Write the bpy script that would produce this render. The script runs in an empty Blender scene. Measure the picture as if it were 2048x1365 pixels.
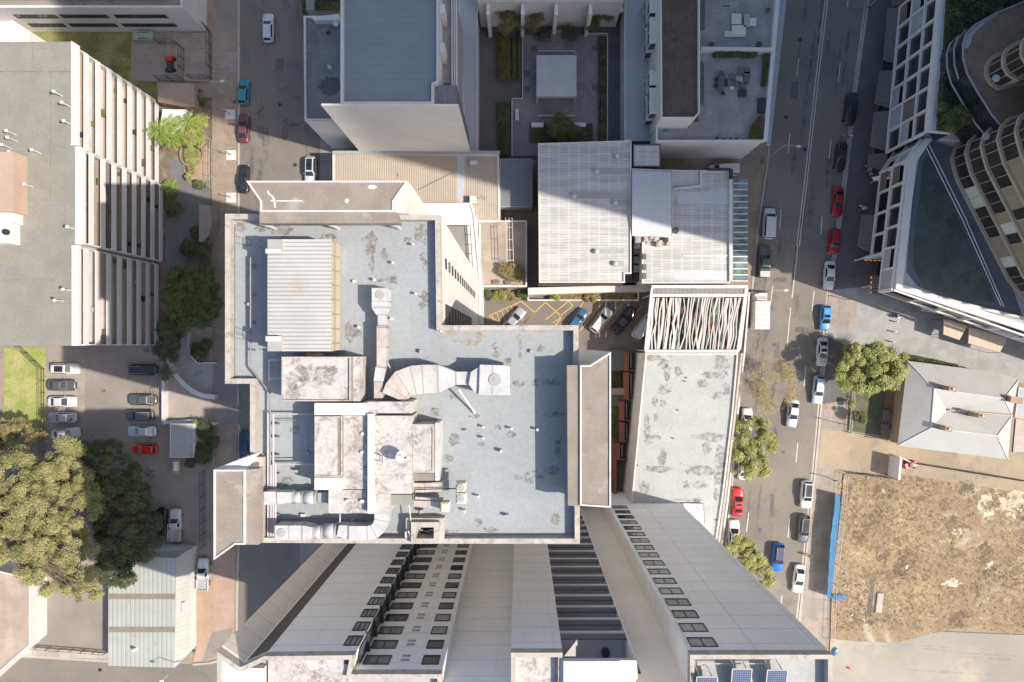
import bpy, math, random
import numpy as np
from mathutils import Vector
R = math.radians
sc = bpy.context.scene
# ---------------- camera (straight down, like the drone photograph) ----------------
H, F, CX, CY = 114.0, 1365.0, 1040.0, 688.0
cam = bpy.data.cameras.new('camera'); cam_o = bpy.data.objects.new('camera', cam)
sc.collection.objects.link(cam_o); sc.camera = cam_o
cam_o.location = (0, 0, H); cam_o.rotation_euler = (0, 0, 0)
cam.sensor_width = 36; cam.lens = F / 2048 * 36
cam.shift_x = -16 / 2048; cam.shift_y = 5.5 / 2048
cam.clip_start = 1; cam.clip_end = 3000
# ---------------- sky, sun, exposure ----------------
SX, SY = 0.87, -0.2306                       # horizontal run towards the sun per metre of height
EL = math.atan(1 / math.hypot(SX, SY)); AZ = math.atan2(SY, SX)
world = bpy.data.worlds.new("World"); sc.world = world; world.use_nodes = True
nt = world.node_tree; bg = nt.nodes['Background']
sky = nt.nodes.new('ShaderNodeTexSky'); sky.sky_type = 'NISHITA'; sky.sun_disc = False
sky.sun_elevation = EL; sky.sun_rotation = math.pi / 2 - AZ
sky.air_density = 1.0; sky.dust_density = 2.2; sky.ozone_density = 1.0
nt.links.new(sky.outputs[0], bg.inputs[0]); bg.inputs[1].default_value = 0.145
sun = bpy.data.lights.new('sun', 'SUN'); sun.energy = 4.2; sun.angle = R(0.53); sun.color = (1.0, 0.925, 0.82)
sun_o = bpy.data.objects.new('sun', sun); sc.collection.objects.link(sun_o)
sun_o.location = (60, -20, 200)
sun_o.rotation_euler = Vector((SX, SY, 1)).to_track_quat('Z', 'Y').to_euler()
sc.view_settings.view_transform = 'Standard'; sc.view_settings.look = 'None'
sc.view_settings.gamma = 1; sc.view_settings.exposure = 0.5
sc.cycles.max_bounces = 6; sc.cycles.diffuse_bounces = 3; sc.cycles.transparent_max_bounces = 12
rnd = random.Random(7)
# ---------------- mapping: photo pixel at height z -> world ----------------
def W(px, py, z=0.0):
    u = (H - z) / F
    return ((px - CX) * u, -(py - CY) * u)
def P(pts, z=0.0): return [W(a, b, z) for a, b in pts]
def rect(x0, y0, x1, y1, z=0.0): return P([(x0, y0), (x1, y0), (x1, y1), (x0, y1)], z)
def area(p): return 0.5 * sum(p[i][0] * p[(i + 1) % len(p)][1] - p[(i + 1) % len(p)][0] * p[i][1] for i in range(len(p)))
def ccw(p): return list(p) if area(p) > 0 else list(p)[::-1]
def inset(p, w):
    p = ccw(p); n = len(p); out = []
    for i in range(n):
        a, b, c = p[i - 1], p[i], p[(i + 1) % n]
        d1 = (b[0] - a[0], b[1] - a[1]); d2 = (c[0] - b[0], c[1] - b[1])
        l1 = math.hypot(*d1) or 1e-9; l2 = math.hypot(*d2) or 1e-9
        n1 = (-d1[1] / l1, d1[0] / l1); n2 = (-d2[1] / l2, d2[0] / l2)
        m = (n1[0] + n2[0], n1[1] + n2[1]); k = 1 + n1[0] * n2[0] + n1[1] * n2[1]
        k = max(k, 0.25)
        out.append((b[0] + m[0] * w / k, b[1] + m[1] * w / k))
    return out
# ---------------- mesh builder ----------------
class MB:
    def __init__(s): s.v = []; s.f = []; s.smooth = False
    def add(s, vs, fs):
        o = len(s.v); s.v += [tuple(map(float, q)) for q in vs]; s.f += [[i + o for i in g] for g in fs]; return s
    def sheet(s, p, z): p = ccw(p); return s.add([(x, y, z) for x, y in p], [list(range(len(p)))])
    def prism(s, p, z0, z1, bottom=False):
        p = ccw(p); n = len(p)
        vs = [(x, y, z0) for x, y in p] + [(x, y, z1) for x, y in p]
        fs = [[i, (i + 1) % n, n + (i + 1) % n, n + i] for i in range(n)] + [list(range(n, 2 * n))]
        if bottom: fs.append(list(range(n))[::-1])
        return s.add(vs, fs)
    def frustum(s, p0, z0, p1, z1, bottom=False):
        n = len(p0); vs = [(x, y, z0) for x, y in p0] + [(x, y, z1) for x, y in p1]
        fs = [[i, (i + 1) % n, n + (i + 1) % n, n + i] for i in range(n)] + [list(range(n, 2 * n))]
        if bottom: fs.append(list(range(n))[::-1])
        return s.add(vs, fs)
    def ring(s, p, w, z0, z1):
        p = ccw(p); q = inset(p, w); n = len(p)
        vs = [(x, y, z0) for x, y in p] + [(x, y, z1) for x, y in p] + [(x, y, z1) for x, y in q] + [(x, y, z0) for x, y in q]
        fs = []
        for i in range(n):
            j = (i + 1) % n
            fs += [[i, j, n + j, n + i], [n + i, n + j, 2 * n + j, 2 * n + i], [2 * n + i, 2 * n + j, 3 * n + j, 3 * n + i]]
        return s.add(vs, fs)
    def box(s, x0, y0, z0, x1, y1, z1):
        return s.prism([(x0, y0), (x1, y0), (x1, y1), (x0, y1)], z0, z1, True)
    def pbox(s, x0, y0, x1, y1, z0, z1): return s.prism(rect(x0, y0, x1, y1, z1), z0, z1, True)
    def obox(s, cx, cy, ang, lx, ly, z0, z1):
        c, d = math.cos(ang), math.sin(ang)
        return s.prism([(cx + a * c - b * d, cy + a * d + b * c) for a, b in ((-lx / 2, -ly / 2), (lx / 2, -ly / 2), (lx / 2, ly / 2), (-lx / 2, ly / 2))], z0, z1, True)
    def wall(s, a, b, t, z0, z1):
        dx, dy = b[0] - a[0], b[1] - a[1]; l = math.hypot(dx, dy)
        return s.obox((a[0] + b[0]) / 2, (a[1] + b[1]) / 2, math.atan2(dy, dx), l, t, z0, z1)
    def tube(s, a, b, r, n=8, r2=None):
        a = Vector(a); b = Vector(b); d = (b - a)
        if d.length < 1e-6: return s
        q = d.to_track_quat('Z', 'Y'); r2 = r if r2 is None else r2; vs = []
        for c, rr in ((a, r), (b, r2)):
            for k in range(n):
                t = 2 * math.pi * k / n; vs.append(c + q @ Vector((math.cos(t) * rr, math.sin(t) * rr, 0)))
        fs = [[k, (k + 1) % n, n + (k + 1) % n, n + k] for k in range(n)] + [list(range(n, 2 * n)), list(range(n))[::-1]]
        return s.add(vs, fs)
    def cyl(s, x, y, r, z0, z1, n=16, r2=None): return s.tube((x, y, z0), (x, y, z1), r, n, r2)
    def ball(s, c, rx, ry, rz, n=10, m=6):
        vs = []; fs = []
        for j in range(m + 1):
            ph = math.pi * j / m
            for i in range(n):
                t = 2 * math.pi * i / n
                vs.append((c[0] + rx * math.sin(ph) * math.cos(t), c[1] + ry * math.sin(ph) * math.sin(t), c[2] + rz * math.cos(ph)))
        for j in range(m):
            for i in range(n):
                fs.append([j * n + i, (j + 1) * n + i, (j + 1) * n + (i + 1) % n, j * n + (i + 1) % n])
        return s.add(vs, fs)
    def loft(s, rings, close=True, caps=True):
        n = len(rings[0]); vs = [p for r in rings for p in r]; fs = []
        for k in range(len(rings) - 1):
            for i in range(n if close else n - 1):
                j = (i + 1) % n; fs.append([k * n + i, k * n + j, (k + 1) * n + j, (k + 1) * n + i])
        if caps: fs += [list(range(n))[::-1], list(range((len(rings) - 1) * n, len(rings) * n))]
        return s.add(vs, fs)
LOC = {}
def wloc(o): return LOC.get(o.name, Vector((0, 0, 0)))
def tag(o, label=None, cat=None, group=None, kind=None):
    if label: o['label'] = label
    if cat: o['category'] = cat
    if group: o['group'] = group
    if kind: o['kind'] = kind
    return o
def thing(name, label, cat, loc, group=None, kind=None):
    o = bpy.data.objects.new(name, None); sc.collection.objects.link(o)
    o.location = loc; o.empty_display_size = 0.3; LOC[o.name] = Vector(loc)
    return tag(o, label, cat, group, kind)
def obj(name, mb, mat, parent=None, loc=(0, 0, 0), smooth=False):
    base = wloc(parent) if parent else Vector(loc)
    me = bpy.data.meshes.new(name)
    me.from_pydata([(a - base.x, b - base.y, c - base.z) for a, b, c in mb.v], [], mb.f); me.update()
    if mat: me.materials.append(mat)
    if smooth: me.shade_smooth()
    o = bpy.data.objects.new(name, me); sc.collection.objects.link(o)
    if parent: o.parent = parent; LOC[o.name] = base
    else: o.location = base; LOC[o.name] = base
    return o
def single(name, mb, mat, label, cat, loc=None, group=None, kind=None, smooth=False):
    if loc is None:
        a = np.array(mb.v); loc = (float(a[:, 0].mean()), float(a[:, 1].mean()), float(a[:, 2].min()))
    return tag(obj(name, mb, mat, None, loc, smooth), label, cat, group, kind)
def struct(name, mb, mat):
    return tag(obj(name, mb, mat), None, None, None, 'structure')
def quads(name, V, mat, parent=None, loc=(0, 0, 0)):
    """V: numpy (n,4,3) world -> one mesh of loose quads"""
    base = wloc(parent) if parent else Vector(loc)
    V = V.reshape(-1, 4, 3) - np.array(base); n = len(V)
    me = bpy.data.meshes.new(name); me.vertices.add(4 * n); me.vertices.foreach_set('co', V.reshape(-1).astype(np.float32))
    me.loops.add(4 * n); me.loops.foreach_set('vertex_index', np.arange(4 * n, dtype=np.int32))
    me.polygons.add(n); me.polygons.foreach_set('loop_start', np.arange(0, 4 * n, 4, dtype=np.int32))
    me.polygons.foreach_set('loop_total', np.full(n, 4, dtype=np.int32)); me.update(calc_edges=True); me.validate()
    me.materials.append(mat); o = bpy.data.objects.new(name, me); sc.collection.objects.link(o)
    if parent: o.parent = parent
    else: o.location = base
    LOC[o.name] = base
    return o
def copy_obj(o, parent, mats=None):
    c = o.copy(); sc.collection.objects.link(c); c.parent = parent; LOC[c.name] = wloc(o)
    return c
# ---------------- materials ----------------
class NG:
    def __init__(s, name):
        s.m = bpy.data.materials.new(name); s.m.use_nodes = True; s.t = s.m.node_tree; s.b = s.t.nodes['Principled BSDF']
        s.tc = s.t.nodes.new('ShaderNodeTexCoord').outputs['Object']
    def n(s, ty, **k):
        q = s.t.nodes.new('ShaderNode' + ty)
        for a, b in k.items(): setattr(q, a, b)
        return q
    def l(s, a, b): s.t.links.new(a, b)
    def noise(s, scale, detail=4, rough=.55, vec=None, dist=0):
        q = s.n('TexNoise'); q.inputs['Scale'].default_value = scale; q.inputs['Detail'].default_value = detail
        q.inputs['Roughness'].default_value = rough; q.inputs['Distortion'].default_value = dist
        s.l(vec or s.tc, q.inputs['Vector']); return q.outputs['Fac']
    def ramp(s, fac, lo, hi, a=0., b=1.):
        q = s.n('MapRange'); s.l(fac, q.inputs[0]); q.inputs[1].default_value = lo; q.inputs[2].default_value = hi
        q.inputs[3].default_value = a; q.inputs[4].default_value = b; q.interpolation_type = 'SMOOTHSTEP'; return q.outputs[0]
    def math(s, op, a, b=None):
        q = s.n('Math', operation=op)
        for i, x in enumerate((a, b)):
            if x is None: continue
            if isinstance(x, (int, float)): q.inputs[i].default_value = x
            else: s.l(x, q.inputs[i])
        return q.outputs[0]
    def mix(s, fac, a, b, mode='MIX'):
        q = s.n('Mix', data_type='RGBA', blend_type=mode)
        for i, x in ((0, fac), (6, a), (7, b)):
            if isinstance(x, (int, float)): q.inputs[i].default_value = x
            elif isinstance(x, tuple): q.inputs[i].default_value = (*x[:3], 1)
            else: s.l(x, q.inputs[i])
        return q.outputs[2]
    def axis(s, k, ang=0.0):
        v = s.tc
        if ang:
            m = s.n('Mapping'); m.inputs['Rotation'].default_value = (0, 0, ang); s.l(v, m.inputs[0]); v = m.outputs[0]
        q = s.n('SeparateXYZ'); s.l(v, q.inputs[0]); return q.outputs[k]
    def lines(s, coord, pitch, width, off=0.0):
        """1 on thin lines every pitch metres"""
        f = s.math('FRACT', s.math('ADD', s.math('DIVIDE', coord, pitch), off + 100.0))
        return s.math('LESS_THAN', f, width / pitch)
    def bump(s, h, dist, strength=1.0, prev=None):
        q = s.n('Bump'); q.inputs['Distance'].default_value = dist; q.inputs['Strength'].default_value = strength
        s.l(h, q.inputs['Height'])
        s.l(q.outputs[0], s.b.inputs['Normal']); return q
    def done(s, col, rough=.8, metal=0, spec=None):
        if isinstance(col, tuple): s.b.inputs['Base Color'].default_value = (*col, 1)
        else: s.l(col, s.b.inputs['Base Color'])
        if isinstance(rough, (int, float)): s.b.inputs['Roughness'].default_value = rough
        else: s.l(rough, s.b.inputs['Roughness'])
        s.b.inputs['Metallic'].default_value = metal
        if spec is not None: s.b.inputs['Specular IOR Level'].default_value = spec
        return s.m
def sh(c, k): return tuple(min(1, x * k) for x in c)
def weathered(name, c, var=.16, scale=.25, grain=6, stain=None, st_scale=.35, st_lo=.58, st_hi=.68, rough=.85, streak=0, bump=.0, metal=0, gk=.10):
    g = NG(name); a = g.mix(g.ramp(g.noise(scale, 5, .6), .3, .7), sh(c, 1 - var), sh(c, 1 + var))
    a = g.mix(g.ramp(g.noise(grain, 3, .7), .3, .7), g.mix(gk, a, (0, 0, 0)), a)
    if stain:
        m = g.math('MULTIPLY', g.ramp(g.noise(st_scale, 8, .68, dist=.6), st_lo, st_hi), g.ramp(g.noise(st_scale * 6, 5, .7), .38, .55))
        a = g.mix(m, a, stain)
    if bump: g.bump(g.noise(grain * 2, 4, .7), bump, .6)
    return g.done(a, rough, metal)
def ribbed(name, c, ax, pitch, depth=.04, dark=.25, var=.08, cross=0, stain=None, rough=.55, ang=0, metal=0, lw=.3, scale=.3):
    g = NG(name); v = g.axis(ax, ang); f = g.math('FRACT', g.math('ADD', g.math('DIVIDE', v, pitch), 100.0))
    tri = g.math('ABSOLUTE', g.math('SUBTRACT', f, .5))
    a = g.mix(g.ramp(g.noise(scale, 5, .6), .3, .7), sh(c, 1 - var), sh(c, 1 + var))
    a = g.mix(g.ramp(tri, 0, lw, dark, 0), a, sh(c, .45))
    if cross: a = g.mix(g.lines(g.axis(1 - ax, ang), cross, .12), a, sh(c, .6))
    if stain: a = g.mix(g.math('MULTIPLY', g.ramp(g.noise(.5, 8, .7), .56, .7), .7), a, stain)
    g.bump(g.ramp(tri, 0, .3), depth, .8)
    return g.done(a, rough, metal)
def plain(name, c, rough=.6, metal=0, var=.06, scale=1.5):
    g = NG(name); return g.done(g.mix(g.ramp(g.noise(scale, 4), .3, .7), sh(c, 1 - var), sh(c, 1 + var)), rough, metal)
def glassy(name, c=(.02, .025, .03), rough=.12):
    g = NG(name); return g.done(g.mix(g.ramp(g.noise(.6, 2), .35, .65), sh(c, .7), sh(c, 1.5)), rough, 0, .8)
def pavers(name, c, bw, bh, mortar=.03, var=.2, dark=.5, ang=0, rough=.8, off=0.0, stain=None, ms=.7):
    g = NG(name); m = g.n('Mapping'); m.inputs['Rotation'].default_value = (0, 0, ang); g.l(g.tc, m.inputs[0])
    q = g.n('TexBrick'); q.offset = off; g.l(m.outputs[0], q.inputs['Vector'])
    q.inputs['Color1'].default_value = (*sh(c, 1 - var / 2), 1); q.inputs['Color2'].default_value = (*sh(c, 1 + var / 2), 1)
    q.inputs['Mortar'].default_value = (*sh(c, dark), 1); q.inputs['Scale'].default_value = 1
    q.inputs['Mortar Size'].default_value = mortar; q.inputs['Brick Width'].default_value = bw; q.inputs['Row Height'].default_value = bh
    a = g.mix(g.ramp(g.noise(.4, 5, .6), .3, .7), g.mix(.25, q.outputs[0], (0, 0, 0)), q.outputs[0])
    if stain: a = g.mix(g.ramp(g.noise(.25, 7, .7), .55, .7, 0, ms), a, stain)
    return g.done(a, rough)
def foliage(name, c, c2, scale=.9):
    g = NG(name); a = g.mix(g.ramp(g.noise(scale, 4, .7), .36, .64), c, c2)
    a = g.mix(g.ramp(g.noise(7, 2), .35, .65), g.mix(.35, a, (0, 0, 0)), a)
    g.b.inputs['Subsurface Weight'].default_value = 0.0
    return g.done(a, .6, 0, .3)
M = {}
M['asphalt'] = weathered('asphalt', (.215, .193, .162), .13, .08, 7, (.145, .136, .125), .14, .5, .66, .9, gk=.22, bump=.01)
M['asphalt_yard'] = weathered('asphalt_yard', (.27, .235, .205), .12, .15, 8, (.2, .175, .155), .2, .5, .7, .9, gk=.15)
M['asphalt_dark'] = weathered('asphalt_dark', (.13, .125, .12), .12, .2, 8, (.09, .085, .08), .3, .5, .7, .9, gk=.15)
M['concrete_path'] = pavers('concrete_path', (.33, .28, .235), 1.6, 1.6, .03, .1, .75, R(3), stain=(.22, .18, .15))
M['brick_path'] = weathered('brick_path', (.35, .26, .195), .12, .3, 10, (.24, .18, .14), .3, .5, .7, gk=.2)
M['kerb'] = weathered('kerb', (.42, .37, .32), .1, .4)
M['paint_white'] = weathered('paint_white', (.6, .59, .56), .12, 2, 9, (.3, .3, .29), 1.5, .5, .7)
M['paint_yellow'] = weathered('paint_yellow', (.62, .4, .09), .1, 2)
M['white_wall'] = weathered('white_wall', (.66, .63, .60), .05, .25, 3, gk=.05)
M['white_trim'] = weathered('white_trim', (.60, .57, .54), .07, .4, 5, (.4, .36, .32), .6, .58, .75, gk=.08)
M['cream_wall'] = weathered('cream_wall', (.80, .74, .66), .05, .2, 3, gk=.05)
M['grey_plant'] = weathered('grey_plant', (.36, .36, .35), .08, .4, 5)
M['dark_metal'] = plain('dark_metal', (.05, .05, .055), .5, .3)
M['steel'] = weathered('steel', (.50, .495, .485), .12, .8, 4, (.42, .34, .28), .5, .55, .75, .45)
M['duct_rust'] = weathered('duct_rust', (.50, .47, .44), .1, .5, 4, (.42, .33, .27), .35, .42, .62, .5)
M['slate_roof'] = weathered('slate_roof', (.315, .335, .345), .07, .13, 3, (.22, .20, .175), .42, .66, .78, .8, gk=.12)
M['slate_roof_worn'] = weathered('slate_roof_worn', (.385, .395, .385), .07, .2, 3, (.22, .20, .17), .55, .62, .72, .8, gk=.12)
M['membrane_white'] = weathered('membrane_white', (.50, .475, .45), .10, .5, 4, (.27, .235, .21), .6, .47, .60, .8, gk=.16)
M['brown_concrete'] = weathered('brown_concrete', (.285, .24, .20), .12, .5, 9, (.35, .305, .26), .25, .56, .66, .95, gk=.16, bump=.015)
M['grey_roof'] = weathered('grey_roof', (.285, .27, .235), .09, .12, 7, (.19, .175, .16), .16, .5, .7, .9, gk=.12)
def stain_mat(name, c, scale=2.2, lo=.38, hi=.68, amt=.66):
    g = NG(name); g.done(g.mix(g.ramp(g.noise(3, 4, .7), .35, .65), sh(c, .75), sh(c, 1.25)), .9)
    f = g.math('MULTIPLY', g.ramp(g.noise(scale, 6, .72, dist=.4), lo, hi), amt)
    tr = g.n('BsdfTransparent'); mx = g.n('MixShader'); g.l(f, mx.inputs[0]); g.l(tr.outputs[0], mx.inputs[1]); g.l(g.b.outputs[0], mx.inputs[2])
    g.l(mx.outputs[0], g.t.nodes['Material Output'].inputs[0]); return g.m
M['stain_brown'] = stain_mat('stain_brown', (.20, .165, .13)); M['stain_lichen'] = stain_mat('stain_lichen', (.46, .38, .22), 1.6); M['stain_grey'] = stain_mat('stain_grey', (.21, .19, .17), 1.5)
M['stain_road'] = stain_mat('stain_road', (.10, .095, .09), .5, .35, .7, .42); M['stain_pale'] = stain_mat('stain_pale', (.34, .31, .28), .6, .4, .7, .4); M['stain_lot'] = stain_mat('stain_lot', (.20, .145, .09), .9, .42, .62, .7); M['stain_straw'] = stain_mat('stain_straw', (.52, .42, .25), .9, .42, .62, .6)
M['clear_glass'] = stain_mat('clear_glass', (.10, .12, .13), .3, .0, .1, .28)
M['glass'] = glassy('glass')
M['glass_light'] = glassy('glass_light', (.10, .12, .12), .15)
M['tile_trim'] = weathered('tile_trim', (.44, .405, .36), .1, .8, 6, (.28, .24, .2), 1.0, .5, .62)
# ================= the ground =================
M['soil'] = weathered('soil', (.32, .26, .20), .12, .1, 5, (.22, .17, .13), .2, .5, .7, .95, gk=.18)
g = MB(); g.sheet([(-700, -700), (700, -700), (700, 700), (-700, 700)], -.02); struct('ground', g, M['soil'])
def sheet(name, pts, z, mat, kind='structure'):
    b = MB(); b.sheet(P(pts, z), z); o = obj(name, b, mat); o['kind'] = kind; return o
def kerbline(name, pts, w, z=.13, mat=None):
    b = MB()
    q = P(pts, z)
    for a, c in zip(q, q[1:]): b.wall(a, c, w, 0.0, z + rnd.random() * .004)
    return struct(name, b, mat or M['kerb'])
# left street and its paths
sheet('street', [(476, -900), (640, -900), (640, 2400), (476, 2400)], 0.02, M['asphalt'])
g = NG('verge'); a = g.mix(g.ramp(g.noise(.35, 6, .65), .35, .65), (.30, .235, .18), (.21, .165, .13)); a = g.mix(g.ramp(g.noise(6, 3), .4, .65, 0, .5), a, (.40, .31, .22))
M['verge'] = g.done(a, .95)
sheet('verge', [(424, -300), (474, -300), (474, 1250), (424, 1250)], .10, M['verge'])
sheet('footpath', [(640, -300), (664, -300), (664, 420), (640, 420)], .12, M['concrete_path'])
sheet('footpath', [(600, 1085), (640, 1085), (640, 1300), (600, 1300)], .12, M['concrete_path'])
sheet('path_slab', [(428, 104), (473, 104), (473, 146), (428, 146)], .106, M['concrete_path'])
sheet('path_slab', [(428, 720), (474, 720), (474, 850), (428, 850)], .106, M['asphalt_yard'])
sheet('path_slab', [(432, 0), (473, 0), (473, 66), (432, 66)], .104, M['asphalt_yard'])
kerbline('kerb', [(477, -300), (477, 400), (478, 720)], .35)
kerbline('kerb', [(478, 850), (477, 1091), (474, 1180), (473, 1262), (466, 1300), (448, 1318), (420, 1327), (385, 1330)], .35)
# side street at the bottom left
sheet('side_street', [(-500, 1335), (60, 1318), (216, 1327), (430, 1330), (474, 1300), (474, 1800), (-500, 1800)], .018, M['asphalt'])
kerbline('kerb', [(-200, 1300), (60, 1313), (216, 1324)], .4)
M['slab_path'] = pavers('slab_path', (.42, .38, .33), 2.2, 3.5, .03, .2, .6)
sheet('footpath', [(60, 1294), (216, 1307), (216, 1322), (40, 1311)], .11, M['slab_path'])
g = NG('orange_earth'); a = g.mix(g.ramp(g.noise(.25, 5, .6), .35, .65), (.40, .27, .18), (.30, .24, .19)); a = g.mix(g.ramp(g.noise(3, 4, .7), .5, .7, 0, .6), a, (.30, .22, .10))
M['orange_earth'] = g.done(a, .95)
sheet('verge', [(391, 1130), (429, 1130), (429, 1232), (392, 1302)], .107, M['orange_earth'])
M['orange_path'] = weathered('orange_path', (.42, .29, .22), .1, .3, 8, (.27, .23, .2), .3, .55, .7, .9, gk=.12)
sheet('footpath', [(429, 1098), (470, 1098), (468, 1270), (440, 1316), (386, 1325), (392, 1296), (427, 1235)], .112, M['orange_path'])
sheet('verge_patch', [(424, 1265), (466, 1255), (452, 1308), (404, 1322)], .118, M['asphalt_yard'])
# car park on the left and yard below it
sheet('car_park', [(92, 690), (330, 690), (330, 920), (424, 920), (424, 1120), (200, 1120), (92, 930)], .03, M['asphalt_yard'])
M['concrete_bay'] = pavers('concrete_bay', (.34, .295, .255), 6, 2.9, .03, .1, .8, stain=(.24, .2, .17))
sheet('parking_bays', [(92, 720), (170, 720), (170, 890), (92, 890)], .036, M['concrete_bay'])
sheet('parking_bays', [(248, 700), (330, 700), (330, 918), (248, 918)], .036, M['asphalt_yard'])
sheet('yard', [(60, 1170), (218, 1170), (218, 1294), (60, 1294)], .03, M['asphalt_yard'])
g = NG('lawn'); a = g.mix(g.ramp(g.noise(.3, 5, .65), .35, .65), (.16, .15, .05), (.30, .27, .10)); a = g.mix(g.ramp(g.noise(5, 3), .35, .65, 0, .5), a, (.08, .10, .03))
g.bump(g.noise(14, 3), .05, .7); M['lawn'] = g.done(a, .95)
g = NG('lawn_bright'); a = g.mix(g.ramp(g.noise(.35, 5, .65), .38, .62), (.27, .31, .08), (.42, .38, .16)); a = g.mix(g.ramp(g.noise(6, 3), .4, .65, 0, .5), a, (.14, .19, .04))
g.bump(g.noise(14, 3), .05, .7); M['lawn_bright'] = g.done(a, .95)
sheet('lawn', [(8, 695), (92, 695), (92, 870), (8, 930)], .05, M['lawn_bright'], 'stuff')
sheet('lawn', [(58, 64), (262, 64), (262, 163), (320, 163), (320, 220), (120, 260), (58, 200)], .05, M['lawn'], 'stuff')
M['pebble'] = weathered('pebble', (.33, .29, .26), .1, .5, 14, (.22, .19, .17), .6, .5, .7, .95, gk=.4)
sheet('gravel_bed', [(262, 66), (334, 66), (334, 163), (262, 163)], .056, M['pebble'])
sheet('terrace', [(334, 66), (416, 66), (420, 163), (334, 163)], .30, M['concrete_path'])
sheet('garden_soil', [(300, 195), (424, 195), (424, 690), (300, 690)], .045, weathered('garden_bed', (.19, .15, .11), .2, .5, 9, (.3, .24, .17), .5, .5, .65, .95, gk=.3))
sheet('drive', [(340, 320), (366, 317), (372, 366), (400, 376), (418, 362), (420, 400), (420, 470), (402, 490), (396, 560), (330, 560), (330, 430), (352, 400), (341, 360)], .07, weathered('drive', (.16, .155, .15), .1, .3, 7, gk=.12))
sheet('drive', [(352, 700), (376, 655), (424, 655), (424, 735), (476, 735), (476, 853), (336, 853), (332, 770)], .074, weathered('drive_lit', (.36, .31, .26), .08, .3, 7, (.26, .23, .2), .3, .5, .7, gk=.12))  # lit copy of the drive, sunlight put into the paler colour
M['ramp_conc'] = weathered('ramp_conc', (.36, .345, .325), .1, .3, 7, (.2, .19, .18), .3, .5, .7, gk=.12)
sheet('ramp', [(352, 712), (362, 676), (378, 668), (375, 690), (384, 716), (396, 727), (432, 728), (478, 735), (478, 812), (432, 790), (405, 786), (384, 775), (364, 752), (354, 732)], .09, M['ramp_conc'])
# bright paved ground under and between the buildings
sheet('courtyard_path', [(955, -60), (1247, -60), (1247, 320), (955, 320)], .03, M['asphalt_dark'])
M['lot_asphalt'] = weathered('lot_asphalt', (.19, .165, .145), .12, .2, 8, (.13, .115, .1), .4, .5, .7, .9, gk=.15)
sheet('loading_yard', [(955, 575), (1300, 575), (1300, 1015), (955, 1015)], .03, M['lot_asphalt'])
sheet('lane', [(1330, 315), (1530, 310), (1500, 600), (1470, 600), (1470, 360), (1330, 345)], .05, M['verge'])
# right street
RL = [(1590, -400), (1572, -40), (1536, 320), (1515, 466), (1505, 575), (1488, 695), (1479, 797), (1466, 952), (1453, 1080), (1436, 1300), (1420, 1600)]
RR = [(1775, -400), (1737, 0), (1713, 176), (1688, 398), (1661, 580), (1653, 670), (1643, 809), (1631, 938), (1622, 1023), (1611, 1129), (1599, 1237), (1588, 1420), (1570, 1600)]
sheet('road', RL + RR[::-1], .02, M['asphalt'])
kerbline('kerb', RR, .33)
kerbline('gutter', [(x - 5, y) for x, y in RR], .35, .03)
kerbline('kerb', RL[:5], .3)
kerbline('kerb', RL[4:], .3)
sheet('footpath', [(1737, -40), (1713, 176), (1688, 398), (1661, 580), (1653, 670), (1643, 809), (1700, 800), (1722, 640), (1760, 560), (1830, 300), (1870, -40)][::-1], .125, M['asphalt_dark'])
sheet('footpath', [(1653, 670), (1643, 809), (1631, 938), (1622, 1023), (1611, 1129), (1599, 1237), (1588, 1420), (1640, 1420), (1660, 1180), (1664, 950), (1690, 860), (1696, 780), (1720, 690)], .12, M['concrete_path'])
M['plaza'] = pavers('plaza', (.33, .325, .315), 12, 3.2, .02, .12, .85, R(-18), stain=(.27, .262, .25))
sheet('plaza', [(1661, 580), (1653, 672), (1710, 700), (2500, 860), (2500, 500), (1900, 560)], .13, M['plaza'])
sheet('footpath_patch', [(1661, 580), (1655, 655), (1710, 660), (1716, 600)], .135, M['concrete_path'])
M['drive_tan'] = weathered('drive_tan', (.36, .285, .20), .12, .15, 7, (.24, .205, .165), .2, .5, .62, .95, gk=.15)
sheet('driveway', [(1643, 862), (1800, 866), (2500, 985), (2500, 1060), (1690, 940), (1637, 936)], .128, M['drive_tan'])
# road markings
def strip(a, b, w, z, mat, mb):
    (ax, ay), (bx, by) = W(*a, z), W(*b, z); d = Vector((bx - ax, by - ay)); n = Vector((-d.y, d.x)).normalized() * w / 2
    mb.add([(ax + n.x, ay + n.y, z), (bx + n.x, by + n.y, z), (bx - n.x, by - n.y, z), (ax - n.x, ay - n.y, z)], [[0, 3, 2, 1]])
m = MB()
for k in (-2.6, 2.6): strip((1672 + k, -160), (1653 + k, 0), .14, .026, None, m); strip((1653 + k, 0), (1634 + k, 160), .14, .026, None, m); strip((1634 + k, 160), (1616.6 + k, 320), .14, .026, None, m); strip((1616.6 + k, 320), (1596 + k, 493), .14, .026, None, m)
strip((1596, 493), (1584, 596), .14, .026, None, m)
for a, b in [((1598, 116), (1593.5, 154)), ((1579.7, 268), (1576, 307)), ((1562.4, 420), (1559, 458)), ((1545.6, 572), (1541, 610)), ((1680.5, 126.6), (1676.4, 164.7)),
             ((1698, -20), (1695, 14)), ((1661.8, 280), (1658.3, 318)), ((1644.5, 432), (1641.5, 469.5)), ((1628.3, 583), (1624, 622)), ((1581.4, 616), (1574, 694.6)), ((1571, 722), (1568, 750)),
             ((1611.8, 734), (1608, 773)), ((1528, 724), (1525, 760.6)), ((1595.7, 886), (1592, 925.6)), ((1497.5, 1026), (1493, 1064)), ((1579.5, 1038), (1575.7, 1076)), ((1564, 1191), (1560, 1229))]:
    strip(a, b, .13, .026, None, m)
struct('road_markings', m, M['paint_white'])
m = MB()
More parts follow.
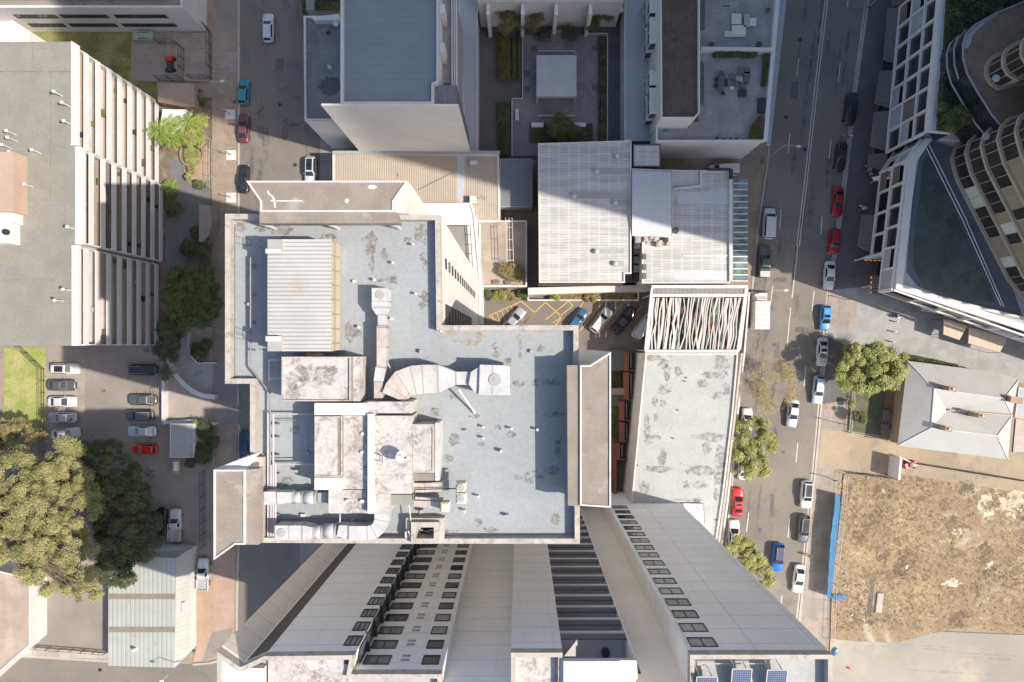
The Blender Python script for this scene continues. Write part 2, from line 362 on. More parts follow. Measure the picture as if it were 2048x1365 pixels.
for pl in [[(978, 632), (1043, 603), (1070, 626), (1048, 646)], [(1048, 646), (1091, 605), (1124, 634), (1106, 646)], [(978, 632), (998, 645)], [(1091, 640), (1137, 603), (1146, 612), (1118, 634)],
           [(1124, 662), (1168, 604)], [(1160, 662), (1206, 604)], [(1196, 668), (1246, 606)], [(1236, 672), (1284, 612)], [(1102, 664), (1124, 634)]]:
    for a, b in zip(pl, pl[1:]): strip(a, b, .13, .036, None, m)
for i in range(6):
    x = 984 + i * 9.5; strip((x, 629 - i * 4.2), (x + 4 + i * 2.2, 645 - i * 1), .1, .0365, None, m)
struct('bay_markings', m, M['paint_yellow'])
# vacant lot
g = NG('dry_grass')
a = g.mix(g.ramp(g.noise(.16, 6, .65), .35, .65), (.36, .255, .15), (.24, .17, .11))
a = g.mix(g.ramp(g.noise(.07, 5, .6), .4, .62, 0, .6), a, (.24, .18, .115)); a = g.mix(g.ramp(g.noise(1.6, 8, .8), .38, .56), (.19, .135, .08), a)
a = g.mix(g.ramp(g.noise(6, 4, .7), .5, .72, 0, .7), a, (.56, .45, .29))
a = g.mix(g.ramp(g.noise(.07, 7, .7, dist=1), .56, .70, 0, .75), a, (.50, .45, .36))
g.bump(g.noise(2.5, 7, .75), .12, .8); M['dry_grass'] = g.done(a, .95)
sheet('vacant_lot', [(1688, 948), (1800, 948), (2500, 1060), (2500, 1300), (2020, 1268), (1930, 1255), (1850, 1270), (1800, 1286), (1720, 1284), (1661, 1278), (1664, 1170)], .14, M['dry_grass'])
M['gravel'] = weathered('gravel', (.33, .31, .262), .12, .06, 9, (.41, .35, .27), .05, .48, .66, .95, gk=.2)
sheet('gravel', [(1661, 1276), (1850, 1262), (2500, 1290), (2500, 2000), (1640, 2000), (1650, 1500)], .135, M['gravel'])
# bare pale patches in the lot, low tussocks as ground cover
def blob(cx, cy, rx, ry, n=26, j=.35, z=0.0, ang=0):
    out = []
    for k in range(n):
        t = 2 * math.pi * k / n; r = 1 + j * (rnd.random() - .5) * 2
        x, y = rx * r * math.cos(t), ry * r * math.sin(t)
        out.append((cx + x * math.cos(ang) - y * math.sin(ang), cy + x * math.sin(ang) + y * math.cos(ang)))
    return out
M['bare_earth'] = weathered('bare_earth', (.56, .49, .38), .1, .3, 8, (.4, .31, .2), .5, .5, .66, .95, gk=.15)
for cx, cy, rx, ry in [(1972, 1014, 15, 24), (2025, 1012, 32, 26), (1915, 1066, 10, 9), (1905, 1168, 20, 9), (1979, 1132, 9, 8)]:
    sheet('bare_patch', blob(cx, cy, rx, ry), .146, M['bare_earth'])
def tufts(name, ncl, nl, size, hgt, mat, seed):
    r = np.random.default_rng(seed); pts = []
    while len(pts) < ncl:
        x = r.uniform(1664, 2150); y = r.uniform(950, 1285)
        if x > 1690 - (y - 950) * .08 and y < 1262 and y > 950 + max(0, (x - 1800) * .16) and math.sin(x * .021 + 2) + math.sin(y * .033 + x * .007) > r.uniform(-2.2, 1.2): pts.append(W(x, y, .15))
    pts = np.array(pts); n = ncl * nl; rad = np.repeat(r.uniform(.08, .45, ncl), nl); a0 = r.uniform(0, 6.283, n); q = rad * r.random(n) ** .5
    c = np.repeat(pts, nl, 0) + np.stack([np.cos(a0) * q, np.sin(a0) * q], 1); z = .15 + hgt * (1 - (q / rad) ** 2) * r.uniform(.3, 1, n)
    p = np.stack([c[:, 0], c[:, 1], z], 1); nrm = np.array([0, 0, 1.0]) + r.normal(0, .45, (n, 3)); nrm /= np.linalg.norm(nrm, axis=1)[:, None]
    u = np.cross(nrm, r.normal(size=(n, 3))); u /= np.linalg.norm(u, axis=1)[:, None]; v = np.cross(nrm, u); s = size * r.uniform(.5, 1.5, n)[:, None]
    tag(quads(name, np.stack([p - u * s, p - v * s * .35, p + u * s, p + v * s * .35], 1), mat), kind='stuff')
tufts('dry_tussocks', 1900, 14, .07, .22, foliage('straw', (.33, .245, .14), (.20, .15, .095), .35), 3)
tufts('dry_tussocks', 1700, 10, .07, .16, foliage('pale_straw', (.52, .42, .27), (.40, .31, .19), .35), 4)
for k in range(80):
    x, y = rnd.uniform(1700, 2060), rnd.uniform(965, 1250); sheet('soil_patch', blob(x, y, rnd.uniform(8, 34), rnd.uniform(6, 20), 24, .3, ang=rnd.uniform(-.6, .6)), .1465 + k * .0001, M['stain_lot'] if k % 2 else M['stain_straw'])
for x, y, l in ((1745, 1290, 150), (1750, 1297, 150), (1900, 1310, 170), (1904, 1318, 170), (1800, 1345, 200)): sheet('wheel_track', blob(x + l / 2, y, l / 2, 2.2, 30, .3, ang=.06), .138 + y * 1e-6, M['stain_pale'])
# wear, repairs and covers on the streets
for k in range(60):
    left = k % 3 == 0; f = rnd.random(); y = -20 + f * 1390
    if left: x = rnd.uniform(490, 625); sheet('road_stain', blob(x, y * .3, rnd.uniform(3, 9), rnd.uniform(8, 45), 20, .25), .0212 + k * 2e-5, M['stain_road'] if k % 2 else M['stain_pale'])
    else: x = 1655 - 160 * max(0, f) + rnd.uniform(-60, 60) - (40 if f > .5 else 0); sheet('road_stain', blob(x, y, rnd.uniform(2, 7), rnd.uniform(12, 70), 20, .2, ang=.12), .0212 + k * 2e-5, M['stain_road'] if k % 4 else M['stain_pale'])
for x, y, w, h in ((1560, 560, 26, 9), (1520, 870, 14, 30), (1600, 660, 18, 10), (1545, 1010, 8, 44), (560, 130, 16, 26), (590, 250, 20, 8), (1590, 180, 14, 34), (1530, 1150, 22, 10)): sheet('road_patch', [(x - w / 2, y - h / 2), (x + w / 2, y - h / 2), (x + w / 2 - 2, y + h / 2), (x - w / 2 - 2, y + h / 2)], .0235, M['asphalt_dark'])
for k, (x, y) in enumerate(((1572, 235), (1610, 300), (1548, 690), (1566, 905), (1520, 1060), (560, 210), (590, 330), (1600, 80), (1490, 640), (200, 1340))): xx, yy = W(x, y, 0); mm = MB(); mm.cyl(xx, yy, .33, .022, .0275, 14); struct('manhole_cover', mm, M['dark_metal'])
for k in range(16): x, y = rnd.uniform(175, 320), rnd.uniform(700, 1080); sheet('oil_stain', blob(x, y, rnd.uniform(3, 12), rnd.uniform(3, 10), 18, .25), .0372 + k * 2e-5, M['stain_road'])
# white rubbish and rubble in the lot
for cx, cy, r_, lb in [(1766, 982, 6, 'large white rubble lump near the top of the dry lot'), (1774, 991, 3, 'small white rubble lump beside the large one near the top of the dry lot'), (1700, 1001, 4.5, 'white rubble lump near the blue tarpaulin top end'),
                   (1812, 1135, 8, 'large white rubble lump in the middle of the dry lot'), (1858, 1120, 3, 'small white rubble lump right of the middle of the dry lot'), (1705, 1231, 6, 'white rubble lump in the dark trench at the bottom left of the lot'),
                   (1690, 1171, 4, 'white rubble lump just above the loose tarpaulin end'), (1957, 977, 2, 'small white rubble lump below the long fence shadow'), (2017, 1190, 3, 'small white rubble lump at the right side of the lot'),
                   (1758, 1169, 3.5, 'white rubble lump above the concrete slab in the lot'), (1731, 1193, 3, 'small white rubble lump left of the concrete slab'), (1880, 1200, 2.5, 'small pale rubble lump low in the middle of the lot'),
                   (1735, 955, 4, 'pale rubble lump at the top edge of the lot by the fence'), (1700, 955, 4, 'white rubble lump in the top left corner of the lot')]:
    x, y = W(cx, cy, .2); b = MB(); rr = r_ * .083 * .6
    for k in range(6): b.ball((x + rnd.uniform(-.7, .7) * rr, y + rnd.uniform(-.7, .7) * rr, .18), rr * rnd.uniform(.3, .8), rr * rnd.uniform(.3, .7), .18 * rnd.uniform(.5, 1.2), 6, 4)
    single('rubble', b, M['white_trim'], lb, 'rubble', (x, y, .14), 'white rubble lumps in the vacant lot')
b = MB(); x, y = W(1759, 1206, .3); b.obox(x, y, R(83), 3.2, 1.0, .14, .42); single('concrete_slab', b, M['kerb'], 'long pale concrete slab lying in the dry lot', 'slab')
b = MB(); q = P(blob(1742, 1198, 5, 33, 22, .4, ang=.06), .17); b.sheet(q, .16); tag(obj('trench', b, M['asphalt_dark']), kind='structure')
# ================= vehicles =================
def paint(name, c, rough=.32, metal=.0):
    m = bpy.data.materials.new(name); m.use_nodes = True; b = m.node_tree.nodes['Principled BSDF']
    b.inputs['Base Color'].default_value = (*c, 1); b.inputs['Roughness'].default_value = rough; b.inputs['Metallic'].default_value = metal
    b.inputs['Coat Weight'].default_value = .5; b.inputs['Coat Roughness'].default_value = .08
    return m
PC = {k: paint('paint_' + k, *v) for k, v in dict(white=((.54, .54, .535),), silver=((.42, .43, .44), .35, .4), grey=((.11, .115, .12), .35, .3), black=((.02, .021, .023),),
      red=((.50, .02, .015),), darkred=((.28, .012, .015),), maroon=((.16, .05, .065), .35, .2), teal=((.03, .22, .30),), blue=((.04, .24, .50),), navy=((.02, .035, .09),), steelblue=((.03, .10, .2),),
      paleblue=((.42, .50, .60), .35, .3), bluehood=((.01, .12, .55),)).items()}
TYRE = plain('tyre', (.02, .02, .02), .9); RIM = plain('rim', (.35, .35, .36), .4, .6); LAMP = glassy('headlight_glass', (.5, .5, .5), .1); TAIL = glassy('tail_glass', (.35, .01, .01), .2)
CGL = glassy('car_glass', (.02, .026, .032), .06)
def body_mb(L, Wd, hood, deck, zb, zh, zt, tray=None):
    """lower body: stations along y from rear to front; front = +y"""
    b = MB(); rings = []; ys = [-.5, -.492, -.46, -.40, -.30, -.15, 0, .15, .28, .38, .45, .485, .5]
    for t in ys:
        e = abs(t) * 2; w = Wd / 2 * (1 - .34 * max(0, (e - .78) / .22) ** 2.4 - .02 * e); y = t * L
        top = zb if -deck < t < hood else None
        if t >= hood: s = (t - hood) / (.5 - hood); top = zb - (zb - zh) * (.25 + .75 * s ** 2.2) if s > 0 else zb
        if t <= -deck: s = (-t - deck) / (.5 - deck + 1e-6); top = zb - (zb - zt) * s ** 2.5 if s > 0 else zb
        lo = .22 + .12 * max(0, (e - .85) / .15)
        if e > .985: top -= .10
        rings.append([(-w * .9, y, lo), (-w, y, lo + .12), (-w, y, top - .26), (-w * .965, y, top - .10), (-w * .86, y, top), (-w * .45, y, top + .035), (0, y, top + .045), (w * .45, y, top + .035), (w * .86, y, top), (w * .965, y, top - .10), (w, y, top - .26), (w, y, lo + .12), (w * .9, y, lo)])
    return b.loft(rings)
def rrect(x, y0, y1, r, z, n=3, taper=0):
    out = []
    for cx, cy, a0 in ((x - r, y0 + r, -90), (x - r, y1 - r, 0), (-x + r, y1 - r, 90), (-x + r, y0 + r, 180)):
        for k in range(n + 1):
            a = R(a0 + 90 * k / n); out.append((cx + r * math.cos(a), cy + r * math.sin(a), z))
    return out
SPEC = {  # L, W, hood front frac, deck, belt z, hood z, tail z, roof z, cabin (base rear, base front, roof rear, roof front)
 'sedan': (4.75, 1.84, .24, .30, .93, .74, .84, 1.44, (-1.72, 1.02, -.98, .22)),
 'hatch': (4.2, 1.77, .23, .45, .95, .76, .90, 1.47, (-1.95, .98, -1.62, .22)),
 'suv': (4.65, 1.88, .24, .46, 1.08, .90, 1.0, 1.68, (-2.18, 1.05, -1.88, .38)),
 'wagon': (4.75, 1.82, .25, .46, .95, .76, .88, 1.48, (-2.2, 1.02, -1.9, .3)),
 'van': (5.1, 1.95, .30, .48, 1.15, .98, 1.1, 1.98, (-2.42, 1.62, -2.36, .98)),
 'ute': (5.3, 1.87, .22, .02, 1.05, .92, 1.0, 1.72, (-.48, 1.08, -.38, .42)),
 'pickup': (5.3, 1.9, .22, .46, 1.06, .92, 1.04, 1.75, (-1.1, 1.05, -.95, .4)),
}
def make_vehicle(kind):
    L, Wd, hood, deck, zb, zh, zt, zr, (yr, yf, rr_, rf) = SPEC[kind]
    parts = []
    def pt(name, mb, mat, sm=False, paintit=False, par=None):
        me = bpy.data.meshes.new(name); me.from_pydata(mb.v, [], mb.f); me.update(); me.materials.append(mat)
        if sm: me.shade_smooth()
        parts.append((name, me, mat, paintit, par)); return len(parts) - 1
    if kind == 'ute':
        b = MB(); rings = []
        full = body_mb(L, Wd, hood, .46, zb, zh, zt)
        # cab and bonnet only, the tray sits behind
        n = 13; rs = [full.v[i * n:(i + 1) * n] for i in range(13)]; rs = [r for r in rs if r[0][1] > -.9]
        b.loft(rs); pt('body', b, PC['white'], True, True)
        b = MB(); b.box(-Wd / 2, -L / 2, .62, Wd / 2, -.62, .82); pt('tray', b, M['grey_plant'])
        for s in (-1, 1): b = MB(); b.box(s * Wd / 2 - .06, -L / 2, .82, s * Wd / 2 + .02, -.62, 1.12); pt('tray_side', b, M['white_trim'])
        b = MB(); b.box(-Wd / 2 + .06, -L / 2, .82, Wd / 2 - .06, -L / 2 + .07, 1.1); pt('tailgate', b, M['white_trim'])
        b = MB()
        for s in (-1, 1):
            for yy in (-.66, -.74): b.tube((s * .8, yy, .82), (s * .8, yy, 1.75), .03, 6)
        b.tube((-.8, -.7, 1.74), (.8, -.7, 1.74), .04, 6); pt('headboard', b, M['steel'])
    else:
        pt('body', body_mb(L, Wd, hood, deck, zb, zh, zt), PC['white'], True, True)
    w0 = Wd / 2 * .86; w1 = Wd / 2 * .70 if kind != 'van' else Wd / 2 * .82
    zc0 = zb + .02; lo = rrect(w0, yr, yf, .14, zc0); hi = rrect(w1, rr_, rf, .16, zr - .05); top = rrect(w1 * .82, rr_ + .12, rf - .14, .16, zr)
    c = MB(); n = len(lo); c.loft([lo, hi, top], caps=False)
    c.add(top, [list(range(n))]); pt('cabin', c, PC['white'], False, True)
    def pane(name, A, B, C, D, nrm):  # inset quad standing proud
        q = [Vector(p) for p in (A, B, C, D)]; ce = sum(q, Vector()) / 4; q = [ce + (p - ce) * .90 + Vector(nrm) * .018 for p in q]
        b = MB(); b.add(q + [p - Vector(nrm) * .03 for p in q], [[0, 1, 2, 3], [4, 5, 1, 0], [5, 6, 2, 1], [6, 7, 3, 2], [7, 4, 0, 3]]); pt(name, b, CGL)
    sl = lambda s: (s * w0, s * w1)
    pane('windscreen', (w0 - .06, yf, zc0), (w1 - .05, rf, zr - .06), (-w1 + .05, rf, zr - .06), (-w0 + .06, yf, zc0), (0, .55, .83))
    pane('rear_window', (-w0 + .08, yr, zc0), (-w1 + .08, rr_, zr - .06), (w1 - .08, rr_, zr - .06), (w0 - .08, yr, zc0), (0, -.7, .7))
    for s in (-1, 1):
        pane('side_window', (s * w0, yr + .2, zc0 + .02), (s * w1, rr_ + .12, zr - .08), (s * w1, rf - .1, zr - .08), (s * w0, yf - .28, zc0 + .02), (s * .85, 0, .4))
    for s in (-1, 1):
        b = MB(); b.ball((s * (Wd / 2 + .09), yf - .42, zb + .02), .12, .07, .08, 6, 4); pt('wing_mirror', b, PC['white'], True, True)
        b = MB(); b.ball((s * Wd / 2 * .68, L / 2 - .10, zh - .17), .2, .09, .08, 8, 4); pt('headlight', b, LAMP, True)
        b = MB(); b.ball((s * Wd / 2 * .72, -L / 2 + .10, zt - .2 if kind != 'ute' else .7), .16, .08, .1, 8, 4); pt('tail_light', b, TAIL, True)
    for s in (-1, 1):
        for yy in (-L * .29, L * .30):
            b = MB(); b.tube((s * (Wd / 2 - .24), yy, .33), (s * (Wd / 2 + .01), yy, .33), .33, 16); i = pt('wheel', b, TYRE)
            b = MB(); b.tube((s * (Wd / 2 + .008), yy, .33), (s * (Wd / 2 + .02), yy, .33), .2, 10); pt('rim', b, RIM, False, False, i)
    if kind == 'pickup':
        b = MB(); b.box(-Wd / 2 * .8, -L / 2 + .15, zb - .02, Wd / 2 * .8, -1.2, zb + .10); pt('tray_cover', b, M['dark_metal'])
    if kind in ('suv', 'wagon'):
        for s in (-1, 1): b = MB(); b.tube((s * w1 * .86, rr_ + .15, zr + .03), (s * w1 * .86, rf - .2, zr + .03), .022, 6); pt('roof_rail', b, M['steel'])
    return parts
PROTO = {}
def place_car(kind, color, px, py, ang, label, group, cat='car', z=.03, roof=None, hood=None):
    if kind not in PROTO: PROTO[kind] = make_vehicle(kind)
    x, y = W(px, py, .8)
    nm = {'van': 'van', 'ute': 'utility_truck', 'pickup': 'utility_truck'}.get(kind, 'parked_car')
    r = thing(nm, label, cat, (x, y, z), group); r.rotation_euler = (0, 0, R(-ang)); made = []
    for name, me, mat, paintit, par in PROTO[kind]:
        o = bpy.data.objects.new(name, me); sc.collection.objects.link(o); o.parent = r if par is None else made[par]; made.append(o)
        if paintit:
            o.material_slots[0].link = 'OBJECT'
            o.material_slots[0].material = PC[roof] if (roof and name == 'cabin') else PC[color]
    return r
def extra(r, name, mb, mat):
    """a further part in the car's own coordinates"""
    me = bpy.data.meshes.new(name); me.from_pydata(mb.v, [], mb.f); me.update(); me.materials.append(mat)
    o = bpy.data.objects.new(name, me); sc.collection.objects.link(o); o.parent = r; return o
G1 = 'cars parked along the left street'; G2 = 'cars in the left car park'; G3 = 'cars in the marked loading yard'; G4 = 'cars along the right kerb of the wide road'; G5 = 'cars along the left kerb of the wide road'
def roofpane(r, k, f0=-.6, f1=.15):
    z = SPEC[k][7]; b = MB(); b.box(-.48, f0, z, .48, f1, z + .012); extra(r, 'sunroof', b, CGL)
place_car('wagon', 'white', 536, 56, 0, 'white wagon driving alone up the shaded left street', G1)
r = place_car('hatch', 'teal', 487, 184, 2, 'teal hatchback at the kerb beside the lamp arm on the left street', G1)
place_car('sedan', 'maroon', 487, 257, 1, 'maroon sedan parked where the shade begins on the left street', G1)
place_car('sedan', 'black', 487, 358, 2, 'black sedan parked in sun at the left street kerb', G1)
r = place_car('suv', 'white', 621, 341, 181, 'white car with a black glass roof at the right kerb, half under the tower edge', G1); roofpane(r, 'suv', -1.7, .2)
place_car('sedan', 'navy', 489, 890, 0, 'dark blue car almost hidden under the tower roof edge', G1)
r = place_car('suv', 'white', 131, 738, 90, 'white car with a long dark sunroof, topmost in the left row of the car park', G2); roofpane(r, 'suv', -1.3, .1)
place_car('sedan', 'grey', 122, 771, 90, 'dark grey sedan, second from the top in the left row of the car park', G2)
place_car('sedan', 'white', 124, 804, 90, 'white sedan, third from the top in the left row of the car park', G2)
place_car('sedan', 'silver', 125, 836, 270, 'silver coupe above the angled white car in the left row of the car park', G2)
place_car('sedan', 'white', 131, 868, 84, 'white sedan parked at an angle against the big tree', G2)
place_car('suv', 'black', 286, 740, 90, 'black car in the shade, topmost in the right row of the car park', G2)
place_car('sedan', 'grey', 285, 800, 270, 'dark grey sedan in the sun, second in the right row of the car park', G2)
place_car('wagon', 'grey', 279, 831, 270, 'charcoal wagon sticking out furthest in the right row of the car park', G2)
place_car('sedan', 'paleblue', 284, 863, 270, 'pale silver blue sedan beside the red hatchback in the car park', G2)
place_car('hatch', 'red', 289, 899, 270, 'bright red hatchback, lowest in the right row of the car park', G2)
r = place_car('ute', 'white', 351, 1050, 1, 'white utility truck with ladder racks beside the big tree', 'utility trucks by the green roofed shed', 'truck')
b = MB()
for xx in (-.75, -.15, .15): b.tube((xx, -2.5, 1.9), (xx, .4, 1.9), .035, 6)
for yy in (-2.4, -1.2, .2): b.tube((-.85, yy, 1.85), (.3, yy, 1.85), .03, 6)
for k in range(9): b.tube((-.15, -2.3 + k * .3, 1.9), (.15, -2.3 + k * .3, 1.9), .02, 5)
for xx in (-.8, .25):
    for yy in (-2.4, -.7): b.tube((xx, yy, .9), (xx, yy, 1.88), .025, 5)
extra(r, 'ladder_rack', b, M['white_trim'])
place_car('sedan', 'black', 322, 1044, 0, 'black car partly hidden by the dark tree beside the ladder rack truck', G2)
place_car('ute', 'white', 406, 1149, 1, 'small white tray truck beside the orange footpath', 'utility trucks by the green roofed shed', 'truck')
place_car('sedan', 'silver', 1028, 640, 40, 'silver car in the striped bay by the white wall, cut by the roof edge', G3)
place_car('hatch', 'steelblue', 1155, 640, 38, 'blue hatchback at the left end of the row in the marked yard', G3)
place_car('suv', 'white', 1202, 641, 38, 'white car between the blue hatchback and the black pickup in the marked yard', G3)
r = place_car('pickup', 'black', 1247, 642, 38, 'black utility truck loaded with dark gear in the marked yard', G3, 'truck')
b = MB()
for k in range(9): b.ball((rnd.uniform(-.6, .6), rnd.uniform(-2.4, -1.3), 1.2 + rnd.random() * .15), .22, .25, .16, 6, 4)
extra(r, 'load', b, M['dark_metal'])
place_car('van', 'white', 1288, 652, 38, 'white van at the right end of the row beside the slatted canopy', G3, 'van')
r = place_car('pickup', 'black', 1702, 218, 187, 'black utility truck with a long covered tray, topmost at the right kerb', G4, 'truck')
place_car('sedan', 'black', 1682, 314, 187, 'black sedan below the person in red at the right kerb', G4)
place_car('sedan', 'darkred', 1676, 404, 184, 'dark red sedan, upper of the two dark red cars in the shade', G4)
place_car('hatch', 'darkred', 1669, 483, 184, 'dark red hatchback, lower of the two dark red cars in the shade', G4)
place_car('sedan', 'white', 1659, 551, 184, 'white sedan at the edge of the long tower shade', G4)
r = place_car('hatch', 'blue', 1651, 636, 183, 'bright blue hatchback on the sunny right kerb', G4); roofpane(r, 'hatch', -.5, 0)
r = place_car('sedan', 'white', 1645, 704, 183, 'white sedan covered by branch shadows at the right kerb', G4); roofpane(r, 'sedan', -.5, 0)
place_car('wagon', 'paleblue', 1637, 780, 186, 'pale blue wagon just below the branch shadows', G4)
place_car('sedan', 'silver', 1586, 827, 187, 'silver sedan driving in the middle of the wide road', 'moving cars on the wide road')
r = place_car('suv', 'white', 1613, 989, 184, 'white car with a long black glass roof beside the dry lot', G4); roofpane(r, 'suv', -1.7, .25)
r = place_car('suv', 'grey', 1607, 1058, 185, 'black glass roofed car at the right kerb beside the blue tarpaulin', G4); roofpane(r, 'suv', -1.7, .25)
r = place_car('suv', 'bluehood', 1556, 1115, 185, 'deep blue car with white roof bars out in the lane', 'moving cars on the wide road', roof='navy')
place_car('sedan', 'white', 1598, 1158, 187, 'white sedan beside the person in green on the wide road', G4)
place_car('van', 'white', 1538, 448, 3, 'white van parked in the shade by the glass awning', G5, 'van')
r = place_car('pickup', 'grey', 1529, 524, 2, 'dark utility truck with silver tray boxes behind the white van', G5, 'truck')
b = MB(); b.box(-.8, -2.55, 1.0, .8, -1.6, 1.35); extra(r, 'tool_box', b, M['steel']); b = MB(); b.box(-.75, -1.5, 1.0, .75, -1.15, 1.3); extra(r, 'tool_box', b, M['dark_metal'])
place_car('hatch', 'white', 1494, 842, 3, 'white hatchback whose front sticks out above the leafy street tree', G5)
place_car('sedan', 'white', 1488, 932, 3, 'white car almost wholly under the leafy street tree', G5)
r = place_car('sedan', 'red', 1476, 1005, 1, 'bright red coupe parked below the leafy street tree', G5); roofpane(r, 'sedan', -.5, -.1)
place_car('sedan', 'white', 1468, 1069, 2, 'white car half under the lower street tree', G5)
place_car('van', 'white', 1447, 341, 268, 'white van mostly tucked under the patched metal roof', 'vans by the lane', 'van')
# box truck
x, y = W(1522, 620, 2.4); t = thing('box_truck', 'white box truck parked beside the slatted canopy', 'truck', (x, y, .03)); t.rotation_euler = (0, 0, R(-1)); M['truck_white'] = weathered('truck_white', (.6, .58, .56), .05, .8, 4, (.42, .37, .33), .8, .55, .7)
def tb(name, fn, mat): b = MB(); fn(b); return extra(t, name, b, mat)
tb('cargo_box', lambda b: b.box(-1.2, -3.2, .9, 1.2, 1.35, 3.2), M['truck_white'])
for yy in (-2.6, -1.7, -.8, .1, 1.0): tb('roof_seam', lambda b: b.box(-1.19, yy, 3.2, 1.19, yy + .05, 3.215), M['kerb'])
tb('cab', lambda b: b.frustum([(-1.1, 1.45), (1.1, 1.45), (1.1, 3.3), (-1.1, 3.3)], .5, [(-1.0, 1.5), (1.0, 1.5), (1.0, 2.75), (-1.0, 2.75)], 2.35), M['truck_white'])
tb('windscreen', lambda b: b.add([(-.9, 2.84, 2.27), (.9, 2.84, 2.27), (1.0, 3.24, 1.3), (-1.0, 3.24, 1.3)], [[0, 3, 2, 1]]), CGL)
tb('air_deflector', lambda b: b.frustum([(-.9, 1.5), (.9, 1.5), (.9, 2.2), (-.9, 2.2)], 2.35, [(-.8, 1.5), (.8, 1.5), (.8, 1.7), (-.8, 1.7)], 2.8), M['truck_white'])
tb('chassis', lambda b: b.box(-1.0, -3.1, .45, 1.0, 3.2, .88), M['dark_metal'])
for s in (-1, 1):
    for yy in (-2.1, 2.3): tb('wheel', lambda b: b.tube((s * .85, yy, .42), (s * 1.12, yy, .42), .42, 14), TYRE)
# ================= plants =================
def leaf_cloud(clumps, n, size, seed, up=.45, shell=.55, fuzz=.22):
    """clumps: list of (x,y,z,rx,ry,rz). returns (N,4,3)"""
    r = np.random.default_rng(seed); C = np.array(clumps); wgt = C[:, 3] * C[:, 4]; idx = r.choice(len(C), n, p=wgt / wgt.sum()); c = C[idx]
    d = r.normal(size=(n, 3)); d /= np.linalg.norm(d, axis=1)[:, None]; d[:, 2] = np.where(d[:, 2] < -.25, -d[:, 2], d[:, 2])
    rad = shell + (1 - shell) * r.random(n) ** .5; rad *= 1 + .14 * np.sin(d[:, 0] * 9 + c[:, 0]) * np.cos(d[:, 1] * 8 + c[:, 1])
    p = c[:, :3] + d * c[:, 3:] * rad[:, None] + r.normal(0, 1, (n, 3)) * c[:, 3:] * fuzz
    nrm = d * (1 - up) + np.array([0, 0, 1]) * up + r.normal(0, .38, (n, 3)); nrm /= np.linalg.norm(nrm, axis=1)[:, None]
    a = np.cross(nrm, r.normal(size=(n, 3))); a /= np.linalg.norm(a, axis=1)[:, None]; b = np.cross(nrm, a)
    s = size * r.uniform(.6, 1.4, n)[:, None]; a *= s; b *= s * .62
    return np.stack([p - a, p - b * .9, p + a, p + b * .9], 1)
def trunk_mb(x, y, z0, clumps, r0, fork):
    b = MB(); b.tube((x, y, z0), (x, y, fork), r0, 9, r0 * .7)
    for k, c in enumerate(clumps):
        t = Vector((x, y, fork - .1 * (k % 4))); e = Vector((c[0], c[1], c[2] - c[5] * .2)); mid = t.lerp(e, .5) + Vector((0, 0, .12 * (e - t).length))
        b.tube(t, mid, r0 * .34, 6, r0 * .22); b.tube(mid, e, r0 * .22, 5, r0 * .06)
    return b
def tree(name, label, px, py, zt, clumps_px, n, size, mat, seed, group=None, cat='tree', r0=.25, up=.45, shell=.5, fork=None):
    """clumps_px: (px,py,zc,rad_m[,rz])"""
    cl = []
    for c in clumps_px:
        x, y = W(c[0], c[1], c[2]); rz = c[4] if len(c) > 4 else c[3] * .75; cl.append((x, y, c[2], c[3], c[3] * .95, rz))
    x, y = W(px, py, 0); t = thing(name, label, cat, (x, y, .05), group)
    obj('trunk', trunk_mb(x, y, .05, cl, r0, fork or zt * .4), M['bark'], t)
    quads('crown', leaf_cloud(cl, n, size, seed, up, shell), mat, t); return t
M['bark'] = weathered('bark', (.16, .125, .10), .2, 2, 9)
M['leaf_olive'] = foliage('leaf_olive', (.24, .24, .085), (.43, .40, .17), .35)
M['leaf_dark'] = foliage('leaf_dark', (.07, .095, .045), (.15, .155, .07), .5)
M['leaf_bright'] = foliage('leaf_bright', (.25, .29, .07), (.46, .46, .17), .7)
M['leaf_mid'] = foliage('leaf_mid', (.09, .125, .04), (.19, .20, .07), .8)
M['leaf_dry'] = foliage('leaf_dry', (.25, .20, .09), (.40, .32, .14), .8)
M['leaf_palm'] = foliage('leaf_palm', (.15, .27, .03), (.36, .42, .07), .9)
rt = random.Random(11)
def fill(poly, n, z, rmin, rmax, zj=1.2):
    out = []; xs = [p[0] for p in poly]; ys = [p[1] for p in poly]
    while len(out) < n:
        x, y = rt.uniform(min(xs), max(xs)), rt.uniform(min(ys), max(ys)); c = False
        for i in range(len(poly)):
            (x1, y1), (x2, y2) = poly[i - 1], poly[i]
            if (y1 > y) != (y2 > y) and x < (x2 - x1) * (y - y1) / (y2 - y1) + x1: c = not c
        if c: out.append((x, y, z + rt.uniform(-zj, zj), rt.uniform(rmin, rmax)))
    return out
big = [(-60, 960), (-10, 925), (20, 905), (55, 903), (80, 925), (102, 905), (112, 883), (140, 874), (163, 890), (165, 930), (186, 955), (207, 992), (200, 1020), (180, 1050), (188, 1095), (176, 1125), (195, 1160), (210, 1185), (185, 1195), (165, 1214), (145, 1195), (125, 1180), (90, 1188), (70, 1165), (40, 1150), (20, 1132), (-30, 1120), (-60, 1050)]
tree('broad_tree', 'huge olive green tree with lit billowing crown at the lower left', 70, 1000, 15, fill(big, 235, 12.0, .3, 1.2, 2.0) + fill([(50, 935), (150, 930), (175, 1000), (165, 1110), (90, 1130), (10, 1080)], 55, 14.4, .5, 1.1, .9), 170000, .105, M['leaf_olive'], 1, cat='tree', r0=.6, fork=7, shell=.5)
dk = [(150, 880), (235, 885), (290, 960), (318, 1030), (318, 1085), (290, 1120), (262, 1165), (215, 1178), (190, 1150), (190, 960)]
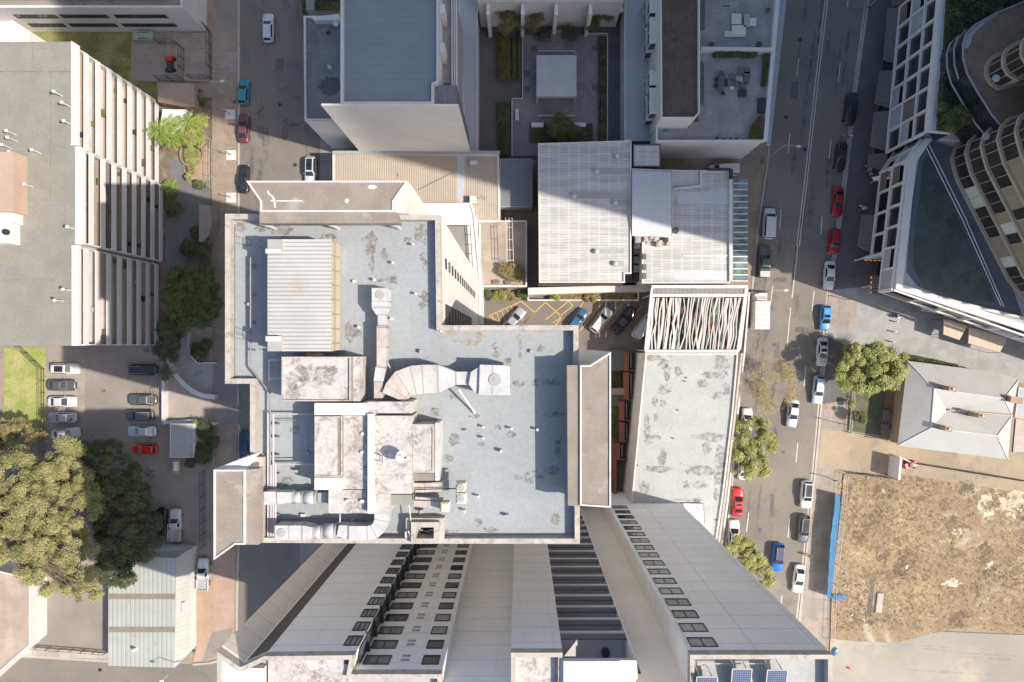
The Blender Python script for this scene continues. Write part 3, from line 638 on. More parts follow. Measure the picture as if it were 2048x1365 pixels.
tree('shade_tree', 'dark green tree standing right of the huge olive tree', 225, 1040, 10, fill(dk, 170, 7.5, .3, 1.1, 1.4), 80000, .13, M['leaf_dark'], 2, r0=.4, fork=4, shell=.6)
lf = [(-40, 760), (10, 850), (60, 840), (95, 870), (40, 900), (-40, 940)]
tree('dry_shrub', 'brownish sparse tree behind the huge tree at the left edge', 20, 870, 6, fill(lf, 90, 4.5, .3, .8, 1), 16000, .12, M['leaf_dry'], 3, r0=.2, fork=2)
gt = [(335, 600), (340, 545), (375, 535), (420, 540), (438, 570), (436, 620), (420, 650), (360, 655), (335, 640)]
tree('garden_tree', 'rounded dark green tree between the stepped balconies and the grey roofed tower', 388, 595, 8, fill(gt, 120, 6.6, .4, .9, .9), 46000, .12, M['leaf_mid'], 4, r0=.3, fork=3, shell=.6)
gt2 = [(325, 640), (360, 645), (362, 690), (345, 725), (312, 712), (322, 665)]
tree('garden_tree', 'darker tree below the rounded one, leaning over the curved ramp', 345, 680, 6, fill(gt2, 60, 4.5, .35, .8, .8), 20000, .13, M['leaf_dark'], 5, r0=.2, fork=2)
def shrub(px, py, z, r, n, mat, label, seed, group=None, name='shrub', k=16, sz=.09):
    cl = [(px + rt.uniform(-.75, .75) * r * 10, py + rt.uniform(-.75, .75) * r * 10, z + rt.uniform(-.2, .2) * r, r * rt.uniform(.2, .45)) for _ in range(k)]
    return tree(name, label, px, py, z, cl, n, sz, mat, seed, group, 'shrub', .05, fork=z * .3)
GS = 'shrubs in the garden beside the stepped apartment block'
for i, (px, py, z, r, n, m_, lb) in enumerate([(398, 470, 2, 1.6, 5000, 'leaf_dark', 'dark shrub below the half round slab'), (378, 497, 2, 1.7, 5000, 'leaf_dark', 'dark shrub above the rounded garden tree'), (405, 500, 2, 1.4, 4000, 'leaf_mid', 'mid green shrub near the small white cover'),
        (350, 420, 1.5, 1.5, 4000, 'leaf_dark', 'dark shrub beside the shaded drive'), (400, 370, 1.2, 1.0, 2500, 'leaf_mid', 'small shrub at the top of the shaded drive'), (340, 392, 1.2, 1.1, 2500, 'leaf_mid', 'shrub against the balconies above the drive'),
        (398, 250, 2.2, 1.9, 6500, 'leaf_bright', 'bright green shrub by the white paving'), (372, 275, 2.5, 1.9, 6500, 'leaf_bright', 'bright green shrub next to the round flower bed'), (402, 283, 1.5, 1.2, 3000, 'leaf_bright', 'small bright shrub on the footpath side of the bed'),
        (378, 352, 1, .9, 2500, 'leaf_bright', 'low bright shrub at the tip of the planted island'), (383, 340, 1, .8, 1500, 'leaf_dry', 'dry brown shrub on the planted island'), (410, 860, 1.8, 1.6, 5000, 'leaf_dark', 'dark shrub right of the grey carport roof'),
        (405, 905, 2, 2.1, 7000, 'leaf_dark', 'large dark shrub below the grey carport roof'), (425, 885, 1.6, 1.2, 3500, 'leaf_mid', 'mid green shrub at the footpath edge'), (384, 925, 1.5, 1.3, 3500, 'leaf_dark', 'dark shrub beside the small white cabinet'), (395, 700, 1.2, 1.5, 4000, 'leaf_dark', 'dark shrub inside the ramp curve'), (410, 690, 1.2, 1.1, 3000, 'leaf_mid', 'green shrub inside the ramp curve'),
        (390, 190, 1.5, 1.3, 3500, 'leaf_dark', 'dark shrub beside the brown shed roof'), (402, 205, 1.2, 1.0, 2500, 'leaf_mid', 'small shrub in the shade near the lamp pole')]):
    shrub(px, py, z, r, n, M[m_], lb, 30 + i, GS)
def hedge(name, poly, z, n, mat, seed, label, cat='hedge', size=.09, h=.9, zb=.05):
    r = np.random.default_rng(seed); q = P(poly, z); xs = [a for a, b in q]; ys = [b for a, b in q]; pts = []
    tri = q
    X = r.uniform(min(xs), max(xs), n * 3); Y = r.uniform(min(ys), max(ys), n * 3); ins = np.zeros(len(X), bool)
    for i in range(len(q)):
        (x1, y1), (x2, y2) = q[i - 1], q[i]; c = ((y1 > Y) != (y2 > Y)) & (X < (x2 - x1) * (Y - y1) / (y2 - y1 + 1e-9) + x1); ins ^= c
    X, Y = X[ins][:n], Y[ins][:n]; n = len(X); wob = .5 + .25 * np.sin(X * 2.1 + 1) + .25 * np.sin(Y * 2.7 + X)
    Z = z - h * .45 * (1 - wob) - r.random(n) * h * .45; p = np.stack([X, Y, Z], 1)
    nrm = np.array([0, 0, .8]) + r.normal(0, .5, (n, 3)); nrm /= np.linalg.norm(nrm, axis=1)[:, None]
    a = np.cross(nrm, r.normal(size=(n, 3))); a /= np.linalg.norm(a, axis=1)[:, None]; b = np.cross(nrm, a); s = size * r.uniform(.6, 1.4, n)[:, None]
    V = np.stack([p - a * s, p - b * s * .6, p + a * s, p + b * s * .6], 1)
    ctr = (sum(xs) / len(xs), sum(ys) / len(ys), zb)
    t = thing(name, label, cat, ctr); core = MB(); core.prism(inset(q, .12), zb, z - h * .55); obj('stems', core, M['bark'], t)
    quads('foliage', V, mat, t); return t
# palm like plants: arching fronds
def palm(px, py, z, rad, nf, mat, label, seed, group, name='palm', trunk=True):
    r = random.Random(seed); x, y = W(px, py, z); x0, y0 = x, y; t = thing(name, label, 'palm', (x0, y0, .05), group)
    if trunk: b = MB(); b.tube((x0, y0, .05), (x0, y0, z), .13, 8, .09); obj('trunk', b, M['bark'], t)
    b = MB()
    for k in range(nf):
        a = 2 * math.pi * (k + r.random() * .6) / nf; L = rad * r.uniform(.75, 1.1); lift = r.uniform(.1, .5)
        prev = None
        for s in range(1, 9):
            f = s / 8; px_ = x0 + math.cos(a) * L * f; py_ = y0 + math.sin(a) * L * f; pz = z + lift * L * math.sin(f * 2.6) * .7 - L * .18 * f * f
            if prev: b.tube(prev, (px_, py_, pz), .02, 4)
            for sd in (-1, 1):
                for q in (0, .5):
                    ll = L * .32 * (1 - abs(f - .45)) ; aa = a + sd * R(55); d = (math.cos(aa) * ll, math.sin(aa) * ll)
                    nx, ny = math.cos(a) * .045, math.sin(a) * .045; ox, oy = math.cos(a) * L * q / 8, math.sin(a) * L * q / 8
                    b.add([(px_ + ox - nx, py_ + oy - ny, pz), (px_ + ox + nx, py_ + oy + ny, pz), (px_ + ox + d[0], py_ + oy + d[1], pz - ll * .28)], [[0, 1, 2]])
            prev = (px_, py_, pz)
    obj('fronds', b, mat, t); return t
PG = 'palms in the garden beside the stepped apartment block'
palm(318, 262, 4.5, 2.2, 15, M['leaf_palm'], 'bright palm overhanging the lowest white balcony', 1, PG)
palm(340, 278, 3.5, 1.9, 14, M['leaf_palm'], 'bright palm left of the round flower bed', 2, PG)
palm(345, 250, 3.2, 1.6, 12, M['leaf_palm'], 'small palm on the white paving', 3, PG)
palm(377, 243, 3.0, 1.7, 13, M['leaf_palm'], 'lush palm by the footpath end of the white paving', 4, PG)
palm(390, 258, 2.5, 1.4, 12, M['leaf_palm'], 'low palm next to the bright shrubs', 5, PG)
palm(340, 375, 1.5, 1.5, 15, M['leaf_palm'], 'low spiky palm at the top of the shaded drive', 6, PG)
palm(395, 851, 2.2, .9, 14, M['leaf_palm'], 'small bright palm at the ramp wall end', 7, PG)
palm(332, 745, 2.5, 1.5, 14, M['leaf_dark'], 'dark spiky palm at the end of the curved ramp wall', 8, PG)
palm(402, 712, 1.5, 1.3, 14, M['leaf_dark'], 'dark spiky palm inside the ramp curve', 9, PG)
palm(360, 540, 4.5, 1.9, 10, M['leaf_mid'], 'thin fronded palm above the rounded garden tree', 10, PG)
# street trees, right road
GT = 'street trees along the wide road'
st = [(1478, 850), (1510, 838), (1535, 850), (1548, 885), (1542, 915), (1530, 950), (1495, 955), (1468, 945), (1462, 910), (1464, 880)]
tree('street_tree', 'leafy bright green street tree above the red coupe', 1478, 900, 6, fill(st, 80, 5.2, .2, .8, 1.2), 24000, .12, M['leaf_bright'], 50, GT, r0=.16, shell=.55)
st = [(1452, 1075), (1475, 1070), (1500, 1080), (1535, 1130), (1550, 1165), (1545, 1178), (1510, 1165), (1455, 1110)]
tree('street_tree', 'bright green street tree half behind the tall grey facade', 1490, 1120, 6, fill(st, 64, 5.2, .2, .75, 1.1), 18000, .12, M['leaf_bright'], 51, GT, r0=.16, shell=.55)
st = [(1690, 700), (1722, 690), (1760, 695), (1808, 710), (1808, 740), (1798, 768), (1760, 782), (1700, 780), (1680, 768), (1676, 740)]
tree('street_tree', 'wide yellow green tree at the corner of the hipped roof house', 1735, 740, 8, fill(st, 110, 6.2, .25, 1.0, 1.3), 40000, .12, M['leaf_bright'], 52, GT, r0=.25, shell=.55)
def bare_tree(px, py, z, rad, label, seed, mat, leafn=0, lean=(0, 0), group=GT, lv=4):
    r = random.Random(seed); x, y = W(px, py, 0); t = thing('bare_tree', label, 'tree', (x, y, .1), group); b = MB(); tips = []
    def grow(p, d, L, rr, n):
        e = p + d * L; b.tube(p, e, rr, 5, rr * .7)
        if n == 0: tips.append(e); return
        for k in range(r.choice((3, 3, 4))):
            nd = (d + Vector((r.uniform(-1, 1), r.uniform(-1, 1), r.uniform(-.25, .4))) * .75); nd.normalize(); grow(e, nd, L * r.uniform(.62, .82), rr * .62, n - 1)
    p0 = Vector((x, y, .1)); e = Vector((x + lean[0] * .3, y + lean[1] * .3, z * .35)); b.tube(p0, e, .12, 7, .09)
    for k in range(6): a = k * 1.05 + r.random() * .6; grow(e, Vector((math.cos(a) * .8 + lean[0] * .25, math.sin(a) * .8 + lean[1] * .25, .55)).normalized(), rad * (.42 if lv == 4 else .34), .05, lv)
    obj('branches', b, mat, t)
    if leafn:
        T = np.array([tuple(q) for q in tips]); rg = np.random.default_rng(seed); i = rg.integers(0, len(T), leafn); p = T[i] + rg.normal(0, .32, (leafn, 3)); s = .03
        a = rg.normal(size=(leafn, 3)) * s; c = rg.normal(size=(leafn, 3)) * s; quads('buds', np.stack([p - a, p - c, p + a, p + c], 1), M['bud_gold'], t)
    return t
M['twig'] = plain('twig', (.40, .32, .19), .9); M['bud_gold'] = plain('bud_gold', (.46, .37, .20), .9); M['twig_dark'] = plain('twig_dark', (.14, .11, .09), .9)
bare_tree(1512, 768, 7, 4.6, 'almost leafless golden street tree beside the grey roof', 5, M['twig'], 16000, (1.6, .2), lv=5)
bare_tree(1672, 712, 7, 3.4, 'bare dark branched tree throwing its shadow over the white sedan', 8, M['twig_dark'], 400, (-.8, .3))
# ================= buildings =================
M['tan_roof'] = pavers('tan_roof', (.46, .36, .28), 5, 3, .03, .08, .9, R(-10), stain=(.36,.28,.22))
def bldg(name, label, px, Z, ph=.9, pw=.4, wallm='white_wall', roofm='grey_roof', z0=0, cat='building', group=None, trim=None, poly=None, slab=False):
    q = ccw(poly or P(px, Z)); cx = sum(a for a, b in q) / len(q); cy = sum(b for a, b in q) / len(q)
    t = thing(name, label, cat, (cx, cy, z0), group); deck = Z - ph
    b = MB(); n = len(q); b.add([(x, y, z0) for x, y in q] + [(x, y, deck) for x, y in q], [[i, (i + 1) % n, n + (i + 1) % n, n + i] for i in range(n)]); obj('wall', b, M[wallm], t)
    b = MB(); b.sheet(inset(q, .01), deck + .004); obj('roof', b, M[roofm], t)
    if ph > .02:
        b = MB(); b.ring(q, pw, deck, Z); obj('parapet', b, M[trim or wallm], t)
    return t
def part(t, name, fn, mat, smooth=False):
    b = MB(); fn(b); return obj(name, b, M[mat] if isinstance(mat, str) else mat, t, smooth=smooth)
def win(t, a, b, z0, z1, nrm, panes=2, mat='glass', frame='dark_metal', d=.02, name='window', fw=.09):
    """window on the vertical plane a->b (world xy) facing nrm; frame with mullions, pane as sub-part"""
    nx, ny = nrm; A = Vector((a[0], a[1])); B = Vector((b[0], b[1])); m = MB()
    def bar(p, q, za, zb):
        m.add([(e.x + nx * k, e.y + ny * k, z) for z in (za, zb) for k in (0.0, .07) for e in (p, q)],
              [[0, 1, 3, 2], [4, 5, 7, 6], [2, 3, 7, 6], [0, 1, 5, 4], [0, 2, 6, 4], [1, 3, 7, 5]])
    D = (B - A).normalized(); bar(A, A + D * fw, z0, z1); bar(B - D * fw, B, z0, z1)
    bar(A + D * fw, B - D * fw, z0, z0 + fw); bar(A + D * fw, B - D * fw, z1 - fw, z1)
    for k in range(1, panes): c = A.lerp(B, k / panes); bar(c - D * fw * .4, c + D * fw * .4, z0 + fw, z1 - fw)
    f = obj(name, m, M[frame], t)
    g = MB(); g.add([(A.x + nx * d, A.y + ny * d, z0 + fw), (B.x + nx * d, B.y + ny * d, z0 + fw), (B.x + nx * d, B.y + ny * d, z1 - fw), (A.x + nx * d, A.y + ny * d, z1 - fw)], [[0, 1, 2, 3]])
    obj('pane', g, M[mat], f); return f
def dupwin(f, dz):
    c = f.copy(); sc.collection.objects.link(c); c.location = c.location + Vector((0, 0, dz))
    for ch in f.children:
        k = ch.copy(); sc.collection.objects.link(k); k.parent = c
        k.material_slots[0].link = 'OBJECT'; k.material_slots[0].material = rnd.choice([M['glass'], M['glass_light'], M['glass_light'], M['blind_glass']])
    return c
M['blind_glass'] = plain('blind_glass', (.30, .29, .26), .3)
def panelmat(name, c, pitch=2.9, off=0., vpitch=0, ax=0, voff=0, var=.04, dark=.55):
    g = NG(name); a = g.mix(g.ramp(g.noise(.15, 4, .6), .3, .7), sh(c, 1 - var), sh(c, 1 + var)); mp = g.n('Mapping'); mp.inputs['Scale'].default_value = (1.2, 1.2, .05); g.l(g.tc, mp.inputs[0]); a = g.mix(g.ramp(g.noise(1, 5, .7, mp.outputs[0]), .5, .75, 0, .22), a, sh(c, .62)); l = g.lines(g.axis(2), pitch, .06, off)
    if vpitch: l = g.math('MAXIMUM', l, g.lines(g.axis(ax), vpitch, .05, voff))
    a = g.mix(g.math('MULTIPLY', l, .9), a, sh(c, .45)); return g.done(a, .8)
M['panel_white'] = panelmat('panel_white', (.86, .84, .81), 2.9)
M['panel_cream'] = panelmat('panel_cream', (.80, .73, .64), 2.9)
M['panel_grey'] = panelmat('panel_grey', (.83, .81, .78), 2.9, 0, 5.2, 0)
M['brown_wall'] = weathered('brown_wall', (.12, .10, .085), .1, .3)
# ---------- central tower ----------
Zc = 58.0
main = [(450, 428), (880, 430), (883, 651), (1157, 651), (1160, 1088), (878, 1088), (878, 1047), (822, 1047), (822, 1088), (517, 1086), (517, 925), (500, 925), (500, 768), (450, 768)]
ct = bldg('central_tower', 'white tower with stained blue grey roof, silver ducts and plant sheds', main, Zc, .9, .42, 'white_wall', 'slate_roof', trim='tile_trim', cat='tower')
def slab(px, Z, pts_low=None):
    q = ccw(P(px, Z)); b = MB(); n = len(q)
    b.add([(x, y, 0) for x, y in q] + [(x, y, Z - .12) for x, y in q], [[i, (i + 1) % n, n + (i + 1) % n, n + i] for i in range(n)]); w = obj('wing_wall', b, M['white_wall'], ct)
    b = MB(); b.sheet(inset(q, .01), Z - .116); obj('wing_roof', b, M['brown_concrete'], ct)
    b = MB(); b.ring(q, .13, Z - .12, Z); obj('wing_parapet', b, M['white_trim'], ct)
    return q
zs = 60.2
slab([(492, 362), (816, 362), (787, 403), (787, 424), (520, 424), (520, 403)], zs)
part(ct, 'wing_slab', lambda b: b.prism(P([(519, 424.5), (794, 424.5), (800, 447), (519, 447)], zs - .25), zs - 1.3, zs - .25, True), 'brown_concrete')
part(ct, 'wing_wall', lambda b: b.prism(P([(787, 403), (816, 427), (787, 426)], 59), 0, 59), 'white_wall')
for x in (530, 660, 787): part(ct, 'bracket', lambda b: b.prism(P([(x - 13, 449), (x + 8, 449), (x + 8, 454), (x + 4, 454)], 58.8), 57.1, 58.8), 'white_trim')
slab([(1160, 731), (1180, 731), (1222, 704), (1222, 1016), (1160, 1012)], zs)
part(ct, 'wing_slab', lambda b: b.prism(P([(1134, 731), (1159.5, 731), (1159.5, 1012), (1136, 1012)], zs - .2), zs - 1.2, zs - .2, True), 'brown_concrete')
slab([(427, 940), (490, 940), (490, 1090), (470, 1090), (427, 1121)], zs)
part(ct, 'wing_slab', lambda b: b.prism(P([(490.5, 940), (517, 938), (517, 1090), (490.5, 1090)], zs - .2), zs - 1.2, zs - .2, True), 'brown_concrete')
part(ct, 'wing_wall', lambda b: b.prism(P([(427, 939), (500, 912), (500, 939)], 59.3), 0, 59.3), 'white_wall')
M['white_streak'] = plain('white_streak', (.62, .6, .57))
for pts in ([(536, 381), (540, 388), (546, 392), (550, 398), (552, 416), (549, 416), (547, 403), (541, 403), (541, 401), (546, 400), (543, 394), (536, 389), (534, 383)], [(552, 401), (604, 401), (608, 406), (603, 403), (552, 403.5)], [(735, 373), (741, 370), (750, 371), (754, 375), (748, 379), (738, 378)], [(690, 399), (696, 397), (698, 401), (696, 407), (690, 405)]):
    part(ct, 'sealant_streak', lambda b: b.sheet(P(pts, zs - .10), zs - .108), 'white_streak')
# east face windows (plane x = const), one row per few floors as seen foreshortened
ex = W(880, 500, Zc)[0]; ex = P([(883, 651)], Zc)[0][0] if False else ex
E0 = W(880, 430, Zc); E1 = W(883, 651, Zc); dE = Vector((E1[0] - E0[0], E1[1] - E0[1])).normalized(); nE = (-dE.y, dE.x); nE = nE if nE[0] > 0 else (-nE[0], -nE[1])
def onE(yw): k = (yw - E0[1]) / (E1[1] - E0[1]); return (E0[0] + (E1[0] - E0[0]) * k, yw)
yc = W(0, 529, 54)[1]
f0 = win(ct, onE(yc + .45), onE(yc - .45), 53.6, 54.7, nE, 1, 'glass_light')
for i in range(1, 14): dupwin(f0, -2.9 * i)
for k in range(11):   # slotted louvre bay at the inner corner
    zt = 55 - k * 2.9
    part(ct, 'louvre', lambda b: b.prism([onE(W(0, 651, Zc)[1] + 1.9), onE(W(0, 651, Zc)[1] + .15), (onE(W(0, 651, Zc)[1] + .15)[0] + .12, W(0, 651, Zc)[1] + .15), (onE(W(0, 651, Zc)[1] + 1.9)[0] + .12, W(0, 651, Zc)[1] + 1.9)], zt - 1.9, zt, True), 'dark_metal')
# --- plant on the roof: every unit is a part of the tower ---
dk_ = Zc - .9
M['rib_light'] = ribbed('rib_light', (.46, .45, .43), 1, .32, .06, .35, .08, stain=(.40, .31, .22), lw=.35)
M['louvre_tan'] = ribbed('louvre_tan', (.43, .37, .28), 0, .22, .05, .5, .08, cross=1.15)
part(ct, 'shed_wall', lambda b: b.prism(P([(537, 481), (678, 489), (678, 701), (537, 701)], 59), dk_, 58.9), 'grey_plant')
part(ct, 'shed_roof', lambda b: b.prism(P([(535, 479), (663, 479), (663, 703), (535, 703)], 60.5), 60.1, 60.5, True), 'rib_light')
part(ct, 'shed_wall', lambda b: b.prism(P([(538, 482), (661, 482), (661, 700), (538, 700)], 60.1), 58.9, 60.1), 'grey_plant')
q0 = P([(663.5, 479), (679, 489), (679, 700), (663.5, 703)], 60)
part(ct, 'shed_louvre', lambda b: b.add([(*P([(663.6, 479)], 60.45)[0], 60.45), (*P([(679.5, 490)], 58.9)[0], 58.9), (*P([(679.5, 700)], 58.9)[0], 58.9), (*P([(663.6, 703)], 60.45)[0], 60.45)], [[0, 1, 2, 3]]), 'louvre_tan')
for y in (479, 673):
    part(ct, 'hatch_box', lambda b: b.prism(P([(535, y), (563, y), (563, y + 30), (535, y + 30)], 60.8), 60.5, 60.8), 'grey_plant'); part(ct, 'hatch_box', lambda b: b.prism(P([(531, y + 19 if y < 500 else y), (560, y + 19 if y < 500 else y), (560, y + 28 if y < 500 else y + 10), (531, y + 28 if y < 500 else y + 10)], 61), 60.5, 61), 'white_trim')
# boxes
def pb(name, x0, y0, x1, y1, z, mat, z0=dk_): part(ct, name, lambda b: b.prism(rect(x0, y0, x1, y1, z), z0, z), mat)
def ring(name, x0, y0, x1, y1, z0, z1, w, mat): part(ct, name, lambda b: b.ring(rect(x0, y0, x1, y1, z1), w, z0, z1), mat)
pb('plant_room', 563, 714, 719, 803, 59.9, 'membrane_white'); ring('plant_parapet', 563, 714, 701, 803, 59.9, 60.1, .1, 'tile_trim'); pb('plant_ledge', 700.5, 714, 706, 803, 60.0, 'brown_concrete', 59.9)
pb('brown_recess', 612, 706, 645, 713, 58.0, 'duct_rust')
pb('stair_head', 629, 833, 675, 953, 60.2, 'membrane_white'); ring('stair_parapet', 629, 833, 684, 954, 60.2, 60.3, .1, 'membrane_white'); pb('stair_head', 675.3, 833, 684, 953, 60.2, 'brown_concrete')
pb('cream_deck', 629, 807, 735, 831, 60.0, 'cream_wall'); pb('cream_deck', 629, 956, 684, 980, 60.0, 'cream_wall')
pb('plant_room', 686, 832, 734, 979, 59.7, 'membrane_white'); pb('plant_room', 657, 980.5, 734, 1027, 59.6, 'membrane_white')
pb('roof_beam', 735, 828, 747, 1028, 60.3, 'white_trim')
pb('plant_room', 748, 832, 824, 950, 59.8, 'membrane_white'); pb('plant_room', 735, 804, 824, 827, 59.95, 'membrane_white')
pb('plant_room', 748, 950.5, 824, 988, 59.75, 'membrane_white'); pb('plant_room', 748, 988.5, 778, 1028, 59.6, 'membrane_white')
pb('plant_room', 825, 851, 863, 944, 59.7, 'membrane_white'); ring('plant_parapet', 818, 849, 868, 946, 59.4, 59.75, .14, 'tile_trim'); pb('side_duct', 870, 846, 879, 962, 59.2, 'steel'); pb('plant_room', 826, 947, 868, 962, 59.3, 'brown_concrete')
for i, (x, y) in enumerate([(765, 843), (811, 839), (766, 882), (797, 883), (725, 868), (724, 905), (726, 1003), (695, 1002), (723, 1027 - 24)]):
    x_, y_ = W(x, y, 59.8); part(ct, 'roof_plinth', lambda b: b.cyl(x_, y_, .14, 59.6, 59.86 + i * .003, 10), 'white_trim')
# satellite dish (bowl, arm, mast)
x, y = W(800, 921, 61); b = MB(); rings = []
ax_ = Vector((.72, .35, .6)).normalized(); qd = ax_.to_track_quat('Z', 'Y'); c0 = Vector((x - .1, y, 60.9))
for k in range(7):
    rr = .62 * k / 6; rings.append([tuple(c0 + qd @ Vector((rr * math.cos(a), rr * math.sin(a), .38 * (k / 6) ** 2))) for a in [2 * math.pi * i / 20 for i in range(20)]])
b.loft(rings, True, False); dish = obj('satellite_dish', b, M['steel'], ct, smooth=True)
b = MB(); b.tube(c0, (x - .2, y, 59.8), .05, 8); b.tube(c0 + qd @ Vector((0, 0, .75)), c0 + qd @ Vector((.0, -.6, .36)), .02, 6); b.tube(c0 + qd @ Vector((0, 0, .75)), c0 + qd @ Vector((.5, .3, .36)), .02, 6); b.ball(tuple(c0 + qd @ Vector((0, 0, .78))), .09, .09, .09); obj('dish_arm', b, M['dark_metal'], dish)
# ducts
def duct(pts, w, h, z, mat='steel', name='duct'):
    """rectangular duct along px path"""
    q = [Vector(W(a, b, z)) for a, b in pts]; ws = w if isinstance(w, (list, tuple)) else [w] * len(q); L = []; Rr = []
    for i, p in enumerate(q):
        d = (q[min(i + 1, len(q) - 1)] - q[max(i - 1, 0)]).normalized(); n = Vector((-d.y, d.x)); L.append(p + n * ws[i] / 2); Rr.append(p - n * ws[i] / 2)
    b = MB(); b.loft([[(L[i].x, L[i].y, z - h), (Rr[i].x, Rr[i].y, z - h), (Rr[i].x, Rr[i].y, z), (L[i].x, L[i].y, z)] for i in range(len(q))]); d = obj(name, b, M[mat], ct)
    f = MB()
    for i in range(len(q)):
        e = (q[min(i + 1, len(q) - 1)] - q[max(i - 1, 0)]).normalized() * .03; a, c = L[i], Rr[i]
        f.loft([[(a.x - e.x, a.y - e.y, z - h - .01), (c.x - e.x, c.y - e.y, z - h - .01), (c.x - e.x, c.y - e.y, z + .03), (a.x - e.x, a.y - e.y, z + .03)], [(a.x + e.x, a.y + e.y, z - h - .01), (c.x + e.x, c.y + e.y, z - h - .01), (c.x + e.x, c.y + e.y, z + .03), (a.x + e.x, a.y + e.y, z + .03)]])
    obj('duct_flange', f, M['grey_plant'], d); return d
zd = 58.9
duct([(760, 577), (760, 603), (760, 615)], 1.33, 1.3, zd, 'steel'); duct([(760, 616), (760, 630)], [1.33, .62], 1.2, zd - .1, 'steel')
duct([(763, 631), (763, 652)], .6, .9, zd - .2, 'steel'); duct([(763, 653), (763, 655)], .8, .9, zd - .1); duct([(763, 656), (763, 695), (763, 735)], .78, .9, zd - .1, 'duct_rust')
duct([(761, 736), (757, 764)], .8, .8, zd, 'steel'); duct([(757, 765), (757, 797)], .72, .9, zd + .1, 'duct_rust')
duct([(788, 795), (793, 783), (806, 768), (827, 761), (846, 759), (876, 758)], [2.0, 2.1, 2.3, 2.35, 2.3, 2.2], 1.5, 59.3, 'duct_rust', 'curved_duct')
duct([(877, 758), (912, 757)], [2.2, 1.05], 1.4, 59.2, 'steel'); duct([(913, 757), (939, 757)], 1.05, 1.0, 59.0, 'steel')
duct([(940, 757), (958, 760)], [1.05, 2.35], 1.5, 59.3, 'steel'); duct([(959, 760), (985, 761), (1022, 761)], [2.4, 2.4, 2.35], 1.6, 59.5, 'steel')
part(ct, 'fallen_pipe', lambda b: b.tube((*W(918, 778, 58), 58.6), (*W(950, 827, 57.3), 57.3), .09, 8), 'white_trim')
part(ct, 'rain_pipe', lambda b: b.tube((*W(774, 725, 59), 58.9), (*W(781, 752, 59), 57.6), .06, 8), 'steel')
# left small horizontal ducts
duct([(528, 997), (553, 997)], 1.05, 1.1, zd, 'steel'); duct([(554, 997), (585, 995)], [1.0, .8], 1.0, zd, 'steel')
def rd(x0, y0, x1, y1, r, z): part(ct, 'round_fan', lambda b: b.tube((*W(x0, y0, z), z), (*W(x1, y1, z), z), r, 20), 'steel', True); part(ct, 'fan_flange', lambda b: b.tube((*W(x1 - 2, y1, z), z), (*W(x1 + 1, y1, z), z), r + .07, 20), 'grey_plant')
rd(586, 995, 608, 995, .5, 58.3); rd(610, 995, 634, 995, .55, 58.3); duct([(636, 996), (657, 996)], .8, .8, 58.6, 'slate_roof')
duct([(550, 1066), (578, 1066), (604, 1066)], 1.15, 1.3, 59.1, 'steel'); duct([(605, 1066), (626, 1066)], [1.15, .85], 1.2, 59.1, 'steel')
rd(627, 1064, 648, 1064, .55, 58.5); rd(650, 1062, 674, 1062, .6, 58.5); duct([(676, 1062), (697, 1066)], [.9, 1.15], 1.1, 59.1, 'steel')
duct([(698, 1067), (735, 1067), (748, 1064), (758, 1055), (763, 1042), (763, 1028)], [1.15, 1.15, 1.15, 1.15, 1.15, 1.15], 1.2, 59.2, 'steel', 'curved_duct')
# right end cluster
duct([(826, 976), (850, 976), (884, 974)], .75, .9, 58.8, 'duct_rust'); duct([(828, 1004), (858, 1006), (884, 1008)], .8, .6, 58.2, 'duct_rust'); pb('green_unit', 779, 990, 826, 1010, 58.9, weathered('green_unit', (.25, .26, .22), .1, .5))
def rb(name, x0, y0, x1, y1, z0, z1):
    part(ct, name, lambda b: b.frustum([(a, c) for a, c in inset(rect(x0, y0, x1, y1, z1), 0)], z0, inset(rect(x0, y0, x1, y1, z1), 0), z1 - .12, True), 'cream_unit'); part(ct, name + '_lid', lambda b: b.frustum(inset(rect(x0, y0, x1, y1, z1), .0), z1 - .12, inset(rect(x0, y0, x1, y1, z1), .12), z1), 'cream_unit')
M['cream_unit'] = weathered('cream_unit', (.58, .54, .43), .06, .8)
rb('air_unit', 911, 967, 931, 985, 59.0, 60.2); rb('air_unit', 911, 987, 932, 1009, 59.0, 60.2); rb('air_unit', 880, 1006, 898, 1026, 58.4, 59.4)
for (a, b_) in (((829, 980), (912, 978)), ((829, 1001), (884, 1003)), ((829, 980), (829, 1002))): part(ct, 'unit_frame', lambda b: b.tube((*W(*a, 59.2), 59.1), (*W(*b_, 59.2), 59.1), .045, 6), 'dark_metal')
# pipes along the west roof
def pipe(pts, z, r, mat='pipe'): part(ct, 'pipe', lambda b: [b.tube((*W(*a, z), z), (*W(*c, z), z), r, 8) for a, c in zip(pts, pts[1:])], mat)
M['pipe'] = weathered('pipe', (.50, .47, .49), .08, 1, 5, rough=.4)
M['pipe_dark'] = weathered('pipe_dark', (.22, .215, .23), .1, 1, 5, rough=.5)
pipe([(507, 514), (501, 516), (501, 737), (540, 786), (540, 1075)], 57.8, .08, 'pipe_dark')
for k, x in enumerate((536, 541.5, 546.5, 551)): pipe([(x, (826, 930, 828, 927)[k]), (x, 1078)], 57.75, .085, 'pipe')
pipe([(546.5, 828), (628, 829)], 57.75, .07); pipe([(536, 844), (536, 930)], 57.75, .06, 'pipe_dark'); pipe([(551, 928), (628, 929)], 57.75, .07)
pipe([(551, 841), (598, 841)], 57.6, .04, 'pipe_dark'); pipe([(551, 925), (600, 924)], 58.0, .05, 'pipe_dark')
for y in (530, 588, 645, 700, 760, 848, 874, 910, 948, 1030, 1060): part(ct, 'pipe_rack', lambda b: b.pbox(498 if y < 770 else 533, y, 508 if y < 770 else 556, y + 2, 57.2, 57.68), 'pipe_dark')
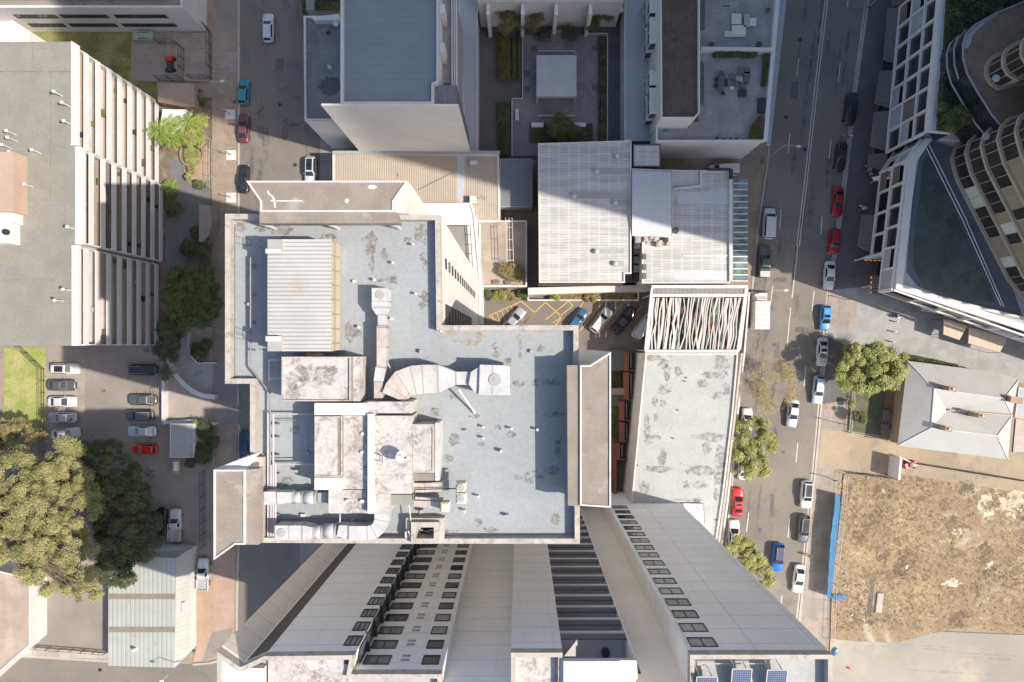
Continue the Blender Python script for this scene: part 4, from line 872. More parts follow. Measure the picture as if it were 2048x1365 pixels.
pipe([(538, 763), (538, 720), (560, 720)], 57.8, .08); pipe([(538, 757), (562, 757)], 57.8, .06)
pipe([(520, 1083), (640, 1082), (815, 1080)], 57.6, .06, 'pipe_dark'); pipe([(817, 1064), (811, 1064), (811, 1075), (820, 1072)], 58, .07); pipe([(816, 1062), (820, 1070), (824, 1082)], 58.3, .06); pipe([(680, 1028), (680, 1045), (668, 1052), (655, 1070)], 58.6, .05, 'white_trim')
pipe([(818, 1010), (822, 1045)], 58.2, .05, 'white_trim')
for i, (x, y) in enumerate([(832, 588), (783, 638), (718, 655), (883, 662), (967, 855), (967, 877), (880, 853), (880, 872), (498, 609), (826, 489), (786, 526), (749, 560), (881, 1059), (957, 994), (930, 1023), (1023, 858), (1075, 860)]):
    x_, y_ = W(x, y, 57.6); part(ct, 'vent_pipe', lambda b: (b.cyl(x_, y_, .07, dk_, 57.55, 8), b.cyl(x_, y_, .12, 57.55, 57.68 + i * .001, 8)), 'white_trim')
def ant(x, y, z=58.6):
    a = W(x, y, z); part(ct, 'aerial', lambda b: [b.tube((*W(*p, z), z + k * .01), (*W(*q_, z), z + k * .01), .022, 5) for k, (p, q_) in enumerate([((x - 17, y - 6), (x, y)), ((x - 17, y + 8), (x, y + 12)), ((x, y), (x, y + 14))])], 'dark_metal')
ant(502, 480, 58.5); ant(534, 486, 60.9); ant(502, 667, 58.5); ant(534, 690, 60.9); ant(765, 912, 60.1); 
part(ct, 'roof_cap', lambda b: b.ring(rect(822, 1045, 878, 1088, 58.5), .42, dk_, 58.5), 'tile_trim')

def stain_list(z, mat, items, t, sc_=1.0, name='roof_stain'):
    for k, (x, y, rx, ry) in enumerate(items): part(t, name, lambda b: b.sheet(P(blob(x, y, rx * sc_, ry * sc_, 22, .3), z), z + k * .0006), mat)
stain_list(57.112, 'stain_brown', [(524, 457, 14, 7), (565, 462, 20, 15), (658, 475, 18, 9), (741, 478, 15, 14), (741, 501, 10, 10), (743, 530, 7, 18), (843, 469, 12, 20), (845, 513, 7, 10), (852, 532, 7, 12), (849, 604, 12, 20), (702, 665, 18, 20), (1037, 768, 12, 8), (1078, 765, 14, 8), (989, 693, 7, 7), (993, 709, 7, 8), (1015, 722, 8, 6), (1083, 698, 8, 8), (1040, 700, 4, 22), (905, 791, 8, 8), (949, 832, 10, 5), (870, 825, 10, 8), (908, 879, 12, 14), (894, 916, 12, 8), (961, 890, 9, 5), (1023, 869, 9, 7), (996, 856, 7, 6), (1058, 955, 26, 12), (954, 1045, 10, 8), (982, 1060, 16, 5), (1111, 1039, 9, 12), (1116, 895, 7, 22), (1105, 765, 16, 6), (1108, 829, 20, 6), (1105, 940, 14, 10), (888, 1070, 20, 7), (785, 560, 12, 8), (770, 508, 8, 12), (815, 480, 8, 6), (812, 440, 14, 4), (590, 860, 12, 8), (575, 965, 12, 12), (760, 560, 8, 5), (480, 455, 14, 9), (1040, 660, 20, 5), (900, 1064, 24, 4)], ct)
for k, (x, y, w, h) in enumerate([(704, 560, 6, 5), (838, 700, 5, 7), (890, 940, 6, 4), (1000, 900, 4, 6), (1060, 700, 6, 6), (930, 860, 4, 4), (770, 690, 0, 0), (590, 940, 6, 5), (612, 905, 5, 5), (870, 900, 5, 8), (1010, 1030, 7, 5), (840, 1020, 6, 6), (600, 1030, 8, 5), (700, 1040, 6, 5)]):
    if w: part(ct, 'junction_box', lambda b: b.prism(rect(x, y, x + w, y + h, 57.6), dk_, 57.45 + (k % 4) * .1), 'grey_plant' if k % 3 else 'white_trim')
for k, pts_ in enumerate([[(598, 905), (612, 905), (612, 860), (628, 860)], [(556, 1040), (640, 1036), (700, 1042), (735, 1040)], [(840, 1020), (840, 1060), (875, 1070), (1150, 1072)], [(470, 450), (470, 760)], [(510, 800), (515, 900), (533, 915)]]): pipe(pts_, 57.2 + k * .012, .035, 'pipe_dark' if k % 2 else 'pipe')
for (x, y, z_, r) in ((760, 590, 58.92, .35), (990, 760, 59.52, .5), (563, 1066, 59.12, .35), (640, 745, 59.92, .3), (921, 976, 60.22, .3), (921, 998, 60.22, .3)): xx, yy = W(x, y, z_); part(ct, 'fan_grille', lambda b: (b.cyl(xx, yy, r, z_, z_ + .05, 16), b.cyl(xx, yy, r * .3, z_ + .05, z_ + .09, 10)), 'grey_plant')
stain_list(57.14, 'stain_lichen', [(940, 679, 28, 14), (962, 670, 14, 8), (1037, 677, 10, 7), (1078, 661, 16, 5), (905, 668, 14, 6), (480, 448, 10, 7)], ct)
stain_list(59.92, 'stain_grey', [(612, 745, 28, 16), (590, 785, 18, 14), (655, 740, 22, 10), (660, 760, 14, 10)], ct)
# ---------- south tower ----------
Zt = 60.0; X = lambda px, Y: (px - CX) * (H - Zt) / F
pts = [(434, 1303), (478, 1334), (484, 1334), (528, 1313), (709, 1311), (702, 1349), (883, 1349), (884, 1377), (1022, 1377), (1022, 1306), (1125, 1306)]
q = P(pts, Zt)
bx0, bx1 = q[-1][0], W(1273, 1321, Zt)[0]; by = W(0, 1320, Zt)[1]
xr = W(1380, 1310, Zt)[0]; xe = W(1665, 1311, Zt)[0]; yr_ = W(0, 1378, Zt)[1]; yf = W(0, 1310, Zt)[1]
foot = q + [(bx0, by - 3.2), (bx1 + .0, by - 3.2), (bx1, yr_), (xr, yr_), (xr, yf), (xe, yf), (xe, -75), (6.3, -75), (6.3, -46.5), (q[0][0], -45.7)]
stw = bldg('south_tower', 'tall white and cream apartment tower leaning in from the bottom edge, with rows of windows', None, Zt, .8, .35, 'panel_white', 'slate_roof_worn', cat='tower', poly=foot, trim='tile_trim')
WQ = {k: [W(*p, Zt) for p in v] for k, v in {'a': [(434, 1303), (478, 1334)], 'g': [(484, 1334), (528, 1313)], 'c': [(528, 1313), (709, 1311)]}.items()}
def clad(a, b, z0, z1, mat, off=.03, name='cladding'):
    d = Vector((b[0] - a[0], b[1] - a[1])).normalized(); n = Vector((-d.y, d.x)); n = n if n.y > 0 or (abs(n.y) < .2 and n.x * ((a[0] + b[0]) / 2) < 0) else -n
    part(stw, name, lambda m: m.wall((a[0] + n.x * off / 2, a[1] + n.y * off / 2), (b[0] + n.x * off / 2, b[1] + n.y * off / 2), off, z0, z1), mat)
clad(WQ['a'][0], WQ['a'][1], 0, 59, 'panel_cream'); clad(WQ['g'][0], WQ['g'][1], 0, 59, 'brown_wall')  # notch face in dark brown: its shade is put into the wall colour
clad((xr + 0, yf), (xe, yf), 8, 59.2, 'panel_grey', .04)
clad((q[6][0] + .35, yr_), (q[8][0], yr_), 0, 59.9, 'cream_wall', .03); clad((bx1, yr_), (xr, yr_), 0, 59.9, 'cream_wall', .03)
# bright roof edge pieces at the left
part(stw, 'roof_block', lambda m: m.prism(P([(437, 1312), (477, 1338), (527, 1338), (527, 1420), (437, 1420)], 60), 59.25, 59.9), 'white_trim')
part(stw, 'roof_block', lambda m: m.prism(P([(532, 1318), (700, 1317), (700, 1420), (532, 1420)], 60), 59.25, 59.55), 'membrane_white')
part(stw, 'roof_opening', lambda m: m.prism(P([(685, 1318), (699, 1318), (699, 1335), (685, 1335)], 60.1), 59.0, 59.6), 'dark_metal')
# windows right column
yw = yf + .042; f0 = win(stw, (W(1377, 0, 57.8)[0], yw), (W(1431, 0, 57.8)[0], yw), 57.0, 58.7, (0, 1), 2, 'glass_light')
for i in range(1, 17): dupwin(f0, -2.9 * i)
yb = q[6][1] + .005
f0 = win(stw, (W(729, 0, 57.6)[0], yb), (W(781, 0, 57.6)[0], yb), 56.8, 58.4, (0, 1), 2, 'glass_light')
for i in range(1, 16): dupwin(f0, -2.9 * i)
f0 = win(stw, (W(845, 0, 57.6)[0], yb), (W(879, 0, 57.6)[0], yb), 56.8, 58.4, (0, 1), 1, 'glass')
for i in range(1, 16): dupwin(f0, -2.9 * i)
for i in range(16):
    z = 57.2 - 2.9 * i
    for k in (0, .75): part(stw, 'vent_grille', lambda m: m.box(W(804, 0, 57)[0], yb - .02, z + k - .55, W(821, 0, 57)[0], yb + .03, z + k - .2), 'grey_plant')
f0 = win(stw, (W(1256, 0, 58)[0], yr_ + .035), (W(1283, 0, 58)[0], yr_ + .035), 55.9, 57.6, (0, 1), 2, 'glass_light')
# stair window notch at the left bay (glazed corner column)
cxn = q[4][0] + .01
for i in range(18):
    z = 58.4 - 2.9 * i; a = (cxn, q[5][1] + .12); b_ = (cxn, q[4][1] - .12)
    win(stw, a, b_, z - 2.2, z, (1, 0), 1, 'glass_light', fw=.12)
    win(stw, (cxn - 1.35, q[4][1] + .01), (cxn - .05, q[4][1] + .01), z - 1.9, z - .1, (0, 1), 3, 'glass_light', fw=.08)
    part(stw, 'window_box', lambda m: (m.box(cxn - .02, q[5][1] + .05, z - 2.45, cxn + .35, q[4][1] + .18, z - 2.3)), 'dark_metal')
# balconies: recess faces, slabs, balustrades
M['dim_wall'] = weathered('dim_wall', (.34, .33, .31), .06, .4)
part(stw, 'balcony_roof', lambda m: m.prism([(bx0 - .15, by), (bx1, by), (bx1 + .1, by - 1.4), (bx1 - 1.4, by - 3.3), (bx0 - .15, by - 3.3)], 59.7, 60.1, True), 'white_trim')
part(stw, 'blade_wall', lambda m: m.box(bx1 - .12, by - 3.2, 0, bx1, by - .02, 59.7), 'panel_white')
for i in range(19):
    z = 56.0 - 2.9 * i
    part(stw, 'balcony_slab', lambda m: m.box(bx0, by - 3.2, z - 1.45, bx1 - .13, by, z - 1.05), 'white_trim')
    bal = part(stw, 'balustrade', lambda m: m.box(bx0 + .1, by - .13, z - 1.04, bx1 - .15, by - .09, z - .02), 'clear_glass')
    b = MB(); b.tube((bx0, by - .1, z + .02), (bx1 - .15, by - .1, z + .02), .045, 6); obj('rail', b, M['dark_metal'], bal)
    win(stw, (bx0 + .3, by - 3.19), (bx0 + 2.4, by - 3.19), z - 1.0, z + 1.1, (0, 1), 1, 'glass_light'); win(stw, (bx0 + 2.6, by - 3.19), (bx1 - .5, by - 3.19), z - 1.0, z + 1.1, (0, 1), 3, 'glass')
    if i in (0, 2, 3, 5, 6, 7):
        xx = bx1 - rnd.uniform(1, 2); s = part(stw, 'balcony_seat', lambda m: (m.cyl(xx, by - 1.6, .35, z - 1.04, z - .6, 10), m.box(xx - .35, by - 2.0, z - .6, xx + .35, by - 1.9, z - .2)), 'dark_metal')
part(stw, 'roof_hatch', lambda m: m.prism(P([(1029, 1314), (1120, 1314), (1120, 1420), (1029, 1420)], 59.6), 59.2, 59.35), 'membrane_white')
part(stw, 'roof_step', lambda m: m.prism(P([(1127, 1323), (1240, 1323), (1240, 1420), (1127, 1420)], 60.4), 60.1, 60.4), 'white_trim')
# solar panels on the south tower roof: each a thing
M['solar'] = pavers('solar', (.09, .10, .15), .17, .17, .012, .1, 3.0, rough=.2)
for i, (x0, y0, x1, y1, lb) in enumerate([(1393, 1353, 1434, 1372, 'leftmost solar panel on the south tower roof'), (1464, 1337, 1503, 1372, 'middle solar panel on the south tower roof'), (1534, 1339, 1574, 1372, 'rightmost solar panel on the south tower roof')]):
    c = W((x0 + x1) / 2, 1372, 60); t = thing('solar_panel', lb, 'solar panel', (*c, 59.2), 'solar panels on the south tower roof'); zt_ = 60.3
    a, b_ = W(x0, y0, zt_), W(x1, y0, zt_); L = 3.4
    part(t, 'panel', lambda m: m.add([(a[0], a[1], zt_ + .1), (b_[0], b_[1], zt_ + .1), (b_[0], b_[1] - L, zt_ - .7), (a[0], a[1] - L, zt_ - .7)], [[0, 3, 2, 1]]), 'solar')
    part(t, 'panel_frame', lambda m: [m.tube(p, r_, .045, 5) for p, r_ in [((a[0], a[1], zt_ + .1), (b_[0], b_[1], zt_ + .1)), ((a[0], a[1], zt_ + .1), (a[0], a[1] - L, zt_ - .7)), ((b_[0], b_[1], zt_ + .1), (b_[0], b_[1] - L, zt_ - .7)), ((a[0] + .3, a[1] - .2, zt_), (a[0] + .1, a[1] + .5, 59.2)), ((b_[0] - .3, a[1] - .2, zt_), (b_[0] - .6, a[1] + .5, 59.2))]], 'white_trim')
part(stw, 'roof_pipe', lambda m: [m.tube((*W(*p, 59.8), 59.6), (*W(*r_, 59.8), 59.6), .05, 6) for p, r_ in [((1402, 1330), (1530, 1330)), ((1405, 1332), (1405, 1352)), ((1530, 1330), (1536, 1338))]], 'white_trim')
# ---------- west apartment block, stepped balconies ----------
Zw = 22.2; roofp = [(-200, 84), (130, 84), (130, 692), (-200, 692)]
M['roof_west'] = weathered('roof_west', (.275, .262, .222), .09, .3, 7, (.23, .218, .185), .22, .45, .7, .95, gk=.22)
wb = bldg('apartment_block', 'wide block with flat grey roof and eight tiers of white balconies', roofp, Zw, .0, .3, 'white_trim', 'roof_west', trim='white_trim')
part(wb, 'roof_edge', lambda b: b.prism(P([(130.3, 84), (142, 84), (142, 291), (150, 292), (150, 490), (143, 491), (143, 692), (130.3, 692)], Zw), 21.7, Zw + .004, True), 'roof_west')
part(wb, 'roof_edge', lambda b: (b.prism(P([(142.2, 82), (154, 89), (154, 291), (142.2, 291)], Zw), 21.6, Zw, True), b.prism(P([(150.2, 292.5), (166, 296), (166, 489), (150.2, 489.5)], Zw), 21.6, Zw, True), b.prism(P([(143.2, 491), (157, 491), (157, 692), (143.2, 692)], Zw), 21.6, Zw, True)), 'white_wall')
fl = 2.62; M['wicker_dark'] = plain('wicker_dark', (.12, .09, .07))
intr = [plain('interior_' + str(i), c) for i, c in enumerate([(.36, .29, .22), (.26, .24, .22), (.34, .28, .22), (.22, .19, .17)])]
for sx, (X0, Ya, Yb) in enumerate([(-60.0, W(0, 90, Zw)[1], W(0, 291, Zw)[1]), (-59.3, W(0, 295, Zw)[1] - .1, W(0, 487, Zw)[1] + .1), (-60.05, W(0, 491, Zw)[1], W(0, 691, Zw)[1])]):
    for i in range(8):
        zt_ = Zw - fl * (i + 1) + .45
        bal = part(wb, 'balcony', lambda b: (b.box(X0 - .12, Yb + .02, zt_ - 1.08, X0, Ya - .02, zt_), b.box(X0 - 1.55, Yb + .01, zt_ - 1.28, X0 - .12, Yb + .16, zt_ + 1.2), b.box(X0 - 1.55, Ya - .16, zt_ - 1.28, X0 - .12, Ya - .01, zt_ + 1.2)), 'white_wall')
        b = MB(); b.box(X0 - 1.6, Yb + .16, zt_ - 1.10, X0 - .12, Ya - .16, zt_ - .96); fo = obj('balcony_floor', b, intr[(i + sx) % 4], bal)
        b = MB()
        for k in range(3):
            yy = Yb + (Ya - Yb) * (k + .5) / 3; b.box(X0 - 1.62, yy - 1.6, zt_ - 1.05, X0 - 1.5, yy + 1.6, zt_ + .9)
        obj('door_glass', b, M['glass'], bal)
        it = []
        b = MB()
        for k in range(1):
            yy = rnd.uniform(Yb + 1, Ya - 1); s = rnd.uniform(.2, .55); b.box(X0 - 1.2 + rnd.random() * .3, yy, zt_ - .95, X0 - .7 + rnd.random() * .4, yy + s * 2, zt_ - .95 + s)
        obj('belongings', b, rnd.choice([M['dark_metal'], M['dark_metal'], M['grey_plant'], M['wicker_dark'], M['leaf_mid']]), bal)
# rooftop bits
part(wb, 'roof_room', lambda b: b.prism(P([(-200, 304), (26, 304), (26, 424), (-200, 424)], 24.8), 21.7, 24.8), weathered('terracotta_roof', (.46, .33, .25), .06, .3, 8))
part(wb, 'roof_room', lambda b: b.prism(P([(-200, 424), (24, 424), (24, 445), (18, 446), (18, 487), (-200, 487)], 24.2), 21.7, 24.2), 'white_wall')
x, y = W(5, 463, 25); part(wb, 'fan_cowl', lambda b: b.cyl(x, y, .4, 24.2, 24.6, 14), 'dark_metal')
for i, (x, y) in enumerate([(107, 183), (123, 205), (127, 242), (14, 275), (17, 304), (63, 300), (47, 368), (134, 454), (126, 579), (109, 601), (3, 290), (12, 262)]):
    a = W(x, y, 24.0); part(wb, 'vent_pipe', lambda b: (b.cyl(*a, .07, 21.7, 23.9, 8), b.box(a[0] - .18, a[1] - .18, 23.9, a[0] + .18, a[1] + .18, 24.06 + i * .001)), 'white_wall')
Zw_ = 22.2
for k, (x0, y0, x1, y1) in enumerate([(0, 143, 140, 145), (65, 84, 66, 143), (0, 400, 140, 401), (0, 560, 140, 561), (100, 145, 101, 400)]): part(wb, 'roof_seam', lambda b: b.sheet(rect(x0, y0, x1, y1, Zw_), Zw_ + .014 + k * .0006), 'kerb' if 0 else 'stain_grey')
# ---------- north west building ----------
Yn = W(0, 64, 0)[1]; nw = bldg('long_white_building', 'long white building with strips of windows at the top left corner', None, 8.2, .5, .35, 'white_wall', 'grey_roof', poly=[(-140, Yn), (-52.3, Yn), (-52.3, 110), (-140, 110)])
part(nw, 'upper_wall', lambda b: b.box(-140, Yn + 1.3, 8.2, -54.6, 108, 14), 'white_wall')
for x0, x1, z0, z1 in [(31, 114, 4.9, 6.0), (122, 216, 4.9, 6.0), (230, 334, 4.9, 6.0), (60, 130, 1.9, 3.0), (140, 234, 1.9, 3.0), (245, 352, 1.9, 3.0)]:
    zc = (z0 + z1) / 2; win(nw, (W(x0, 0, zc)[0], Yn - .01), (W(x1, 0, zc)[0], Yn - .01), z0, z1, (0, -1), 6)
for x0, x1 in [(217, 300), (308, 375)]: win(nw, (W(x0, 0, 10)[0], Yn + 1.29), (W(x1, 0, 10)[0], Yn + 1.29), 8.9, 11.2, (0, -1), 2, fw=.2, frame='white_trim')
bldg('low_white_wing', 'low bright white flat roof wedge at the left edge above the grey roofed block', [(-200, -40), (0, 25), (60, 63), (60, 90), (-200, 90)], 4, .2, .3, 'white_wall', 'white_wall', cat='building')
# yard things on that side
def fence(name, label, pts, h, matn='dark_metal', posts=2.0, rails=(.15, .5, 1), r=.03, z0=.05, group=None, cat='fence', mesh=False):
    q = P(pts, 0); t = thing(name, label, cat, (*q[0], z0), group)
    for a, c in zip(q, q[1:]):
        L = math.hypot(c[0] - a[0], c[1] - a[1]); n = max(1, round(L / posts))
        for f in rails: part(t, 'rail', lambda b: b.tube((a[0], a[1], z0 + h * f), (c[0], c[1], z0 + h * f), r, 5), matn)
        for k in range(n + 1): x, y = a[0] + (c[0] - a[0]) * k / n, a[1] + (c[1] - a[1]) * k / n; part(t, 'post', lambda b: b.tube((x, y, z0), (x, y, z0 + h + .05), r * 1.6, 6), matn)
        if mesh:
            m = int(L / .3); part(t, 'bars', lambda b: [b.tube((a[0] + (c[0] - a[0]) * k / m, a[1] + (c[1] - a[1]) * k / m, z0 + .1), (a[0] + (c[0] - a[0]) * k / m, a[1] + (c[1] - a[1]) * k / m, z0 + h), .012, 4) for k in range(m)], matn)
    return t
fence('cage_fence', 'black mesh cage around the red cart in the shaded gravel yard', [(322, 90), (356, 90), (370, 101), (370, 163), (322, 163)], 2.4, mesh=True)
fence('boundary_fence', 'tall black railing along the footpath beside the pale terrace', [(415, 56), (424, 70), (424, 160), (415, 160), (386, 160)], 2.2, mesh=True)
fence('boundary_fence', 'dark railing beside the narrow gate at the footpath by the planted island', [(424, 282), (424, 378)], 1.8, 'kerb', mesh=False)
fence('boundary_fence', 'dark wire fence between the bright lawn and the car park', [(40, 690), (90, 738), (90, 880), (92, 925)], 1.6, mesh=True)
fence('boundary_fence', 'dark rail fence along the right edge of the car park', [(312, 760), (312, 842)], 1.2, 'kerb')
fence('yard_fence', 'dark fence beside the white wall of the central tower base', [(412, 940), (412, 1090)], 2.2, mesh=True)
fence('yard_fence', 'fence along the bottom of the empty yard by the side street', [(56, 1290), (216, 1303)], 1.4, mesh=True)
x, y = W(339, 128, 1); t = thing('garden_tractor', 'red and black ride on machine inside the mesh cage', 'machine', (x, y, .3))
part(t, 'body', lambda b: b.frustum([(x - .5, y - 1.3), (x + .5, y - 1.3), (x + .5, y + .3), (x - .5, y + .3)], .6, [(x - .4, y - 1.2), (x + .4, y - 1.2), (x + .4, y + .2), (x - .4, y + .2)], 1.1), 'dark_metal')
part(t, 'bonnet', lambda b: b.frustum([(x - .5, y + .35), (x + .5, y + .35), (x + .5, y + 1.4), (x - .5, y + 1.4)], .6, [(x - .4, y + .4), (x + .4, y + .4), (x + .35, y + 1.25), (x - .35, y + 1.25)], 1.2), PC['red'])
for s in (-1, 1):
    for yy in (-.9, .9): part(t, 'wheel', lambda b: b.tube((x + s * .5, y + yy, .6), (x + s * .75, y + yy, .6), .3, 12), TYRE)
x, y = W(289, 74, 1); t = thing('skip_bin', 'pale green steel box against the white wall in the gravel yard', 'bin', (x, y, .06)); part(t, 'box', lambda b: b.box(x - 1.6, y - .7, .06, x + 1.6, y + .7, 1.5), weathered('green_box', (.3, .36, .27), .1, .8)); 
for s in (-1, 1): part(t, 'lid_bar', lambda b: b.box(x - .9, y + s * .5 - .05, 1.5, x + .9, y + s * .5 + .05, 1.56), 'dark_metal')
t = bldg('garden_shed', 'brown shed roof below the gravel yard', [(314, 165), (389, 168), (389, 213), (368, 213), (316, 204)], 3, .05, .1, 'brick_path', 'brick_path', cat='shed')
bldg('low_white_roof', 'small white paved roof below the brown shed, between palms', [(325, 219), (372, 219), (372, 270), (318, 268)], 2.2, .1, .15, 'white_wall', 'white_wall', cat='building')
b = MB(); cc = W(383, 309, .4); b.ring([(cc[0] + 2.0 * math.cos(a), cc[1] + 2.1 * math.sin(a)) for a in [2 * math.pi * k / 28 for k in range(28)]], .2, .05, .55); t = single('flower_bed', b, M['brick_path'], 'round brick edged flower bed with yellow green planting', 'flower bed')
hedge('bed_planting', [(368, 296), (384, 290), (398, 300), (399, 320), (386, 330), (370, 324), (366, 310)], .7, 4000, M['leaf_bright'], 61, 'yellow green planting inside the round bed', 'planting', .08, .5)
b = MB(); b.prism(P([(398, 408), (420, 412), (424, 440), (418, 470), (404, 485), (398, 484)], 3), .05, 3); t = single('half_round_roof', b, M['concrete_path'], 'half round grey slab roof beside the shaded drive', 'roof')
# planted island, ramp walls
b = MB(); b.prism(P([(366, 330), (384, 325), (412, 290), (418, 300), (418, 352), (402, 372), (384, 374), (371, 355)], .2), .05, .2); tag(obj('planted_island', b, M['orange_earth']), kind='structure')
def curvewall(name, label, pts, w, h, mat='white_trim', cat='wall', z0=.05):
    q = P(pts, h); b = MB()
    L = []; Rr = []
    for i, p in enumerate(q):
        p = Vector(p); d = (Vector(q[min(i + 1, len(q) - 1)]) - Vector(q[max(i - 1, 0)])).normalized(); n = Vector((-d.y, d.x)) * w / 2; L.append(p + n); Rr.append(p - n)
    b.loft([[(L[i].x, L[i].y, z0), (Rr[i].x, Rr[i].y, z0), (Rr[i].x, Rr[i].y, h), (L[i].x, L[i].y, h)] for i in range(len(q))]); return single(name, b, M[mat], label, cat)
curvewall('ramp_wall', 'white curved outer wall of the shaded ramp', [(334, 708), (342, 732), (352, 752), (368, 770), (386, 784), (405, 792), (430, 795)], .75, 1.3)
curvewall('ramp_wall', 'thin white curved inner wall of the shaded ramp', [(377, 664), (375, 690), (384, 716), (396, 727), (431, 726)], .22, .9)
curvewall('garden_wall', 'straight white wall beside the right row of parked cars', [(326, 762), (326, 846)], .5, 1.3)
curvewall('garden_wall', 'white wall between the driveway and the grey carport roof', [(326, 847), (340, 845), (384, 842), (388, 848), (430, 848)], .4, 1.3)
t = bldg('carport', 'grey stained carport roof below the lit driveway', [(340, 848), (388, 848), (388, 916), (340, 916)], 3, .05, .1, 'white_trim', 'ramp_conc', cat='carport')
b = MB(); b.pbox(347, 924, 355, 943, .03, 1.6); single('white_cabinet', b, M['white_wall'], 'small white cabinet on the brick base by the car park exit', 'cabinet')
b = MB(); b.pbox(343, 918, 360, 950, .03, .9); single('brick_base', b, M['brick_path'], 'low brick base around the white cabinet', 'wall')
# green roofed shed bottom left
M['green_roof'] = ribbed('green_roof', (.40, .41, .365), 0, .76, .04, .15, .06, stain=(.36, .27, .19), lw=.15)
M['green_roof2'] = ribbed('green_roof2', (.40, .41, .365), 1, .76, .04, .15, .06, lw=.15)
gs = thing('green_roof_shed', 'large pale green metal roofed shed at the side street corner', 'shed', (*W(300, 1220, 0), 0))
A = [W(217, 1110, 3.6), W(352, 1117, 4.6), W(349, 1336, 4.6), W(216, 1332, 3.6)]; zA = [3.6, 4.6, 4.6, 3.6]
part(gs, 'roof', lambda b: b.add([(x, y, z) for (x, y), z in zip(A, zA)], [[0, 3, 2, 1]]), 'green_roof')
Bq = [W(352, 1117, 4.6), W(378, 1100, 2.6), W(378, 1305, 2.6), W(349, 1336, 4.6)]
part(gs, 'roof', lambda b: b.add([(x, y, z) for (x, y), z in zip(Bq, [4.59, 2.6, 2.6, 4.59])], [[0, 3, 2, 1]]), 'green_roof2')
Cq = [W(217, 1110, 3.6), W(318, 1095, 2.6), W(378, 1100, 2.6), W(352, 1117, 4.6)]
part(gs, 'roof', lambda b: b.add([(x, y, z) for (x, y), z in zip(Cq, [3.6, 2.6, 2.6, 4.59])], [[0, 1, 2, 3]]), 'green_roof2')
part(gs, 'wall', lambda b: b.add([(x, y, z) for z in (0, 1) for x, y in [A[0], Cq[1], Bq[1], Bq[2], A[2], A[3]]][:6] + [(A[0][0], A[0][1], 3.58), (Cq[1][0], Cq[1][1], 2.58), (Bq[1][0], Bq[1][1], 2.58), (Bq[2][0], Bq[2][1], 2.58), (A[2][0], A[2][1], 4.58), (A[3][0], A[3][1], 3.58)], [[i, (i + 1) % 6, 6 + (i + 1) % 6, 6 + i] for i in range(6)]), 'white_trim')
for (x0, y0, y1) in ((217, 1188, 1199), (217, 1254, 1265)):
    def sk(b, x0=x0, y0=y0, y1=y1):
        pts = []
        for px, z in ((218, 3.62), (350, 4.6)):
            for yy in (y0, y1): a = W(px, yy, z); pts.append((a[0], a[1], z + .02))
        b.add(pts, [[0, 1, 3, 2]])
    part(gs, 'skylight_strip', sk, weathered('fibre_strip', (.26, .22, .16), .1, 1))
x, y = W(268, 1300, 4.5); part(gs, 'roof_vent', lambda b: (b.cyl(x, y, .22, 3.7, 4.7, 10), b.cyl(x, y, .32, 4.7, 4.9, 12, .2)), 'white_trim')
x, y = W(366, 1216, 3.8); part(gs, 'roof_vent', lambda b: b.box(x - .15, y - .9, 3.4, x + .15, y + .9, 4.0), 'white_trim')
bldg('tan_roof_building', 'tan tiled flat roof at the bottom left corner below the huge tree', [(-150, 1140), (-10, 1140), (60, 1158), (60, 1290), (-40, 1380), (-150, 1380)], 4, .15, .2, 'white_trim', 'tan_roof', cat='building') if 'tan_roof' in M else None
# ---------- north block: dark roof, terrace, strips ----------
M['blue_roof'] = ribbed('blue_roof', (.20, .225, .245), 1, .9, .03, .12, .05, rough=.5, lw=.15)
M['dark_terrace'] = pavers('dark_terrace', (.22, .21, .22), .6, .6, .02, .15, .8, stain=(.12, .12, .12))
nb = bldg('north_block', 'block with dark blue grey ribbed roof and tall cream blank wall north of the tower', [(681, -60), (878, -60), (878, 166), (868, 170), (868, 209), (681, 209)], 27.2, .6, .35, 'cream_wall', 'blue_roof', trim='white_trim')
part(nb, 'end_wall', lambda b: b.prism(P([(643, 208), (917, 209), (917, 213), (643, 212)], 27), 5, 27.1), 'cream_wall')
part(nb, 'stair_roof', lambda b: b.prism(P([(868.5, 170), (914, 172), (914, 208.5), (868.5, 208.5)], 26.4), 0, 26.4), 'dark_terrace')
part(nb, 'side_strip', lambda b: b.prism(P([(879, -60), (903, -60), (903, 166), (879, 166)], 23), 0, 23), 'grey_plant')
for y in (18, 96): part(nb, 'chimney', lambda b: b.prism(P([(879, y - 12), (889, y - 10), (889, y + 8), (879, y + 8)], 27), 23, 27.0), 'white_wall')
for y in (-10, 30, 68, 120): part(nb, 'vent_slot', lambda b: b.pbox(880, y, 884, y + 22, 23, 23.3), 'dark_metal')
part(nb, 'gutter_rail', lambda b: [b.wall(W(x, -60, 24), W(x + 1, 209, 24), .18, 22.9, 24 + k * .05) for k, x in enumerate((903.5, 908, 912))], 'white_trim')
lt = bldg('terrace_block', 'lower block with dark paved roof terrace and white pipe railing beside the street', [(607, 32), (684, 32), (684, 241), (609, 241)], 14.5, .5, .25, 'cream_wall', 'dark_terrace', trim='white_trim')
part(lt, 'railing', lambda b: [b.tube((*W(611, a, 14.9), 14.9), (*W(611, c, 14.9), 14.9), .04, 6) for a, c in ((36, 110), (112, 190), (192, 238))] + [b.tube((*W(611, y, 14.9), 14.0), (*W(611, y, 14.9), 14.9), .03, 5) for y in range(36, 240, 12)], 'white_wall')
part(lt, 'screen_wall', lambda b: b.prism(P([(623, 34), (678, 28), (678, 40), (627, 41)], 15.3), 14, 15.3), 'white_trim')
